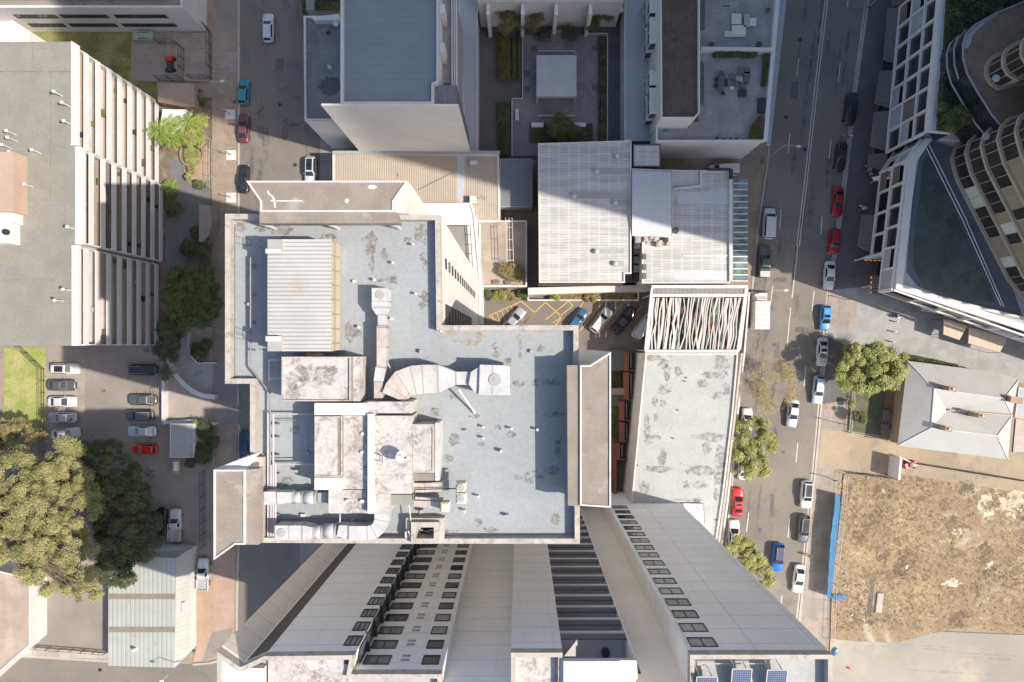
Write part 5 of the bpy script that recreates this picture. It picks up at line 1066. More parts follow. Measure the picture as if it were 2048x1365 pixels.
def chair_set(x, y, z, name, lab, mat='dark_metal', r=.28, group=None, cat='chair'):
    t = thing(name, lab, cat, (x, y, z), group)
    part(t, 'seat', lambda b: b.cyl(x, y, r, z + .40, z + .46, 10), mat); part(t, 'back', lambda b: b.box(x - r, y - r - .04, z + .46, x + r, y - r + .03, z + .85), mat)
    for a, c in ((-1, -1), (1, -1), (-1, 1), (1, 1)): part(t, 'leg', lambda b: b.tube((x + a * r * .7, y + c * r * .7, z), (x + a * r * .6, y + c * r * .6, z + .40), .02, 5), mat)
    return t
x, y = W(659, 67, 14); chair_set(x, y, 14.0, 'terrace_chair', 'dark chair alone on the dark paved terrace')
x, y = W(672, 49, 14.5); t = thing('round_table', 'round white table in the top right corner of the dark terrace', 'table', (x, y, 14)); part(t, 'table_top', lambda b: b.cyl(x, y, .42, 14.7, 14.75, 16), 'white_wall'); part(t, 'leg', lambda b: b.cyl(x, y, .06, 14.0, 14.7, 8), 'dark_metal')
x, y = W(663, 140, 14.4); t = thing('patio_umbrella', 'closed white topped umbrella on the dark terrace', 'umbrella', (x, y, 14)); part(t, 'pole', lambda b: b.cyl(x, y, .04, 14, 16, 8), 'white_wall'); part(t, 'canopy', lambda b: b.cyl(x, y, .28, 15.2, 16.4, 10, .08), 'white_wall')
q = P([(x_, y_) for x_, y_ in blob(662, 172, 22, 19, 22, .2)], 14.01); b = MB(); b.sheet(q, 14.011); obj('damp_patch', b, weathered('damp_patch', (.10, .10, .105), .1, .5), lt)
hedge('roof_lawn', [(600, -10), (612, -10), (612, 30), (604, 30)], 4, 1500, M['leaf_mid'], 62, 'narrow green strip of planting above the paved terrace', 'planting')
b = MB(); b.pbox(612, -20, 680, 21, 0, 10); single('white_walkway', b, M['grey_roof'], 'small pale walkway roof with dark green opening at the top edge', 'roof')
hedge('dark_hedge', [(628, -15), (678, -15), (678, 18), (628, 18)], 10.8, 5000, M['leaf_dark'], 63, 'dark green planting in the opening above the paved terrace', 'hedge', zb=10)
M['strip_roof'] = weathered('strip_roof', (.40, .415, .43), .05, .3, 6, (.3, .33, .36), .5, .55, .7)
bldg('west_wing', 'long pale blue flat roofed strip on the left side of the courtyard', [(914, -60), (955, -60), (955, 302), (930, 302)], 5.2, .15, .2, 'white_trim', 'strip_roof')
bldg('east_wing', 'long pale blue flat roofed strip on the right side of the courtyard', [(1249, -60), (1312, -60), (1312, 282), (1249, 282)], 5.2, .15, .2, 'white_trim', 'strip_roof')
nbd = bldg('north_building', 'building with beamed cream facade at the top of the courtyard', [(955, -80), (1247, -80), (1247, 0), (955, 0)], 9, .3, .3, 'cream_wall', 'grey_roof')
part(nbd, 'eave', lambda b: b.prism(P([(955, 0.5), (1247, 0.5), (1247, 5), (955, 5)], 8.5), 8.1, 8.5, True), 'white_wall'); part(nbd, 'balcony_slab', lambda b: b.prism(P([(955, 6), (1247, 6), (1247, 21), (955, 21)], 4.2), 3.9, 4.2, True), 'cream_wall'); part(nbd, 'balcony_edge', lambda b: b.prism(P([(955, 17), (1247, 17), (1247, 22), (955, 22)], 5), 4.3, 5, True), 'cream_wall')
for x in (973, 1042, 1109, 1178): part(nbd, 'fin', lambda b: b.prism(P([(x, 0), (x + 7, 0), (x + 7, 30), (x, 30)], 8), .1, 8), 'cream_wall')
M['courtpave'] = pavers('courtpave', (.245, .235, .23), .5, .5, .02, .12, .8, stain=(.19, .185, .18))
sheet('courtyard_deck', [(1045, 70), (1070, 70), (1100, 78), (1130, 78), (1175, 68), (1215, 68), (1215, 310), (1023, 313), (1023, 197), (1045, 197)], .25, M['courtpave'])
M['plaza_tile'] = weathered('plaza_tile', (.13, .13, .135), .08, 1)
for x, y in [(1068, 97), (1190, 97), (1054, 148), (1054, 180), (1190, 176)]: sheet('deck_tile', [(x - 6, y - 6), (x + 6, y - 6), (x + 6, y + 6), (x - 6, y + 6)], .256, M['plaza_tile'])
kerbline('deck_edge', [(1045, 70), (1045, 197), (1024, 197), (1024, 312)], .14, .6, M['white_trim']); kerbline('deck_edge', [(1215, 312), (1215, 67), (1174, 67), (1174, 50)], .14, .6, M['white_trim'])
gz = thing('canopy', 'square white canopy on posts in the middle of the shaded courtyard', 'canopy', (*W(1113, 152, 0), .25))
part(gz, 'canopy_roof', lambda b: b.prism(rect(1073, 111, 1153, 193, 3.6), 3.3, 3.6, True), weathered('canopy_cloth', (.47, .47, .48), .05, .4, 5)); part(gz, 'gutter', lambda b: b.pbox(1073, 192, 1153, 196, 3.2, 3.4), 'grey_plant')
for x, y in ((1075, 113), (1151, 113), (1075, 193), (1151, 193)): part(gz, 'post', lambda b: b.pbox(x - 1.5, y - 1.5, x + 1.5, y + 1.5, .25, 3.3), 'white_trim')
for y, lb in ((102.5, 'thin white rail above the square canopy'), (231.5, 'thin white rail below the square canopy')):
    b = MB(); b.tube((*W(1076, y, .9), .9), (*W(1150, y, .9), .9), .08, 6); b.tube((*W(1076, y, .9), .25), (*W(1076, y, .9), .9), .06, 6); b.tube((*W(1150, y, .9), .25), (*W(1150, y, .9), .9), .06, 6); single('rail', b, M['white_wall'], lb, 'rail')
t = thing('white_bench', 'white bench box at the left edge of the courtyard deck', 'bench', (*W(1034, 229, .7), .25)); part(t, 'seat', lambda b: b.pbox(1031, 218, 1037.5, 241, .6, .75), 'white_wall'); 
for y in (220, 238): part(t, 'leg', lambda b: b.pbox(1032, y, 1037, y + 2, .25, .6), 'grey_plant')
for x0, x1, y0, y1, lb in ((1092, 1113, 22, 53, 'upper left flight of steps at the top of the courtyard'), (1116, 1135, 30, 58, 'upper right flight of steps at the top of the courtyard'), (1102, 1124, 60, 82, 'lower flight of steps down to the courtyard deck')):
    b = MB(); n = 8
    for k in range(n): b.pbox(x0, y0 + (y1 - y0) * k / n, x1, y0 + (y1 - y0) * (k + 1) / n, .1, 1.6 - k * .15)
    t = single('steps', b, M['concrete_path'], lb, 'steps')
GC = 'hedges around the courtyard'
hedge('hedge', [(996, 60), (1020, 60), (1020, 158), (996, 158)], 1.3, 9000, foliage('hedge_olive', (.12, .115, .03), (.20, .17, .05)), 70, 'olive hedge left of the courtyard deck, wider one')
hedge('hedge', [(1025, 72), (1032, 72), (1032, 156), (1025, 156)], 1.2, 3500, M['leaf_mid'], 71, 'thin green hedge strip beside the courtyard deck'); hedge('hedge', [(1036, 72), (1043, 72), (1043, 156), (1036, 156)], 1.2, 3500, M['leaf_mid'], 72, 'thin green hedge strip touching the courtyard deck')
hedge('hedge', [(996, 204), (1019, 204), (1019, 311), (996, 311)], 1.2, 9000, M['leaf_dark'], 73, 'dark hedge at the lower left of the courtyard'); hedge('hedge', [(1198, 72), (1213, 72), (1213, 280), (1198, 280)], 1.2, 9000, M['leaf_dark'], 74, 'long dark hedge on the right of the courtyard')
tree('courtyard_tree', 'olive leafed tree at the top left of the courtyard', 1035, 40, 6, fill([(990, 15), (1085, 10), (1085, 60), (1040, 75), (1000, 60)], 22, 4.5, .5, 1.0, .8), 9000, .10, foliage('leaf_autumn', (.17, .14, .05), (.27, .22, .09)), 80, shell=.4)
tree('courtyard_tree', 'olive leafed tree at the top right of the courtyard', 1200, 45, 6, fill([(1172, 20), (1222, 20), (1215, 60), (1180, 62)], 14, 3.5, .5, .9, .6), 6000, .10, M['leaf_mid'], 81, shell=.4)
for i, (x, y, r, lb) in enumerate([(1088, 66, 1.3, 'dark shrub left of the courtyard steps'), (1140, 68, 1.4, 'dark shrub right of the courtyard steps')]): shrub(x, y, 2, r, 4500, M['leaf_dark'], lb, 82 + i)
tree('courtyard_tree', 'rounded dark tree in the planter at the bottom of the courtyard', 1127, 258, 4, fill([(1095, 255), (1120, 232), (1150, 245), (1158, 275), (1100, 280)], 22, 3.2, .5, 1.0, .5), 12000, .10, M['leaf_mid'], 84)
hedge('planter_hedge', [(1060, 246), (1186, 246), (1186, 282), (1060, 282)], 1.4, 9000, M['leaf_dark'], 85, 'dark planting around the rounded tree at the bottom of the courtyard')
for i, x in enumerate((1075, 1160)): x_, y_ = W(x, 249, 1.8); b = MB(); b.box(x_ - 1, y_ - .35, .3, x_ + 1, y_ + .35, 1.6); single('white_plinth', b, M['white_wall'], ('left' if i == 0 else 'right') + ' white plinth among the planting at the bottom of the courtyard', 'plinth')
# ---------- east apartments ----------
M['brown_roof'] = weathered('brown_roof', (.15, .115, .085), .2, .3, 9, (.08, .065, .055), .3, .5, .65, .95, gk=.45, bump=.02)
M['terrace_tile'] = pavers('terrace_tile', (.34, .33, .32), .6, .6, .02, .12, .85, stain=(.28, .26, .24))
ae = bldg('terrace_apartments', 'apartments with long brown gravel roof and tiled terraces beside the wide road', [(1320, -60), (1400, -60), (1400, 226), (1389, 237), (1322, 237)], 14.2, .7, .22, 'white_wall', 'brown_roof')
tz = 10.2
part(ae, 'wall', lambda b: b.prism(P([(1402, -60), (1556, -60), (1527, 282), (1313, 282), (1313, 240), (1402, 240)], tz), 0, tz - 1.0), 'white_wall'); part(ae, 'terrace_floor', lambda b: b.sheet(inset(P([(1402, -60), (1556, -60), (1527, 282), (1313, 282), (1313, 240), (1402, 240)], tz), .02), tz - .995), 'terrace_tile')
part(ae, 'parapet', lambda b: [b.wall(W(*a, tz), W(*c, tz), w, tz - 1.0, tz + e) for a, c, w, e in (((1559, -60), (1556, 0), .6, 0), ((1556, 0), (1531, 281), .6, .003), ((1531, 281), (1313, 282), .22, .006), ((1314, 281), (1314, 240), .22, .009))], 'white_wall')
part(ae, 'outer_ledge', lambda b: b.prism(P([(1561, -60), (1580, -60), (1573, 0), (1541, 290), (1533, 290), (1558, 0)], 8.0), 7.4, 8.0, True), 'strip_roof')
part(ae, 'terrace_divider', lambda b: b.wall(W(1402, 98, tz), W(1545, 100, tz), .5, tz - 1.0, tz + .2), 'white_wall')
for y0, y1 in ((-20, 58), (123, 208)): part(ae, 'door_panel', lambda b: [b.prism(rect(1401, y0 + (y1 - y0) * k / 5 + 1, 1409 + (2 if y0 < 0 else 0), y0 + (y1 - y0) * (k + 1) / 5 - .5, tz - .6), tz - .995, tz - .85) for k in range(5)], 'plaza_tile')
GV = 'bay windows on the left side of the terrace apartments'
for y0, y1 in ((-40, 22), (25, 84), (133, 168), (168, 226)):
    x_, ya = W(1318, y0, 12); _, yb2 = W(1318, y1, 12); xa = W(1322, 0, 13)[0]
    for zz in (2.2, 5.4, 8.6):
        bw = part(ae, 'bay_frame', lambda b: (b.box(xa - 1.3, yb2 + .2, zz, xa + .1, ya - .2, zz + .15), b.box(xa - 1.3, yb2 + .2, zz + 2.2, xa + .1, ya - .2, zz + 2.35), b.box(xa - 1.3, yb2 + .2, zz + .15, xa - 1.2, yb2 + .35, zz + 2.2), b.box(xa - 1.3, ya - .35, zz + .15, xa - 1.2, ya - .2, zz + 2.2), b.box(xa - 1.3, (ya + yb2) / 2 - .06, zz + .15, xa - 1.2, (ya + yb2) / 2 + .06, zz + 2.2)), 'white_wall')
        g_ = MB(); g_.box(xa - 1.22, yb2 + .25, zz + .16, xa - 1.17, ya - .25, zz + 2.19); g_.box(xa - 1.15, yb2 + .25, zz + .16, xa - .1, yb2 + .3, zz + 2.19); obj('pane', g_, M['glass'], bw)
# furniture on the terraces
def box_thing(name, lab, cat, px, py, z, lx, ly, h, mat, ang=0, group=None, legs=True, top=.12):
    x, y = W(px, py, z + h); t = thing(name, lab, cat, (x, y, z), group)
    part(t, 'top' if cat == 'table' else 'seat', lambda b: b.obox(x, y, ang, lx, ly, z + h - top, z + h), mat)
    c, s_ = math.cos(ang), math.sin(ang)
    for a in (-1, 1):
        for d in (-1, 1): px_, py_ = a * lx * .42, d * ly * .42; part(t, 'leg', lambda b: b.cyl(x + px_ * c - py_ * s_, y + px_ * s_ + py_ * c, .04, z, z + h - top, 6), mat)
    return t
T0 = tz - .995; SF = 'outdoor sofa pieces on the terraces'
for i, (x, y, lx, ly, h, m_, lb, ct_) in enumerate([(1473, 38, 1.5, 1.6, .45, 'white_wall', 'white day bed with grey cushion, top left of the white furniture group', 'sofa'), (1494, 42, .9, 1.9, .5, 'strip_roof', 'pale blue lounger in the white furniture group', 'lounger'), (1506, 44, 1.0, 1.2, .5, 'white_wall', 'small white table right of the white furniture group', 'table'),
      (1478, 60, 2.2, 1.4, .5, 'white_wall', 'large white table in the middle of the white furniture group', 'table'), (1470, 68, 3.2, .9, .4, 'white_trim', 'long white bench at the bottom of the white furniture group', 'bench'), (1493, 29, 1.1, .8, .4, 'brick_path', 'round brown cushion seat above the white furniture', 'seat')]):
    box_thing('outdoor_' + {'seat': 'stool'}.get(ct_, ct_), lb, ct_, x, y, T0, lx, ly, h, m_, 0)
M['wicker'] = weathered('wicker', (.17, .14, .12), .2, 3)
for i, (x, y, lx, ly, lb) in enumerate([(1488, 141, 1.9, .9, 'brown wicker sofa piece, top of the L on the lower terrace'), (1494, 155, .9, 1.7, 'brown wicker sofa piece, right side of the L on the lower terrace'), (1466, 153, 1.0, .9, 'brown wicker chair left of the small glass table'), (1471, 167, 1.0, .8, 'brown wicker chair below the small glass table'), (1487, 170, .9, .9, 'brown wicker stool at the foot of the L shaped sofa')]):
    box_thing('wicker_seat', lb, 'sofa', x, y, T0, lx, ly, .4, 'wicker', R(-4), SF)
box_thing('glass_table', 'small grey glass table inside the L shaped wicker sofa', 'table', 1479, 158, T0, 1.1, .8, .4, 'grey_plant')
box_thing('dining_table', 'dark grey dining table on the lower terrace', 'table', 1443, 163, T0, 1.0, 2.6, .72, 'plaza_tile', R(-6))
for i, (x, y, lb) in enumerate([(1443, 147, 'top end chair'), (1433, 158, 'upper left chair'), (1432, 170, 'lower left chair'), (1452, 160, 'upper right chair'), (1453, 169, 'lower right chair'), (1446, 186, 'bottom end chair')]):
    x_, y_ = W(x, y, T0 + .5); chair_set(x_, y_, T0, 'dining_chair', lb + ' of the dark dining table on the lower terrace', 'dark_metal', .3, 'chairs around the dark dining table')
box_thing('white_stool', 'small white round table beside the dining table', 'table', 1464, 176, T0, .5, .5, .5, 'white_wall'); box_thing('black_ottoman', 'black square seat below the wicker sofa', 'seat', 1485, 186, T0, 1.3, 1.1, .4, 'dark_metal')
x, y = W(1453, 12, T0 + 1); t = thing('drying_rack', 'dark drying rack at the top of the upper terrace', 'rack', (x, y, T0)); part(t, 'rails', lambda b: [b.tube((x - .9, y - .3 + k * .15, T0 + .9), (x + .9, y - .3 + k * .15, T0 + .9), .02, 5) for k in range(5)], 'white_trim'); part(t, 'laundry', lambda b: b.obox(x, y, .05, 1.1, .3, T0 + .905, T0 + .95), 'plaza_tile'); part(t, 'legs', lambda b: [b.tube((x + s * .7, y + s * .3, T0), (x + s * .7, y - s * .3, T0 + .9), .02, 5) for s in (-1, 1)], 'dark_metal')
GP = 'plant pots on the terraces'
for i, (x, y, r, m_, lb) in enumerate([(1537, 20, .42, 'brick_path', 'terracotta pot at the right of the upper terrace'), (1424, 89, .4, 'dark_metal', 'dark pot at the bottom left of the upper terrace'), (1519, 88, .42, 'dark_metal', 'dark pot at the bottom right of the upper terrace'), (1430, 110, .35, 'dark_metal', 'dark pot at the top left of the lower terrace'),
       (1377, 252, .3, 'white_wall', 'white pot on the narrow strip below the brown roof'), (1435, 276, .22, 'dark_metal', 'leftmost tiny pot along the bottom parapet'), (1450, 279, .22, 'dark_metal', 'second tiny pot along the bottom parapet'), (1462, 278, .2, 'dark_metal', 'third tiny pot along the bottom parapet'), (1474, 278, .2, 'dark_metal', 'rightmost tiny pot along the bottom parapet')]):
    x_, y_ = W(x, y, T0 + .6); t = thing('plant_pot', lb, 'pot', (x_, y_, T0), GP); part(t, 'pot', lambda b: b.cyl(x_, y_, r * .7, T0, T0 + .5, 12, r), m_); part(t, 'soil', lambda b: b.cyl(x_, y_, r * .85, T0 + .5, T0 + .52, 12), 'brown_roof')
hedge('terrace_plants', [(1434, 103), (1480, 103), (1516, 103), (1516, 112), (1434, 112)], T0 + 1.1, 3500, M['leaf_mid'], 90, 'row of plants under the divider wall on the lower terrace', 'plants', .08, .8, T0); hedge('terrace_plants', [(1530, 106), (1541, 106), (1533, 170), (1524, 170)], T0 + 1.0, 3000, M['leaf_dark'], 91, 'plants along the right parapet of the lower terrace', 'plants', .08, .8, T0)
hedge('terrace_plants', [(1505, 250), (1526, 225), (1525, 279), (1500, 278)], T0 + 1.2, 3500, foliage('leaf_gold', (.22, .15, .05), (.12, .13, .04)), 92, 'golden brown plants in the bottom right terrace corner', 'plants', .09, .9, T0)
x, y = W(1495, 108, T0 + .6); b = MB(); b.box(x - .9, y - .45, T0, x + .9, y + .45, T0 + .7); single('storage_box', b, M['dark_metal'], 'dark long storage box among plants under the divider wall', 'box'); x, y = W(1524, 210, T0 + .6); b = MB(); b.box(x - .5, y - 1.1, T0, x + .5, y + 1.1, T0 + .7); single('storage_box', b, M['dark_metal'], 'dark upright storage box at the right parapet of the terrace', 'box')
x, y = W(1332, 260, T0); b = MB(); b.cyl(x, y, .4, T0, T0 + .12, 14); single('blue_tub', b, PC['teal'], 'round blue tub on the narrow strip below the brown roof', 'tub')
# ---------- beige roof, dark roof, small terraces ----------
M['beige_roof'] = ribbed('beige_roof', (.42, .345, .27), 0, .36, .04, .3, .05, rough=.5, lw=.25)
M['dark_rib_roof'] = ribbed('dark_rib_roof', (.17, .19, .21), 1, .38, .04, .35, .05, rough=.5)
br = bldg('beige_roof_building', 'building with beige ribbed metal roof north of the white tower', [(665, 305), (998, 309), (1000, 432), (1000, 445), (665, 445)], 6.2, .12, .3, 'white_trim', 'beige_roof')
part(br, 'skylight_strip', lambda b: b.sheet(rect(914, 312, 929, 404, 6.11), 6.095), weathered('clear_sheet', (.45, .47, .48), .05, 1)); part(br, 'gutter', lambda b: b.pbox(665, 302, 1000, 308, 6.1, 6.5), 'grey_plant')
x, y = W(947, 325, 7); part(br, 'air_unit', lambda b: b.box(x - .55, y - .3, 6.1, x + .55, y + .3, 6.9), 'white_trim'); x, y = W(946, 400, 7.2); part(br, 'air_unit', lambda b: b.box(x - .5, y - .55, 6.1, x + .5, y + .55, 7.4), 'white_wall')
part(br, 'roof_pipe', lambda b: [b.tube((*W(*p, 6.4), 6.4), (*W(*q_, 6.4), 6.4), .04, 5) for p, q_ in [((838, 380), (947, 326)), ((957, 410), (990, 412)), ((797, 354), (797, 346)), ((955, 410), (950, 405))]], 'grey_plant'); part(br, 'aerial', lambda b: [b.tube((*W(*p, 7.5), 7.4), (*W(*q_, 7.5), 7.4), .02, 5) for p, q_ in [((961, 392), (974, 398)), ((963, 388), (963, 396)), ((968, 390), (968, 400)), ((973, 392), (973, 404))]] + [b.tube((*W(967, 396, 7.5), 6.1), (*W(967, 396, 7.5), 7.5), .03, 5)], 'dark_metal')
bldg('white_annex', 'white stepped annex with long parapet fins next to the white tower wall', [(822, 406), (944, 406), (950, 430), (962, 560), (962, 648), (822, 648)], 9, .15, .3, 'white_wall', 'white_wall')
an = thing('annex_terrace', 'grey terrace with ladder frame between the tower wall and annex', 'terrace', (*W(915, 480, 9.5), 9)); part(an, 'deck', lambda b: b.prism(P([(860, 452), (934, 452), (941, 560), (880, 560)], 9.4), 8.9, 9.4), 'grey_roof'); part(an, 'frame', lambda b: [b.tube((*W(*p, 9.8), 9.8), (*W(*q_, 9.8), 9.8), .05, 5) for p, q_ in [((933, 452), (940, 545)), ((940, 452), (946, 545)), ((933, 470), (941, 470)), ((934, 490), (943, 490)), ((936, 508), (944, 508)), ((937, 525), (945, 525)), ((862, 452), (940, 452))]], 'dark_metal')
for k, x in enumerate((947, 952, 957)): part(an, 'fin', lambda b: b.prism(P([(x, 430), (x + 2.2, 430), (x + 5.5, 645), (x + 3.3, 645)], 8.4 - k * 1.8), 2, 8.4 - k * 1.8), 'white_wall')
bldg('dark_roof_shed', 'dark grey ribbed lean-to roof beside the beige roof', [(1000, 318), (1065, 318), (1065, 414), (1000, 414)], 4.2, .05, .1, 'grey_plant', 'dark_rib_roof', cat='shed')
M['tan_terrace'] = pavers('tan_terrace', (.40, .325, .265), .8, .8, .02, .06, .93); 
tr = bldg('tan_terrace_building', 'small tan terrace with overhead pergola rails beside the annex', [(958, 441), (1054, 441), (1054, 574), (958, 574)], 4.2, .5, .25, 'white_trim', 'tan_terrace')
part(tr, 'pergola_rails', lambda b: [b.tube((*W(*p, 6.6), 6.6), (*W(*q_, 6.6), 6.6), .045, 5) for p, q_ in [((1011, 436), (1014, 524)), ((1018, 436), (1020, 524)), ((1024, 436), (1027, 524)), ((1012, 480), (1026, 480)), ((1012, 500), (1027, 500)), ((1013, 521), (1027, 521)), ((1011, 455), (1025, 455))]] + [b.tube((*W(x, y, 6.6), 3.7), (*W(x, y, 6.6), 6.6), .04, 5) for x, y in ((1011, 437), (1024, 437), (1014, 523), (1027, 523))], 'white_trim')
hedge('terrace_plants', [(1000, 527), (1040, 527), (1050, 545), (1042, 566), (1018, 560), (996, 545)], 5.3, 5000, M['leaf_dry'], 95, 'dry brown planting on the small tan terrace', 'plants', .09, 1.2, 3.75)
for x, y, lb in ((992, 564, 'left lounge chair on the tan terrace'), (1016, 565, 'right lounge chair on the tan terrace')): box_thing('lounge_chair', lb, 'chair', x, y, 3.72, 1.0, .6, .4, 'wicker', .1)
fence('glass_balustrade', 'pale rail wall at the bottom of the tan terrace', [(962, 580), (1055, 580)], 1.0, 'strip_roof')
b = MB(); b.prism(P([(1056, 576), (1298, 570), (1300, 582), (1056, 590)], 3.4), 0, 3.4); single('white_wall', b, M['white_trim'], 'long pale wall between the big white roof and the marked yard', 'wall')
b = MB(); b.ring(P([(1055, 584), (1278, 584), (1278, 602), (1055, 602)], 1.2), .22, .03, 1.2); single('planter_box', b, M['white_trim'], 'long white planter box above the marked yard', 'planter')
hedge('planter_plants', [(1100, 587), (1272, 587), (1272, 599), (1100, 599)], 1.5, 6000, M['leaf_dry'], 96, 'dry grasses in the long white planter', 'plants', .10, .8, .05)
GW = 'garden plants above the striped bay'
for i, (x, y, r, m_, lb) in enumerate([(972, 588, .9, 'leaf_mid', 'leftmost green plant above the striped bay'), (1000, 592, 1.3, 'leaf_bright', 'bright large plant above the striped bay'), (1018, 590, 1.1, 'leaf_dry', 'yellowish plant above the striped bay'), (1045, 588, .9, 'leaf_mid', 'rightmost green plant above the striped bay'), (1110, 592, .9, 'leaf_bright', 'bright tuft spilling from the long planter'), (1180, 594, 1.1, 'leaf_dry', 'sparse straw coloured bush in the long planter')]): shrub(x, y, 1.5, r, 2600, M[m_], lb, 100 + i, GW)
# ---------- big white metal roof group ----------
M['white_rib'] = ribbed('white_rib', (.5, .49, .475), 1, .42, .04, .32, .06, rough=.5, lw=.3)
g = NG('white_patched'); v = g.axis(1); f = g.math('ABSOLUTE', g.math('SUBTRACT', g.math('FRACT', g.math('ADD', g.math('DIVIDE', v, .42), 100)), .5)); mp = g.n('Mapping'); mp.inputs['Scale'].default_value = (.12, .9, 1); g.l(g.tc, mp.inputs[0])
a = g.mix(g.ramp(g.noise(1.0, 6, .7, mp.outputs[0]), .4, .62), (.505, .495, .475), (.37, .365, .35)); a = g.mix(g.ramp(f, 0, .22, .5, 0), a, (.24, .24, .25)); a = g.mix(g.math('MULTIPLY', g.lines(g.axis(0), 1.55, .3), .35), a, (.57, .56, .55)); a = g.mix(g.ramp(g.noise(.5, 8, .75), .6, .72, 0, .6), a, (.40, .35, .28))
M['white_patched'] = g.done(a, .6)
wr = bldg('white_roof_hall', 'large hall with white patched metal roof beside the shaded courtyard', [(1076, 287), (1263, 281), (1263, 548), (1250, 548), (1250, 566), (1078, 566)], 9.2, .25, .22, 'brown_wall', 'white_patched', trim='white_trim')
for (x0, y0, x1, y1) in ((1238, 306, 1262, 317), (1198, 337, 1262, 348), (1152, 386, 1262, 397), (1235, 400, 1262, 412), (1197, 498, 1248, 508), (1235, 522, 1248, 533)):
    part(wr, 'roof_patch', lambda b: b.prism(rect(x0, y0, x1, y1, 9), 8.955, 9.02 + rnd.random() * .01), 'grey_plant')
    x_, y_ = W(x0 - 4, (y0 + y1) / 2, 9.5); v = part(wr, 'turbine_vent', lambda b: (b.cyl(x_, y_, .28, 8.95, 9.35, 12), b.ball((x_, y_, 9.5), .42, .42, .28, 12, 6)), 'steel', True)
bldg('white_roof_annex', 'small white ribbed roof right of the large white patched roof', [(1266, 289), (1321, 289), (1321, 334), (1266, 334)], 9.0, .1, .15, 'brown_wall', 'white_patched')
cr = thing('curved_roof_hall', 'hall with smooth pale curved roof between the two patched white roofs', 'building', (*W(1304, 405, 0), 0)); M['pale_curved'] = weathered('pale_curved', (.50, .52, .53), .05, .3, 5, (.40, .42, .42), .3, .55, .75, .5)
def curved(b):
    rings = []
    for k in range(9):
        f = k / 8; y = 340 + (472 - 340) * f; z = 9.3 + .5 * math.sin(math.pi * f)
        a, c = W(1264, y - 6 * math.sin(math.pi * (1 - f)) * 0, z), W(1343, y + 3, z); rings.append([(a[0], a[1], z), (c[0], c[1], z)])
    for r0, r1 in zip(rings, rings[1:]): b.add([r0[0], r0[1], r1[1], r1[0]], [[0, 3, 2, 1]])
part(cr, 'roof', curved, 'pale_curved', True); part(cr, 'wall', lambda b: b.prism(P([(1266, 342), (1341, 344), (1341, 473), (1266, 470)], 9.1), 0, 9.1), 'white_trim'); part(cr, 'roof_edge', lambda b: b.wall(W(1264, 339, 9.5), W(1344, 342, 9.5), .3, 9.0, 9.5), 'grey_plant')
w4 = bldg('patched_roof_shop', 'shop with long patched ribbed roof facing the wide road', [(1344, 340), (1460, 342), (1460, 567), (1284, 567), (1284, 474), (1344, 474)], 8.6, .2, .2, 'white_trim', 'white_patched', trim='white_trim')
part(w4, 'clean_sheets', lambda b: b.sheet(rect(1356, 385, 1457, 409, 8.42), 8.42), 'pale_curved'); part(w4, 'clean_sheets', lambda b: b.sheet(rect(1348, 542, 1457, 560, 8.42), 8.42), 'pale_curved'); part(w4, 'ridge_cap', lambda b: b.pbox(1366, 510, 1457, 513, 8.41, 8.5), 'white_wall')
part(w4, 'roof_upstand', lambda b: [b.wall(W(*p, 8.8), W(*q_, 8.8), .25, 8.4, 8.9 + k * .01) for k, (p, q_) in enumerate([((1346, 378), (1402, 372)), ((1402, 372), (1402, 344))])], 'white_trim'); part(w4, 'sign_block', lambda b: b.pbox(1417, 336, 1462, 341, 8.6, 9.0), 'dark_metal'); part(w4, 'sign_block', lambda b: b.pbox(1460, 338, 1466, 358, 8.6, 9.1), 'dark_metal')
part(w4, 'front_parapet', lambda b: b.pbox(1459, 345, 1465, 562, 8.2, 8.8), 'white_trim')
x, y = W(1351, 462, 9); part(w4, 'roof_dish', lambda b: (b.cyl(x, y, .5, 9.1, 9.15, 16), b.tube((x, y, 8.4), (x, y, 9.1), .04, 6)), 'dark_metal')
for i, (x, y, r, m_) in enumerate([(1276, 480, .45, 'grey_plant'), (1292, 479, .35, 'duct_rust'), (1274, 492, .45, 'dark_metal'), (1313, 478, .4, 'duct_rust'), (1319, 487, .45, 'duct_rust'), (1332, 480, .35, 'dark_metal'), (1336, 487, .3, 'duct_rust'), (1303, 475, .3, 'grey_plant')]):
    x_, y_ = W(x, y, 9.2); part(w4, 'roof_plant_unit', lambda b: (b.box(x_ - r, y_ - r, 8.4, x_ + r, y_ + r, 9.3), b.cyl(x_, y_, r * .7, 9.3, 9.4, 12)), m_)
part(w4, 'roof_plant_pipe', lambda b: [b.tube((*W(*p, 9.0), 9.0), (*W(*q_, 9.0), 9.0), .07, 6) for p, q_ in [((1268, 473), (1346, 474)), ((1285, 480), (1340, 484)), ((1300, 474), (1300, 490)), ((1325, 476), (1328, 490))]], 'duct_rust')
lc = thing('yard_equipment', 'narrow service gap full of dark air units between the white roofs', 'equipment', (*W(1264, 535, 0), .05)); part(lc, 'platform', lambda b: b.pbox(1250, 496, 1284, 565, 4.6, 5.0), 'wicker')
for y in (502, 520, 538, 555):
    for x in (1258, 1274): x_, y_ = W(x, y, 6); part(lc, 'air_unit', lambda b: (b.box(x_ - .5, y_ - .55, 5, x_ + .5, y_ + .55, 6.0), b.cyl(x_, y_, .38, 6.0, 6.06, 14)), 'dark_metal' if (x + y) % 3 else 'grey_plant')
for y in (514, 535, 553): part(w4, 'vent_box', lambda b: b.pbox(1286, y - 6, 1293, y + 5, 8.4, 8.9), 'plaza_tile')
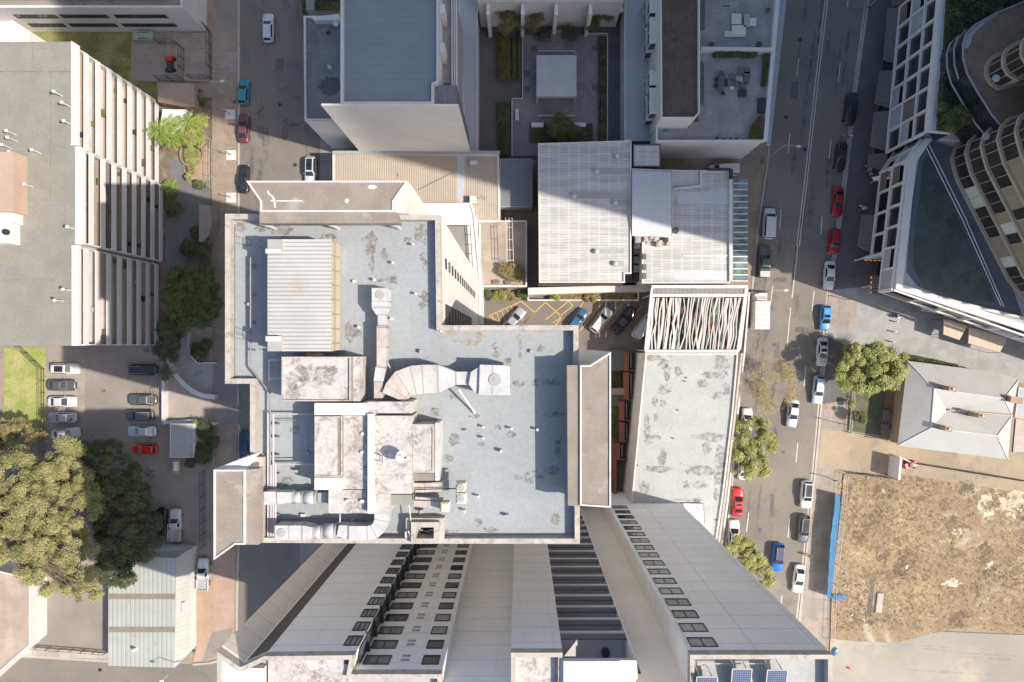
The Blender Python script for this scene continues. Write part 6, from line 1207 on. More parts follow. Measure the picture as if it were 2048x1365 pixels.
aw = thing('glass_awning', 'long glass awning with white beams along the footpath of the wide road', 'awning', (*W(1480, 460, 4), .1)); part(aw, 'glass_sheet', lambda b: b.pbox(1466, 358, 1495, 563, 4.0, 4.06), glassy('awning_glass', (.14, .20, .20), .15))
for k in range(17): part(aw, 'beam', lambda b: b.pbox(1464, 366 + k * 12.2, 1496, 368.2 + k * 12.2, 4.07, 4.25), 'white_wall')
part(aw, 'gutter', lambda b: b.pbox(1461, 348, 1466, 563, 3.9, 4.5), 'strip_roof')
# ---------- slatted canopy and podium ----------
pd = bldg('podium', 'low podium with worn pale grey roof between the red courtyards and the wide road', [(1291, 707), (1477, 707), (1466, 830), (1448, 985), (1434, 1082), (1425, 1200), (1262, 1200), (1262, 1010)], 9.2, .35, .22, 'white_trim', 'slate_roof_worn', trim='white_trim')
part(pd, 'east_wall', lambda b: [b.wall(W(*p, 7), W(*q_, 7), .3, 0, 7) for p, q_ in [((1484, 707), (1468, 850)), ((1468, 850), (1452, 985)), ((1452, 985), (1436, 1100))]], 'tile_trim'); part(pd, 'street_wall', lambda b: [b.wall(W(*p, 3.2), W(*q_, 3.2), .25, .1, 3.2) for p, q_ in [((1499, 585), (1489, 707)), ((1489, 707), (1471, 870)), ((1471, 870), (1456, 1000)), ((1456, 1000), (1441, 1110))]], 'white_wall')
part(pd, 'white_panel', lambda b: b.prism(P([(1366, 1008), (1406, 1008), (1408, 1050), (1380, 1030)], 9.4), 8.9, 9.4), 'cream_wall'); part(pd, 'panel_rail', lambda b: [b.tube((*W(*p, 10), 10), (*W(*q_, 10), 10), .04, 5) for p, q_ in [((1362, 1006), (1407, 1008)), ((1407, 1008), (1409, 1048)), ((1393, 1008), (1394, 1030)), ((1394, 1018), (1408, 1020))]], 'dark_metal')
for i, (x, y) in enumerate([(1373, 756), (1369, 763), (1356, 821), (1346, 877), (1275, 931), (1433, 1041)]): x_, y_ = W(x, y, 9); part(pd, 'roof_vent', lambda b: b.cyl(x_, y_, .09, 8.85, 9.2, 8), 'dark_metal')
stain_list(8.86, 'stain_grey', [(1303, 716, 30, 6), (1326, 726, 10, 12), (1335, 747, 7, 18), (1357, 743, 8, 10), (1330, 780, 13, 10), (1443, 730, 16, 22), (1429, 750, 24, 8), (1405, 768, 12, 9), (1310, 803, 6, 12), (1326, 807, 6, 8), (1294, 850, 7, 22), (1313, 835, 6, 9), (1426, 875, 40, 8), (1414, 897, 9, 14), (1317, 938, 30, 7), (1402, 941, 34, 9), (1440, 936, 14, 40), (1373, 970, 9, 8), (1398, 970, 16, 9), (1288, 976, 12, 12), (1297, 882, 8, 12), (1434, 791, 10, 8), (1452, 777, 8, 14), (1325, 915, 8, 20), (1432, 990, 5, 12), (1395, 1000, 10, 5), (1310, 875, 12, 6)], pd)
cn = thing('slatted_canopy', 'open canopy of crooked white and green slats over a colourful car ramp', 'canopy', (*W(1390, 640, 0), .03)); zc = 8.8
part(cn, 'frame', lambda b: (b.prism(P([(1303, 571), (1496, 571), (1496, 577), (1303, 577)], zc), zc - .5, zc, True), b.prism(P([(1303, 588), (1490, 588), (1490, 594), (1303, 594)], zc), zc - .5, zc - .01, True), b.prism(P([(1290, 700), (1478, 700), (1478, 706), (1290, 706)], zc), zc - .5, zc, True), b.prism(P([(1302, 577.2), (1307, 577.2), (1294, 699.8), (1289, 699.8)], zc), zc - .5, zc, True), b.prism(P([(1490, 577.2), (1497, 577.2), (1482, 699.8), (1474, 699.8)], zc), zc - .5, zc, True)), 'white_wall')
part(cn, 'louvre', lambda b: [b.pbox(1308 + k * 2.6, 578, 1309.6 + k * 2.6, 587, zc - .4, zc - .05) for k in range(69)], 'grey_plant'); rs = random.Random(4)
M['slat_cream'] = weathered('slat_cream', (.56, .53, .50), .06, .6, 6, (.3, .27, .25), 1.2, .56, .66); M['slat_green'] = plain('slat_green', (.10, .20, .13)); M['slat_red'] = plain('slat_red', (.32, .06, .05)); M['slat_maroon'] = plain('slat_maroon', (.16, .05, .07))
for lay, (n, zz, m_) in enumerate([(35, zc - .05, 'slat_cream'), (19, zc - .9, 'slat_green'), (13, zc - 1.7, 'slat_red')]):
    for k in range(n):
        x0 = 1307 + (1484 - 1307) * (k + .5) / n - (lay == 0) * 0; pts = []
        for j in range(5):
            f = j / 4; pts.append((x0 + rs.uniform(-3.4, 3.4) * (1.8 if lay else 1) - 12 * f + (x0 - 1390) * -.02 * f, 596 + 103 * f))
        w = rs.choice([.14, .17, .2, .38]) if lay == 0 else .32; q = [Vector(W(*p, zz)) for p in pts]; zo = zz - .06 * (k % 3) - .01
        b = MB(); b.loft([[(p.x - w / 2, p.y, zo - .25), (p.x + w / 2, p.y, zo - .25), (p.x + w / 2, p.y, zo), (p.x - w / 2, p.y, zo)] for p in q]); obj('slat', b, M[m_], cn)
for x, y in ((1304, 590), (1492, 590), (1292, 702), (1478, 702)): part(cn, 'post', lambda b: b.pbox(x - 1.5, y - 1, x + 1.5, y + 1, .03, zc - .5), 'white_trim')
M['dark_maroon'] = plain('dark_maroon', (.07, .035, .045)); b = MB(); b.prism(P([(1308, 600), (1482, 600), (1472, 698), (1298, 698)], 1), .04, .9); single('ramp_floor', b, M['dark_maroon'], 'dark maroon ramp floor under the crooked slats', 'floor')
for i, (x, y, m_, lb) in enumerate([(1345, 618, 'slat_red', 'red disc under the left part of the slats'), (1375, 635, 'cream_unit', 'pale yellow disc under the middle of the slats'), (1360, 662, 'slat_green', 'green disc under the lower left slats'), (1420, 650, 'slat_red', 'red disc under the lower right slats'), (1440, 618, 'slat_green', 'green disc under the upper right slats')]):
    x_, y_ = W(x, y, 2); b = MB(); b.cyl(x_, y_, 1.1, .92, 1.5, 20); single('coloured_disc', b, M[m_], lb, 'disc', None, 'round coloured seats under the slatted canopy')
# red edged courtyards
GRC = 'small red brick edged courtyards beside the podium'; M['red_brick'] = pavers('red_brick', (.33, .12, .08), .3, .12, .02, .3, .7)
for i, (x0, y0, x1, y1) in enumerate([(1249, 703, 1288, 742), (1249, 745, 1282, 800), (1240, 803, 1277, 842), (1240, 845, 1273, 884), (1231, 887, 1268, 921)]):
    lb = ['topmost', 'second', 'middle', 'fourth', 'lowest'][i] + ' of the red brick edged courtyards left of the podium'
    t = thing('courtyard', lb, 'courtyard', (*W((x0 + x1) / 2, (y0 + y1) / 2, 0), .03), GRC)
    part(t, 'floor', lambda b: b.sheet(rect(x0 + 2, y0 + 2, x1 - 1, y1 - 1, 0), .05), 'asphalt_dark'); part(t, 'tiled_wall', lambda b: b.pbox(x0, y0, x0 + 9, y1, .05, 2.6), 'red_brick'); part(t, 'cross_wall', lambda b: b.pbox(x0 + 9.1, y1 - 2, x1, y1, .05, 2.3), 'red_brick'); part(t, 'white_kerb', lambda b: b.pbox(x0 + 12, y0 + 3, x0 + 14, y1 - 5, .05, 1.2), 'white_trim')
b = MB(); b.pbox(1226, 888, 1233, 1006, .04, 2.2); single('red_wall', b, M['red_brick'], 'thin red brick wall below the lowest courtyard', 'wall')
hedge('courtyard_plants', [(1223, 742), (1243, 742), (1243, 776), (1223, 776)], 1.2, 2200, M['leaf_dark'], 120, 'small plants beside the topmost red edged courtyards', 'plants'); hedge('courtyard_plants', [(1223, 815), (1238, 815), (1238, 878), (1223, 878)], 1.3, 3500, M['leaf_mid'], 121, 'bright climbing plants beside the middle red edged courtyard', 'plants')
b = MB(); b.pbox(1222, 777, 1251, 790, .05, 2.4); single('timber_gate', b, M['brick_path'], 'grey brown timber gate roof between the two planted strips', 'gate')
b = MB(); b.pbox(1222, 700, 1248, 742, .05, 2.0); single('side_roof', b, M['asphalt_dark'], 'dark flat canopy behind the tower wing by the first courtyard', 'roof')
# ---------- right complex ----------
ZR = 15.5
rb1 = bldg('framed_building', 'building with white gridded facade and roof garden at the right of the shaded road', None, ZR, .9, .9, 'glass', 'strip_roof', poly=[W(1889, -60, ZR), W(1859, 262, ZR), W(1905, 266, ZR), W(1925, 245, ZR), (88, 30), (88, 60)], trim='white_wall')
ZR2 = 12.3
rb2 = bldg('corner_building', 'lower glass roofed corner building with broad white parapet at the plaza', None, ZR2, .5, .95, 'glass', 'strip_roof', z0=8.0, poly=[W(1821, 319, ZR2), W(1792, 578, ZR2), W(2048, 662, ZR2), (101, -7.5), (101, 26), W(1905, 268, ZR2), W(1859, 264, ZR2)], trim='white_wall')
part(rb2, 'lower_storey', lambda b: b.prism([W(1812, 319, 8), W(1786, 490, 8), W(1812, 492, 8), W(1806, 560, 8), W(2030, 625, 8), (101, -3.5), (101, 26), W(1905, 268, 8), W(1850, 264, 8)], 0, 8.0), 'glass')
part(rb2, 'soffit', lambda b: b.sheet([W(1821, 319, ZR2), W(1792, 578, ZR2), W(2048, 662, ZR2), (101, -7.5), (101, 26), W(1905, 268, ZR2)], 7.99), 'white_trim')
def grid(t, a, b, nrm, n, rows, depth=.7, ztop=16.1, zbot=None):
    A, B = Vector(a), Vector(b); D = (B - A); L = D.length; ang = math.atan2(D.y, D.x); nn = Vector(nrm).normalized()
    for k in range(n + 1): p = A + D * k / n + nn * depth / 2; part(t, 'fin', lambda m: m.obox(p.x, p.y, ang, .32, depth, zbot or rows[0] - .2, ztop), 'white_wall')
    for z in rows: p = A + D * .5 + nn * depth / 2; part(t, 'floor_band', lambda m: m.obox(p.x, p.y, ang, L, depth - .06, z - .18, z + .18), 'white_wall')
    for k in range(n):
        for j in range(len(rows) - 1):
            if (k * 7 + j * 3) % 5 in (0, 3): p = A + D * (k + .5) / n + nn * .25; part(t, 'blind', lambda m: m.obox(p.x, p.y, ang, L / n * .9, .04, rows[j] + .2, rows[j + 1] - (.2 if k % 2 else 1.4)), 'curtain' if (k + j) % 3 else 'wicker')
M['curtain'] = weathered('curtain', (.36, .37, .40), .08, 1)
grid(rb1, W(1889, -60, ZR), W(1859, 262, ZR), (-1, -.1), 7, (4.4, 8.1, 11.8), .4, 14.6); grid(rb2, W(1821, 319, ZR2), W(1792, 578, ZR2), (-1, -.1), 6, (8.1, 11.6), .4, 11.8); grid(rb2, W(1821, 319, ZR2), W(1800, 500, ZR2), (-1, -.1), 4, (4.4, 7.9), .4, 7.95); grid(rb2, W(1859, 264, ZR2), W(1822, 319, ZR2), (-1, -.4), 2, (4.4, 8.0, 11.6), .6, 11.85)
p0, p1 = W(1792, 578, ZR2), (101, -7.5); d_ = Vector((p1[0] - p0[0], p1[1] - p0[1])); nS = Vector((d_.y, -d_.x)).normalized(); grid(rb2, p0, p1, (nS.x, nS.y), 11, (8.1, 11.7), .3, 11.8)
part(rb1, 'front_parapet', lambda b: b.wall(W(1889, -60, 15.8), W(1860, 262, 15.8), .5, 14.7, 15.8), 'white_wall')
# awnings
M['awning_brown'] = ribbed('awning_brown', (.15, .135, .125), 0, .25, .02, .15, .05, rough=.8, lw=.2); GA = 'dark street awnings below the gridded facade'
for pts, lb in [([(1786, -40), (1812, -40), (1808, 12), (1784, 12)], 'dark awning cut by the top edge of the photo'), ([(1776, 16), (1812, 15), (1801, 130), (1767, 120)], 'longest dark awning on the shaded footpath'), ([(1760, 141), (1795, 141), (1783, 218), (1749, 207)], 'second whole dark awning from the top'), ([(1748, 224), (1786, 220), (1776, 303), (1741, 293)], 'third whole dark awning from the top'), ([(1738, 308), (1777, 306), (1773, 341), (1736, 334)], 'short dark awning just above the outdoor diners'), ([(1724, 429), (1760, 430), (1745, 506), (1716, 493)], 'lowest dark awning, above the lit sign')]:
    q = ccw(P(pts, 4)); c = W(*pts[0], 4); t = thing('awning', lb, 'awning', (*c, .13), GA); xs = sorted(q)
    part(t, 'cover', lambda b: b.frustum(q, 3.9, inset(q, .1), 4.05, True), 'awning_brown')
    for p in q: part(t, 'arm', lambda b: b.tube((p[0] + .05, p[1], 3.88), (q[1][0] + .2, p[1], 4.6), .03, 5), 'dark_metal')
M['awning_tan'] = ribbed('awning_tan', (.50, .40, .30), 0, 1.3, .02, .15, .05, rough=.8, lw=.12)
for pts, lb in [([(1888, 638), (1936, 652), (1919, 681), (1886, 669)], 'smaller tan awning on the sunny plaza'), ([(1938, 654), (2015, 677), (2000, 706), (1936, 687)], 'larger tan awning on the sunny plaza'), ([(1843, 608), (1899, 620), (1896, 630), (1843, 622)], 'thin tan awning at the plaza corner')]:
    q = ccw(P(pts, 3.4)); t = thing('awning', lb, 'awning', (*q[0], .13), 'tan awnings on the plaza'); part(t, 'cover', lambda b: b.frustum(q, 3.3, inset(q, .05), 3.42, True), 'awning_tan')
    for p in q: part(t, 'post', lambda b: b.cyl(p[0], p[1], .04, .13, 3.3, 6), 'dark_metal')
g = NG('lamp_glow'); em = g.b; em.inputs['Emission Color'].default_value = (1, .42, .14, 1); em.inputs['Emission Strength'].default_value = .35; g.done((.3, .15, .08)); M['lamp_glow'] = g.m
t = thing('lit_canopy', 'small white canopy with glowing orange lights under it at the corner', 'canopy', (*W(1752, 518, 4), .13)); part(t, 'canopy_roof', lambda b: b.prism(P([(1728, 514), (1775, 500), (1776, 516), (1730, 520)], 4.3), 4.05, 4.3, True), 'white_wall'); part(t, 'strip_light', lambda b: [b.pbox(1730 + k * 9, 520.5, 1735 + k * 9, 522, 3.9, 4.0) for k in range(4)], 'lamp_glow'); part(t, 'post', lambda b: b.pbox(1732, 514, 1735, 517, .13, 4.05), 'white_trim')
t = thing('lit_canopy', 'ribbed brown canopy with glowing orange edge at the corner', 'canopy', (*W(1754, 571, 4), .13)); part(t, 'canopy_roof', lambda b: b.prism(P([(1745, 551), (1768, 551), (1766, 592), (1743, 590)], 4.1), 3.9, 4.1, True), 'wicker'); part(t, 'slat', lambda b: [b.pbox(1747, 556 + k * 6, 1765, 558 + k * 6, 4.11, 4.25) for k in range(6)], 'brick_path'); part(t, 'strip_light', lambda b: [b.pbox(1742, 553 + k * 10, 1743.5, 558 + k * 10, 3.9, 4.05) for k in range(4)], 'lamp_glow'); part(t, 'post', lambda b: b.pbox(1746, 570, 1748, 572, .13, 3.9), 'white_trim')
t = thing('lit_canopy', 'pointed white canopy with an orange lamp above the outdoor diners', 'canopy', (*W(1765, 356, 4), .13)); part(t, 'canopy_roof', lambda b: b.prism(P([(1745, 355), (1765, 350), (1792, 340), (1794, 350), (1770, 361), (1750, 361)], 4.3), 4.0, 4.3, True), 'cream_wall'); part(t, 'strip_light', lambda b: b.pbox(1766, 355, 1778, 358, 4.31, 4.36), 'lamp_glow'); part(t, 'post', lambda b: b.pbox(1764, 354, 1766, 356, .13, 4.0), 'white_trim')
# atrium roof
M['atrium_glass'] = pavers('atrium_glass', (.06, .078, .070), 2.1, 2.1, .03, .4, 1.5, R(62), rough=.6, stain=(.13, .12, .10), ms=.6); zg = 11.98
at = [(1850, 288), (1893, 300), (1912, 355), (1995, 612), (1950, 602), (1880, 585), (1845, 570), (1826, 540), (1822, 505), (1832, 400), (1840, 330)]
part(rb2, 'dark_deck', lambda b: b.prism(P([(1846, 284), (1870, 282), (1905, 295), (2030, 590), (2048, 640), (2100, 660), (1996, 622), (1940, 606), (1880, 590), (1838, 574), (1815, 545), (1826, 400)], zg), 11.9, 11.95), weathered('deck_blue', (.10, .115, .13), .06, .4))
part(rb2, 'atrium_roof', lambda b: b.prism(P([(1853, 312), (1872, 335), (1990, 606), (1945, 600), (1880, 583), (1848, 570), (1830, 542), (1826, 505), (1838, 400), (1846, 330)], zg), 11.95, 12.0), 'atrium_glass')
part(rb2, 'silver_rail', lambda b: [b.tube((*W(*p, 12.3), 12.3), (*W(*q_, 12.3), 12.3), .07, 6) for p, q_ in [((1853, 296), (1925, 440)), ((1925, 440), (2002, 612)), ((1858, 290), (1931, 437)), ((1931, 437), (2008, 614))]], 'white_trim')
part(rb2, 'tan_strip', lambda b: b.prism(P([(1880, 593), (1990, 620), (2060, 636), (2060, 641), (1988, 626), (1878, 597)], 12.5), 11.9, 12.4), 'slat_cream')
hedge('roof_garden', [(1903, -40), (1935, -40), (2048, -30), (2048, 0), (1990, 25), (1945, 45), (1928, 62), (1915, 100), (1918, 140), (1940, 190), (1945, 225), (1925, 262), (1880, 258), (1884, 180), (1893, 100)], 16.6, 26000, M['leaf_dark'], 130, 'dense dark roof garden behind the gridded facade', 'roof garden', .13, 1.5, 14.65)
tree('roof_shrub', 'brighter rounded bush at the bottom end of the roof garden', 1912, 232, 19, [(*c[:2], 16.8, c[3]) for c in fill([(1885, 210), (1935, 215), (1940, 250), (1890, 258)], 16, 18.3, .5, .9, .2)], 9000, .11, M['leaf_mid'], 131, fork=16.0, r0=.06)
M['tan_roof2'] = pavers('tan_roof2', (.27, .20, .145), .5, .5, .02, .1, .85)
def rounded(cx, cy, r, a0, a1, n=8): return [(cx + r * math.cos(R(a0 + (a1 - a0) * k / n)), cy + r * math.sin(R(a0 + (a1 - a0) * k / n))) for k in range(n + 1)]
z2 = 20.5; u2 = (H - z2) / F
pts2 = P([(2060, -40), (2048, 2), (1990, 26), (1950, 48), (1932, 66), (1925, 88), (1926, 118), (1934, 148), (1958, 190), (1985, 232), (2010, 262), (2100, 300), (2100, -40)], z2)
bk = bldg('tan_roof_block', 'block with rounded brown paved roof at the top right corner', None, z2, .15, .2, 'glass', 'tan_roof2', poly=pts2, trim='grey_plant')
part(bk, 'worn_patch', lambda b: b.sheet(P([(1926, 96), (1930, 76), (1945, 58), (1975, 36), (1997, 22), (1998, 30), (1975, 42), (1955, 60), (1944, 74), (1940, 92), (1934, 98)], 20.36), 20.368), 'strip_roof')
for k in range(12): a, c = pts2[3 + k % 8], pts2[4 + k % 8]; zz = 17 + (k // 8) * 1.6; part(bk, 'wall_band', lambda b: b.wall(a, c, .16, zz, zz + .25), 'grey_plant')
# towers with curved balconies
M['tower_glass'] = weathered('tower_glass', (.035, .035, .033), .3, .3, 2, rough=.2); M['tower_band'] = weathered('tower_band', (.42, .34, .26), .06, .4); M['tower_panel'] = weathered('tower_panel', (.27, .24, .175), .12, .5); M['tower_blind'] = weathered('tower_blind', (.52, .56, .5), .05, .5)
def curved_tower(name, lab, poly, z0, z1, fh, nb, seed):
    cx = sum(a for a, b in poly) / len(poly); cy = sum(b for a, b in poly) / len(poly); t = thing(name, lab, 'tower', (cx, cy, 0)); part(t, 'wall', lambda b: b.prism(poly, z0, z1), 'tower_glass'); q = inset(poly, -.45); r = random.Random(seed)
    for k in range(int((z1 - z0) / fh)):
        z = z0 + fh * k; 
        if k < nb:
            part(t, 'floor_band', lambda b: b.ring(q, .43, z + .02, z + .42), 'tower_band')
            p = ccw(poly)
            for i in range(len(p)):
                a, c = Vector(p[i]), Vector(p[(i + 1) % len(p)]); L = (c - a).length; nn = Vector((c.y - a.y, a.x - c.x)).normalized()
                if (a + c).x / 2 > 90: continue
                m = max(1, round(L / 1.7))
                cells = [(a.lerp(c, j / m), a.lerp(c, (j + 1) / m), r.random()) for j in range(m)]
                if L < 3: continue
                for mt, lo_, hi_ in (('tower_panel', .10, .55), ('tower_blind', 0, .07)):
                    sel = [(s0, s1) for jj, (s0, s1, v) in enumerate(cells) if lo_ <= ((v * .35 + .65 * (.5 + .5 * math.sin(jj * .55 + k * 1.3))) if mt == 'tower_panel' else v) < hi_]
                    if sel: part(t, 'spandrel_panels', lambda b: [b.obox(*((s0 + s1) / 2 + nn * (.03 if mt == 'tower_panel' else .05)), math.atan2((c - a).y, (c - a).x), (s1 - s0).length * .94, .05, z + .45, z + fh - .05) for s0, s1 in sel], mt)
            part(t, 'mullions', lambda b: [b.tube((*(Vector(p[i]).lerp(Vector(p[(i + 1) % len(p)]), j / max(1, round((Vector(p[(i + 1) % len(p)]) - Vector(p[i])).length / 1.7))) + Vector((p[(i + 1) % len(p)][1] - p[i][1], p[i][0] - p[(i + 1) % len(p)][0])).normalized() * .06), z + .42), (*(Vector(p[i]).lerp(Vector(p[(i + 1) % len(p)]), j / max(1, round((Vector(p[(i + 1) % len(p)]) - Vector(p[i])).length / 1.7))) + Vector((p[(i + 1) % len(p)][1] - p[i][1], p[i][0] - p[(i + 1) % len(p)][0])).normalized() * .06), z + fh), .05, 4) for i in range(len(p)) for j in range(max(1, round((Vector(p[(i + 1) % len(p)]) - Vector(p[i])).length / 1.7)))], 'tower_band')
    return t
cnt = [0]
T1 = [(77.5, 3.4), (74.7, 7.8), (73.0, 9.9), (65.5, 24.5)] + [(67.6 + 2.9 * math.cos(R(a)), 27.6 + 2.9 * math.sin(R(a))) for a in (205, 180, 150, 120, 98)] + [(72, 31.5), (88, 36), (150, 36), (150, 3.4)]
curved_tower('curved_tower', 'very tall bronze tower with curved floor bands beside the dark glass roof', T1, 11.9, 172, 3.3, 12, 1)
cnt = [0]
T2 = [(66.2 + 2.2 * math.cos(R(a)), 37.3 + 2.2 * math.sin(R(a))) for a in (255, 225, 195, 165, 140, 118)] + [(73, 42.5), (90, 49), (150, 49), (150, 40), (76, 37.6)]
t2 = curved_tower('curved_tower', 'bronze tower wing with rounded end rising from the brown paved roof at the right edge', T2, 20.4, 172, 3.3, 9, 2)
bldg('tall_tower', 'unseen tall plain bronze tower beyond the right edge of the photo', None, 172, .8, .4, 'tower_glass', 'grey_roof', poly=[(92, 52), (150, 52), (150, 120), (92, 120)])  # unseen tower, added so its shade covers the upper streets
# pale round tables on the tower balconies
for i, (x, y) in enumerate([(1992, 157), (2022, 141), (2036, 242), (2002, 259), (1972, 273)]): 
    zz = 23.8 if i < 2 else 19.8
    x_, y_ = W(x, y, zz); t = thing('balcony_table', ['left pale round table on the rounded tower end', 'right pale round table on the rounded tower end', 'uppermost pale round table on the curved tower balconies', 'middle pale round table on the curved tower balconies', 'lowest pale round table on the curved tower balconies'][i], 'table', (x_, y_, zz), 'pale round tables on the curved balconies'); part(t, 'table_top', lambda b: b.cyl(x_, y_, .5, zz, zz + .05, 18), 'tower_blind'); part(t, 'pedestal', lambda b: b.cyl(x_, y_, .08, zz - .7, zz, 8), 'dark_metal')
# ---------- hipped roof house ----------
M['zinc'] = ribbed('zinc', (.39, .385, .37), 0, .35, .02, .1, .04, rough=.45, lw=.15, ang=R(10)); M['zinc2'] = ribbed('zinc2', (.39, .385, .37), 1, .35, .02, .1, .04, rough=.45, lw=.15, ang=R(10))
hs = thing('hipped_roof_house', 'old house with pale grey hipped metal roof and brick chimneys at the right', 'house', (*W(1900, 820, 0), .1)); ze, zr_ = 4.0, 5.9
def face(pts, mat): part(hs, 'roof', lambda b: b.add([(*W(x, y, z), z) for x, y, z in pts], [list(range(len(pts)))[::-1]]), mat)
c1, c2, c3, c4 = (1815, 722, ze), (2037, 760, ze), (2016, 919, ze), (1795, 892, ze)
r1, r2, r3, r4 = (1868, 778, zr_), (2008, 797, zr_), (1994, 872, zr_), (1862, 856, zr_); v1, v2 = (1895, 820, 4.9), (2025, 832, 4.9)
face([c1, (2000, 746, ze), c2, r2, r1], 'zinc'); face([c1, r1, r4, c4], 'zinc2'); face([c4, r4, r3, c3], 'zinc'); face([c3, r3, (2024, 832, ze)], 'zinc2'); face([c2, (2024, 832, ze), r2], 'zinc2')
face([r1, r2, (2024, 832, ze + .02), v1], 'zinc'); face([r4, v1, (2024, 832, ze + .03), r3], 'zinc'); face([r1, v1, r4], 'zinc2')
part(hs, 'ridge_cap', lambda b: [b.tube((*W(*p[:2], p[2]), p[2] + .03), (*W(*q_[:2], q_[2]), q_[2] + .03), .09, 6) for p, q_ in [(c1, r1), (r1, r4), (r4, c4), (r1, r2), (r4, r3), (r2, c2), (r3, c3), (r2, (2024, 832, ze)), (r3, (2024, 832, ze))]], 'white_trim'); part(hs, 'valley', lambda b: b.tube((*W(1895, 820, 4.9), 5.32), (*W(2024, 832, 4.25), 4.3), .16, 6), 'kerb')
part(hs, 'wall', lambda b: b.prism(inset(P([c1[:2], c2[:2], c3[:2], c4[:2]], ze), .5), .1, ze - .2), 'brick_path')
for x, y, w in ((1904, 778, .7), (1963, 832, .7), (1896, 858, .7)): x_, y_ = W(x, y, 7.6); ch = part(hs, 'chimney', lambda b: (b.obox(x_, y_, R(-8), 1.0, .7, 5, 7.6), b.obox(x_, y_, R(-8), 1.15, .85, 7.6, 7.8)), 'brick_path'); b = MB(); b.cyl(x_, y_, .16, 7.8, 8.1, 10); obj('chimney_pot', b, M['duct_rust'], ch)
x_, y_ = W(2036, 801, 7); part(hs, 'chimney', lambda b: (b.obox(x_, y_, R(-8), 1.8, .8, 3, 6.6), b.obox(x_, y_, R(-8), 2.0, 1.0, 6.6, 6.8)), 'brick_path')
M['deck_brown'] = ribbed('deck_brown', (.24, .155, .10), 0, .5, .02, .3, .05, rough=.8, lw=.2)
part(hs, 'verandah_deck', lambda b: b.prism(P([(1778, 765), (1808, 765), (1795, 883), (1762, 874)], .5), .13, .5), 'deck_brown'); part(hs, 'verandah_post', lambda b: [b.obox(*W(x, y, 2), 0, .18, .18, .5, 3.9) for x, y in ((1808, 728), (1804, 765), (1799, 805), (1795, 845), (1791, 885))], 'brick_path')
for x, y in ((1776, 828), (1773, 856), (1790, 770)): x_, y_ = W(x, y, 1.4); part(hs, 'verandah_box', lambda b: b.box(x_ - .45, y_ - .6, .5, x_ + .45, y_ + .6, 1.3), 'plaza_tile')
sheet('front_garden', [(1700, 775), (1780, 765), (1764, 872), (1697, 862)], .15, M['leaf_dark'] if False else weathered('dark_garden', (.13, .13, .09), .2, .6, 8, (.08, .09, .05), .5, .5, .6, .95, gk=.3))
fence('picket_fence', 'pale picket fence in front of the dark house garden', [(1704, 782), (1697, 865)], 1.2, 'slat_cream', 1.2, (.2, .8), .05, mesh=True); fence('picket_fence', 'low white fence along the bottom of the dark house garden', [(1697, 865), (1762, 877), (1795, 884)], .9, 'slat_cream')
shrub(1718, 835, 2.4, 1.35, 5500, M['leaf_mid'], 'rounded clipped bush in the front garden of the house', 140, None, 'round_bush', 9, .08); shrub(1710, 806, 1.6, .9, 3000, M['leaf_bright'], 'smaller bright bush beside the picket fence', 141, None, 'round_bush', 7, .08)
hedge('box_hedge', [(1815, 710), (1830, 711), (1885, 722), (1918, 730), (1916, 738), (1880, 733), (1814, 718)], 1.1, 5000, M['leaf_mid'], 142, 'low clipped hedge along the top of the hipped roof house')
bldg('rear_addition', 'small pale roof behind the hipped house at the right edge', [(2038, 775), (2120, 790), (2120, 850), (2030, 835)], 3.2, .05, .1, 'white_trim', 'strip_roof'); sheet('rear_yard', [(2032, 838), (2120, 850), (2120, 905), (2026, 905)], .14, M['kerb'])
t = thing('ride_on_cart', 'small bright red cart beside the white fence corner of the dry lot', 'cart', (*W(1823, 931, 1), .14)); x, y = W(1823, 931, 1)
part(t, 'body', lambda b: b.frustum([(x + a * math.cos(.22) - c * math.sin(.22), y + a * math.sin(.22) + c * math.cos(.22)) for a, c in ((-1.1, -.5), (1.1, -.5), (1.1, .5), (-1.1, .5))], .45, [(x + a * math.cos(.22) - c * math.sin(.22), y + a * math.sin(.22) + c * math.cos(.22)) for a, c in ((-.95, -.4), (.95, -.4), (.95, .4), (-.95, .4))], .95), PC['red']); part(t, 'seat', lambda b: b.obox(x - .1, y, .22, .5, .6, .95, 1.2), 'dark_metal')
for a, c in ((-.7, -.5), (.7, -.5), (-.7, .5), (.7, .5)): part(t, 'wheel', lambda b: b.tube((x + a, y + c - .1, .42), (x + a, y + c + .1, .42), .28, 12), TYRE)
b = MB(); b.wall(W(1797, 916, 2.6), W(1793, 958, 2.6), .35, .13, 3.4); single('billboard_wall', b, M['white_wall'], 'tall pale wall panel between the driveway and the dry lot', 'wall'); b = MB(); b.wall(W(1799, 914, 1.5), W(1822, 925, 1.5), .12, .13, 1.5); single('white_rail', b, M['white_wall'], 'short white rail beside the red cart', 'rail')
fence('lot_fence', 'dark wire fence along the top of the dry lot', [(1690, 944), (1792, 957)], 1.4, 'dark_metal'); fence('lot_fence', 'long dark fence between the driveway and the dry lot', [(1822, 925), (2048, 962), (2200, 990)], 1.8, 'dark_metal', mesh=True); fence('lot_fence', 'pale kerb fence along the footpath side of the dry lot', [(1688, 948), (1683, 1010), (1665, 1165), (1660, 1278)], 1.6, 'slat_cream', 3)
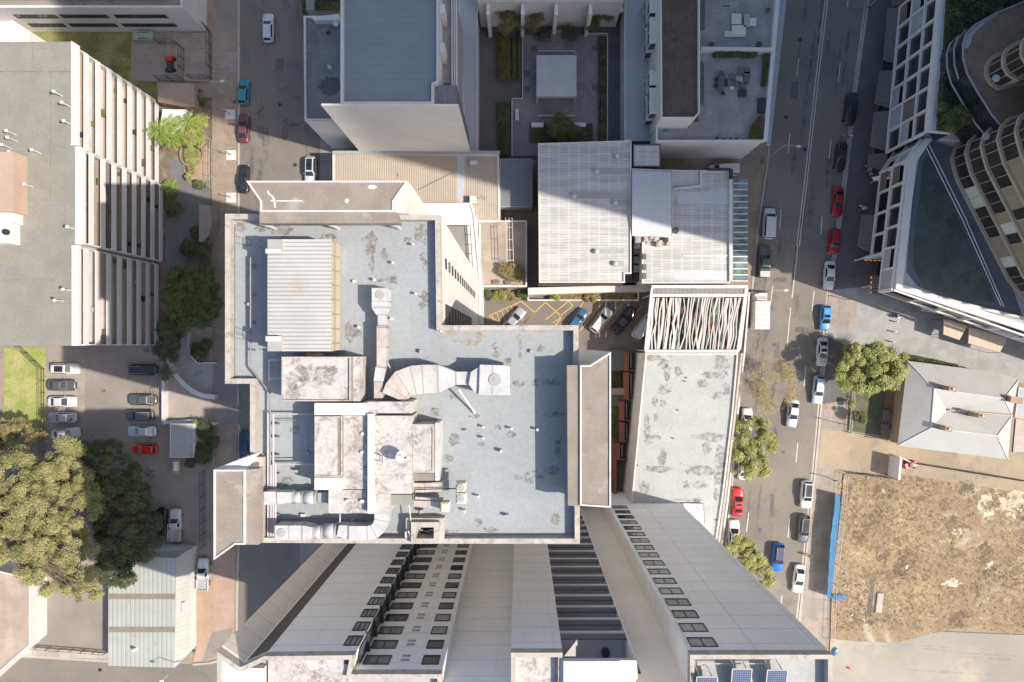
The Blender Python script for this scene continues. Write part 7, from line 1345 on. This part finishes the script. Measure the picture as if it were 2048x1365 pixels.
# blue tarpaulin draped on the fence
M['tarp'] = weathered('tarp', (.03, .16, .32), .12, .8, 4, (.02, .10, .22), 1, .5, .7, .4); b = MB(); L_ = []; n = 26
for k in range(n + 1):
    f = k / n; y = 990 + (1196 - 990) * f; xr_ = 1682 - 20 * f - (2 if k < 2 else 0); wv = .04 * math.sin(k * 1.7); a = W(xr_ - 1, y, 1.0); c = W(xr_ - (5 + 8 * (1 - abs(f - .4))), y, 2.4)
    L_.append([(a[0] + .1, a[1], .2), (a[0] + wv * .4, a[1], 1.2), (c[0] + wv, c[1], 2.5 + wv * .3)])
b.loft(L_, False, False); t = single('blue_tarpaulin', b, M['tarp'], 'long blue tarpaulin hanging on the fence of the dry lot', 'tarpaulin')
b = MB(); q = blob(1676, 1194, 14, 6, 16, .2, ang=.1); b.add([(*W(x, y, .3), .3 + .15 * rnd.random()) for x, y in q] + [(*W(1676, 1194, .5), .55)], [[i, (i + 1) % 16, 16] for i in range(16)][::1]); single('blue_tarpaulin', b, M['tarp'], 'loose blue tarpaulin end lying on the dry grass', 'tarpaulin'); b = MB(); q = blob(1670, 1304, 5, 8, 12, .2, ang=.6); b.add([(*W(x, y, .3), .3 + .2 * rnd.random()) for x, y in q] + [(*W(1670, 1304, .6), .6)], [[i, (i + 1) % 12, 12] for i in range(12)]); single('blue_tarpaulin', b, M['tarp'], 'small blue tarpaulin scrap by the corner of the tall grey facade', 'tarpaulin')
b = MB(); x, y = W(1696, 1335, 0); b.cyl(x, y, .2, .14, .75, 12, .03); b.box(x - .25, y - .25, .136, x + .25, y + .25, .17); single('traffic_cone', b, paint('cone', (.6, .12, .03)), 'small orange cone on the gravel at the bottom right', 'cone')
# ---------- street lamps ----------
def lamp(base, top, h, arm, lab, arm2=None):
    x, y = W(*base, 0); t = thing('street_lamp', lab, 'street lamp', (x, y, .1), 'street lamps'); ex, ey = arm
    part(t, 'pole', lambda b: b.tube((x, y, .1), (x, y, h), .10, 8, .06), 'kerb'); part(t, 'base_plate', lambda b: b.cyl(x, y, .25, .1, .2, 10), 'dark_metal')
    part(t, 'arm', lambda b: b.tube((x, y, h - .05), (x + ex * .9, y + ey * .9, h + .15), .045, 6), 'kerb'); hd = part(t, 'lamp_head', lambda b: (b.ball((x + ex, y + ey, h + .15), .42, .22, .1, 10, 5)), 'white_trim', True); return t
lamp((1524, 325), None, 10, (2.0, -.25), 'tall street lamp arching over the shaded wide road'); lamp((1500, 590), None, 9.5, (2.2, 0), 'tall street lamp with arm over the white box truck'); lamp((469, 205), None, 9, (1.9, 0), 'street lamp beside the teal hatchback'); lamp((1737, 15), None, 9, (2.2, .6), 'street lamp at the top of the right kerb')
lamp((479, 1228), None, 8.5, (-.2, -.2), 'street lamp near the orange footpath corner') if False else None; lamp((388, 1302), None, 8.5, (-.9, -.8), 'street lamp at the side street corner by the green roofed shed')
GT2 = 'square concrete plates on the left footpath'
for x, y, lb in ((461, 230, 'topmost square plate on the left footpath'), (463, 311, 'middle square plate on the left footpath'), (463, 396, 'lowest square plate on the left footpath')):
    x_, y_ = W(x, y, 0); t = thing('sign_post', lb.replace('square plate', 'square plate with thin sign post'), 'post', (x_, y_, .1), GT2); part(t, 'plate', lambda b: b.box(x_ - .82, y_ - .82, .1, x_ + .82, y_ + .82, .16), 'white_trim'); part(t, 'post', lambda b: b.tube((x_, y_, .16), (x_, y_, 2.6), .045, 8), 'dark_metal'); part(t, 'sign', lambda b: b.box(x_ - .2, y_ - .02, 2.1, x_ + .2, y_ + .02, 2.7), 'white_trim')
GM = 'parking signs along the right kerb'
for x, y, lb in ((1692, 600, 'parking sign post above the bright blue hatchback'), (1666, 844, 'parking sign post beside the house driveway'), (1655, 955, 'parking sign post at the top of the dry lot'), (1700, 955 - 400, 'parking sign post in the long tower shade')):
    x_, y_ = W(x, y, 0); t = thing('sign_post', lb, 'post', (x_, y_, .12), GM); part(t, 'post', lambda b: b.tube((x_, y_, .12), (x_, y_, 3.2), .05, 8), 'dark_metal'); part(t, 'sign', lambda b: b.box(x_ - .35, y_ - .03, 2.6, x_ + .35, y_ + .03, 3.3), 'dark_metal')
for i, (x, y) in enumerate([(1792, 644), (1788, 664), (1784, 684), (1800, 640 - 6)]): x_, y_ = W(x, y, .5); b = MB(); b.cyl(x_, y_, .1, .13, 1.1, 10); b.cyl(x_, y_, .13, 1.1, 1.16, 10); single('bollard', b, M['white_wall'], ['upper', 'middle', 'lowest', 'topmost'][i] + ' white bollard on the sunny plaza', 'bollard', None, 'white bollards on the plaza')
# ---------- people ----------
SKIN = plain('skin', (.42, .26, .18)); HAIR = plain('hair', (.04, .03, .02))
def person(px, py, lab, shirt, legs='plaza_tile', ang=0, z=.13, sit=False, group=None):
    x, y = W(px, py, .9); t = thing('person', lab, 'person', (x, y, z), group); t.rotation_euler = (0, 0, ang); dz = -.42 if sit else 0
    J = [((0, 0, .95 + dz), .15), ((0, 0, 1.2 + dz), .15), ((0, 0, 1.42 + dz), .14), ((0, 0, 1.52 + dz), .055), ((0, .02, 1.66 + dz), .10), ((0, .02, 1.76 + dz), .07)]; E = [(0, 1), (1, 2), (2, 3), (3, 4), (4, 5)]
    for s in (-1, 1):
        n = len(J); J += [((s * .19, 0, 1.40 + dz), .065), ((s * .27, .04, 1.14 + dz), .045), ((s * .24, .22, .98 + dz), .034), ((s * .23, .29, .95 + dz), .032)]; E += [(2, n), (n, n + 1), (n + 1, n + 2), (n + 2, n + 3)]
        n = len(J)
        J += ([((s * .1, .05, .50), .09), ((s * .12, .45, .48), .065), ((s * .12, .45, .08), .045), ((s * .12, .58, .04), .035)] if sit else [((s * .1, 0, .85), .09), ((s * .12, .04 * s, .48), .062), ((s * .12, .10 * s, .08), .042), ((s * .12, .10 * s + .16, .04), .036)]); E += [(0, n), (n, n + 1), (n + 1, n + 2), (n + 2, n + 3)]
    me = bpy.data.meshes.new('body'); me.from_pydata([j[0] for j in J], E, []); o = bpy.data.objects.new('body', me); sc.collection.objects.link(o); o.parent = t; m = o.modifiers.new('skin', 'SKIN'); me.materials.append(SKIN)
    for i, j in enumerate(J): me.skin_vertices[0].data[i].radius = (j[1], j[1])
    me.skin_vertices[0].data[0].use_root = True; s = o.modifiers.new('sub', 'SUBSURF'); s.levels = s.render_levels = 1
    def pc(name, b, mat): mm = bpy.data.meshes.new(name); mm.from_pydata(b.v, [], b.f); mm.shade_smooth(); mm.materials.append(M[mat] if isinstance(mat, str) else mat); k = bpy.data.objects.new(name, mm); sc.collection.objects.link(k); k.parent = t
    b = MB(); b.loft([[(.19 * w * math.cos(a), .13 * w * math.sin(a), zz + dz) for a in [2 * math.pi * i / 14 for i in range(14)]] for zz, w in ((.92, 1), (1.1, .95), (1.3, 1.1), (1.42, 1.1), (1.48, .6))], True, False)
    for sd in (-1, 1): b.tube((sd * .17, 0, 1.42 + dz), (sd * .275, .04, 1.16 + dz), .085, 8, .07)
    pc('shirt', b, shirt); b = MB(); b.ball((0, 0, 1.70 + dz), .115, .12, .115, 10, 5); pc('hair', b, HAIR)
    b = MB()
    for sd in (-1, 1): b.tube((sd * .09, 0, .94 + dz), (sd * .12, .45 if sit else .04 * sd, .48), .115, 8, .085); b.tube((sd * .12, .45 if sit else .04 * sd, .5), (sd * .12, .45 if sit else .1 * sd, .1), .085, 8, .07)
    pc('trousers', b, legs); return t
M['hi_vis'] = plain('hi_vis', (.25, .5, .12)); M['red_shirt'] = plain('red_shirt', (.55, .13, .08))
person(1687, 273, 'person in a red orange top between the two black vehicles at the kerb', 'red_shirt'); person(1701, 273, 'person in white on the footpath beside the person in red', 'white_wall'); person(1619, 1113, 'person in green standing at the kerb above the white sedan', 'hi_vis', ang=.4)
GD = 'outdoor diners below the gridded facade'
for i, (x, y, m_, lb) in enumerate([(1722, 412, 'white_wall', 'diner in white at the upper left of the outdoor tables'), (1719, 421, 'plaza_tile', 'diner in dark grey at the lower left of the outdoor tables'), (1734, 416, 'grey_plant', 'diner in grey at the right of the outdoor tables'), (1743, 348, 'white_trim', 'seated diner in pale clothes beside the pointed canopy'), (1733, 333, 'red_shirt', 'seated diner in a reddish top below the short dark awning'), (1737, 343, 'plaza_tile', 'seated diner in dark clothes beside the pointed canopy'), (1793, 633, 'plaza_tile', 'diner in dark clothes on the left of the sunny plaza table'), (1806, 634, 'white_trim', 'diner in pale clothes on the right of the sunny plaza table')]):
    person(x, y, lb, m_, ang=(0, 3.1, 1.5, 3, 0, 1, -1.5, 1.5)[i], sit=True, group=GD); x_, y_ = W(x, y, .5); b = MB(); b.cyl(x_, y_, .2, .5, .56, 10); b.cyl(x_, y_, .04, .13, .5, 6); single('stool', b, M['dark_metal'], 'stool under the ' + lb, 'stool', None, 'stools of the outdoor diners')
for x, y, lb in ((1727, 416, 'white round table of the diners beside the shaded kerb'), (1740, 340, 'small white table beside the pointed canopy'), (1799, 633, 'white round table on the sunny plaza')): x_, y_ = W(x, y, .9); t = thing('cafe_table', lb, 'table', (x_, y_, .13)); part(t, 'table_top', lambda b: b.cyl(x_, y_, .38, .83, .87, 16), 'white_wall'); part(t, 'pedestal', lambda b: b.cyl(x_, y_, .05, .13, .83, 8), 'dark_metal')
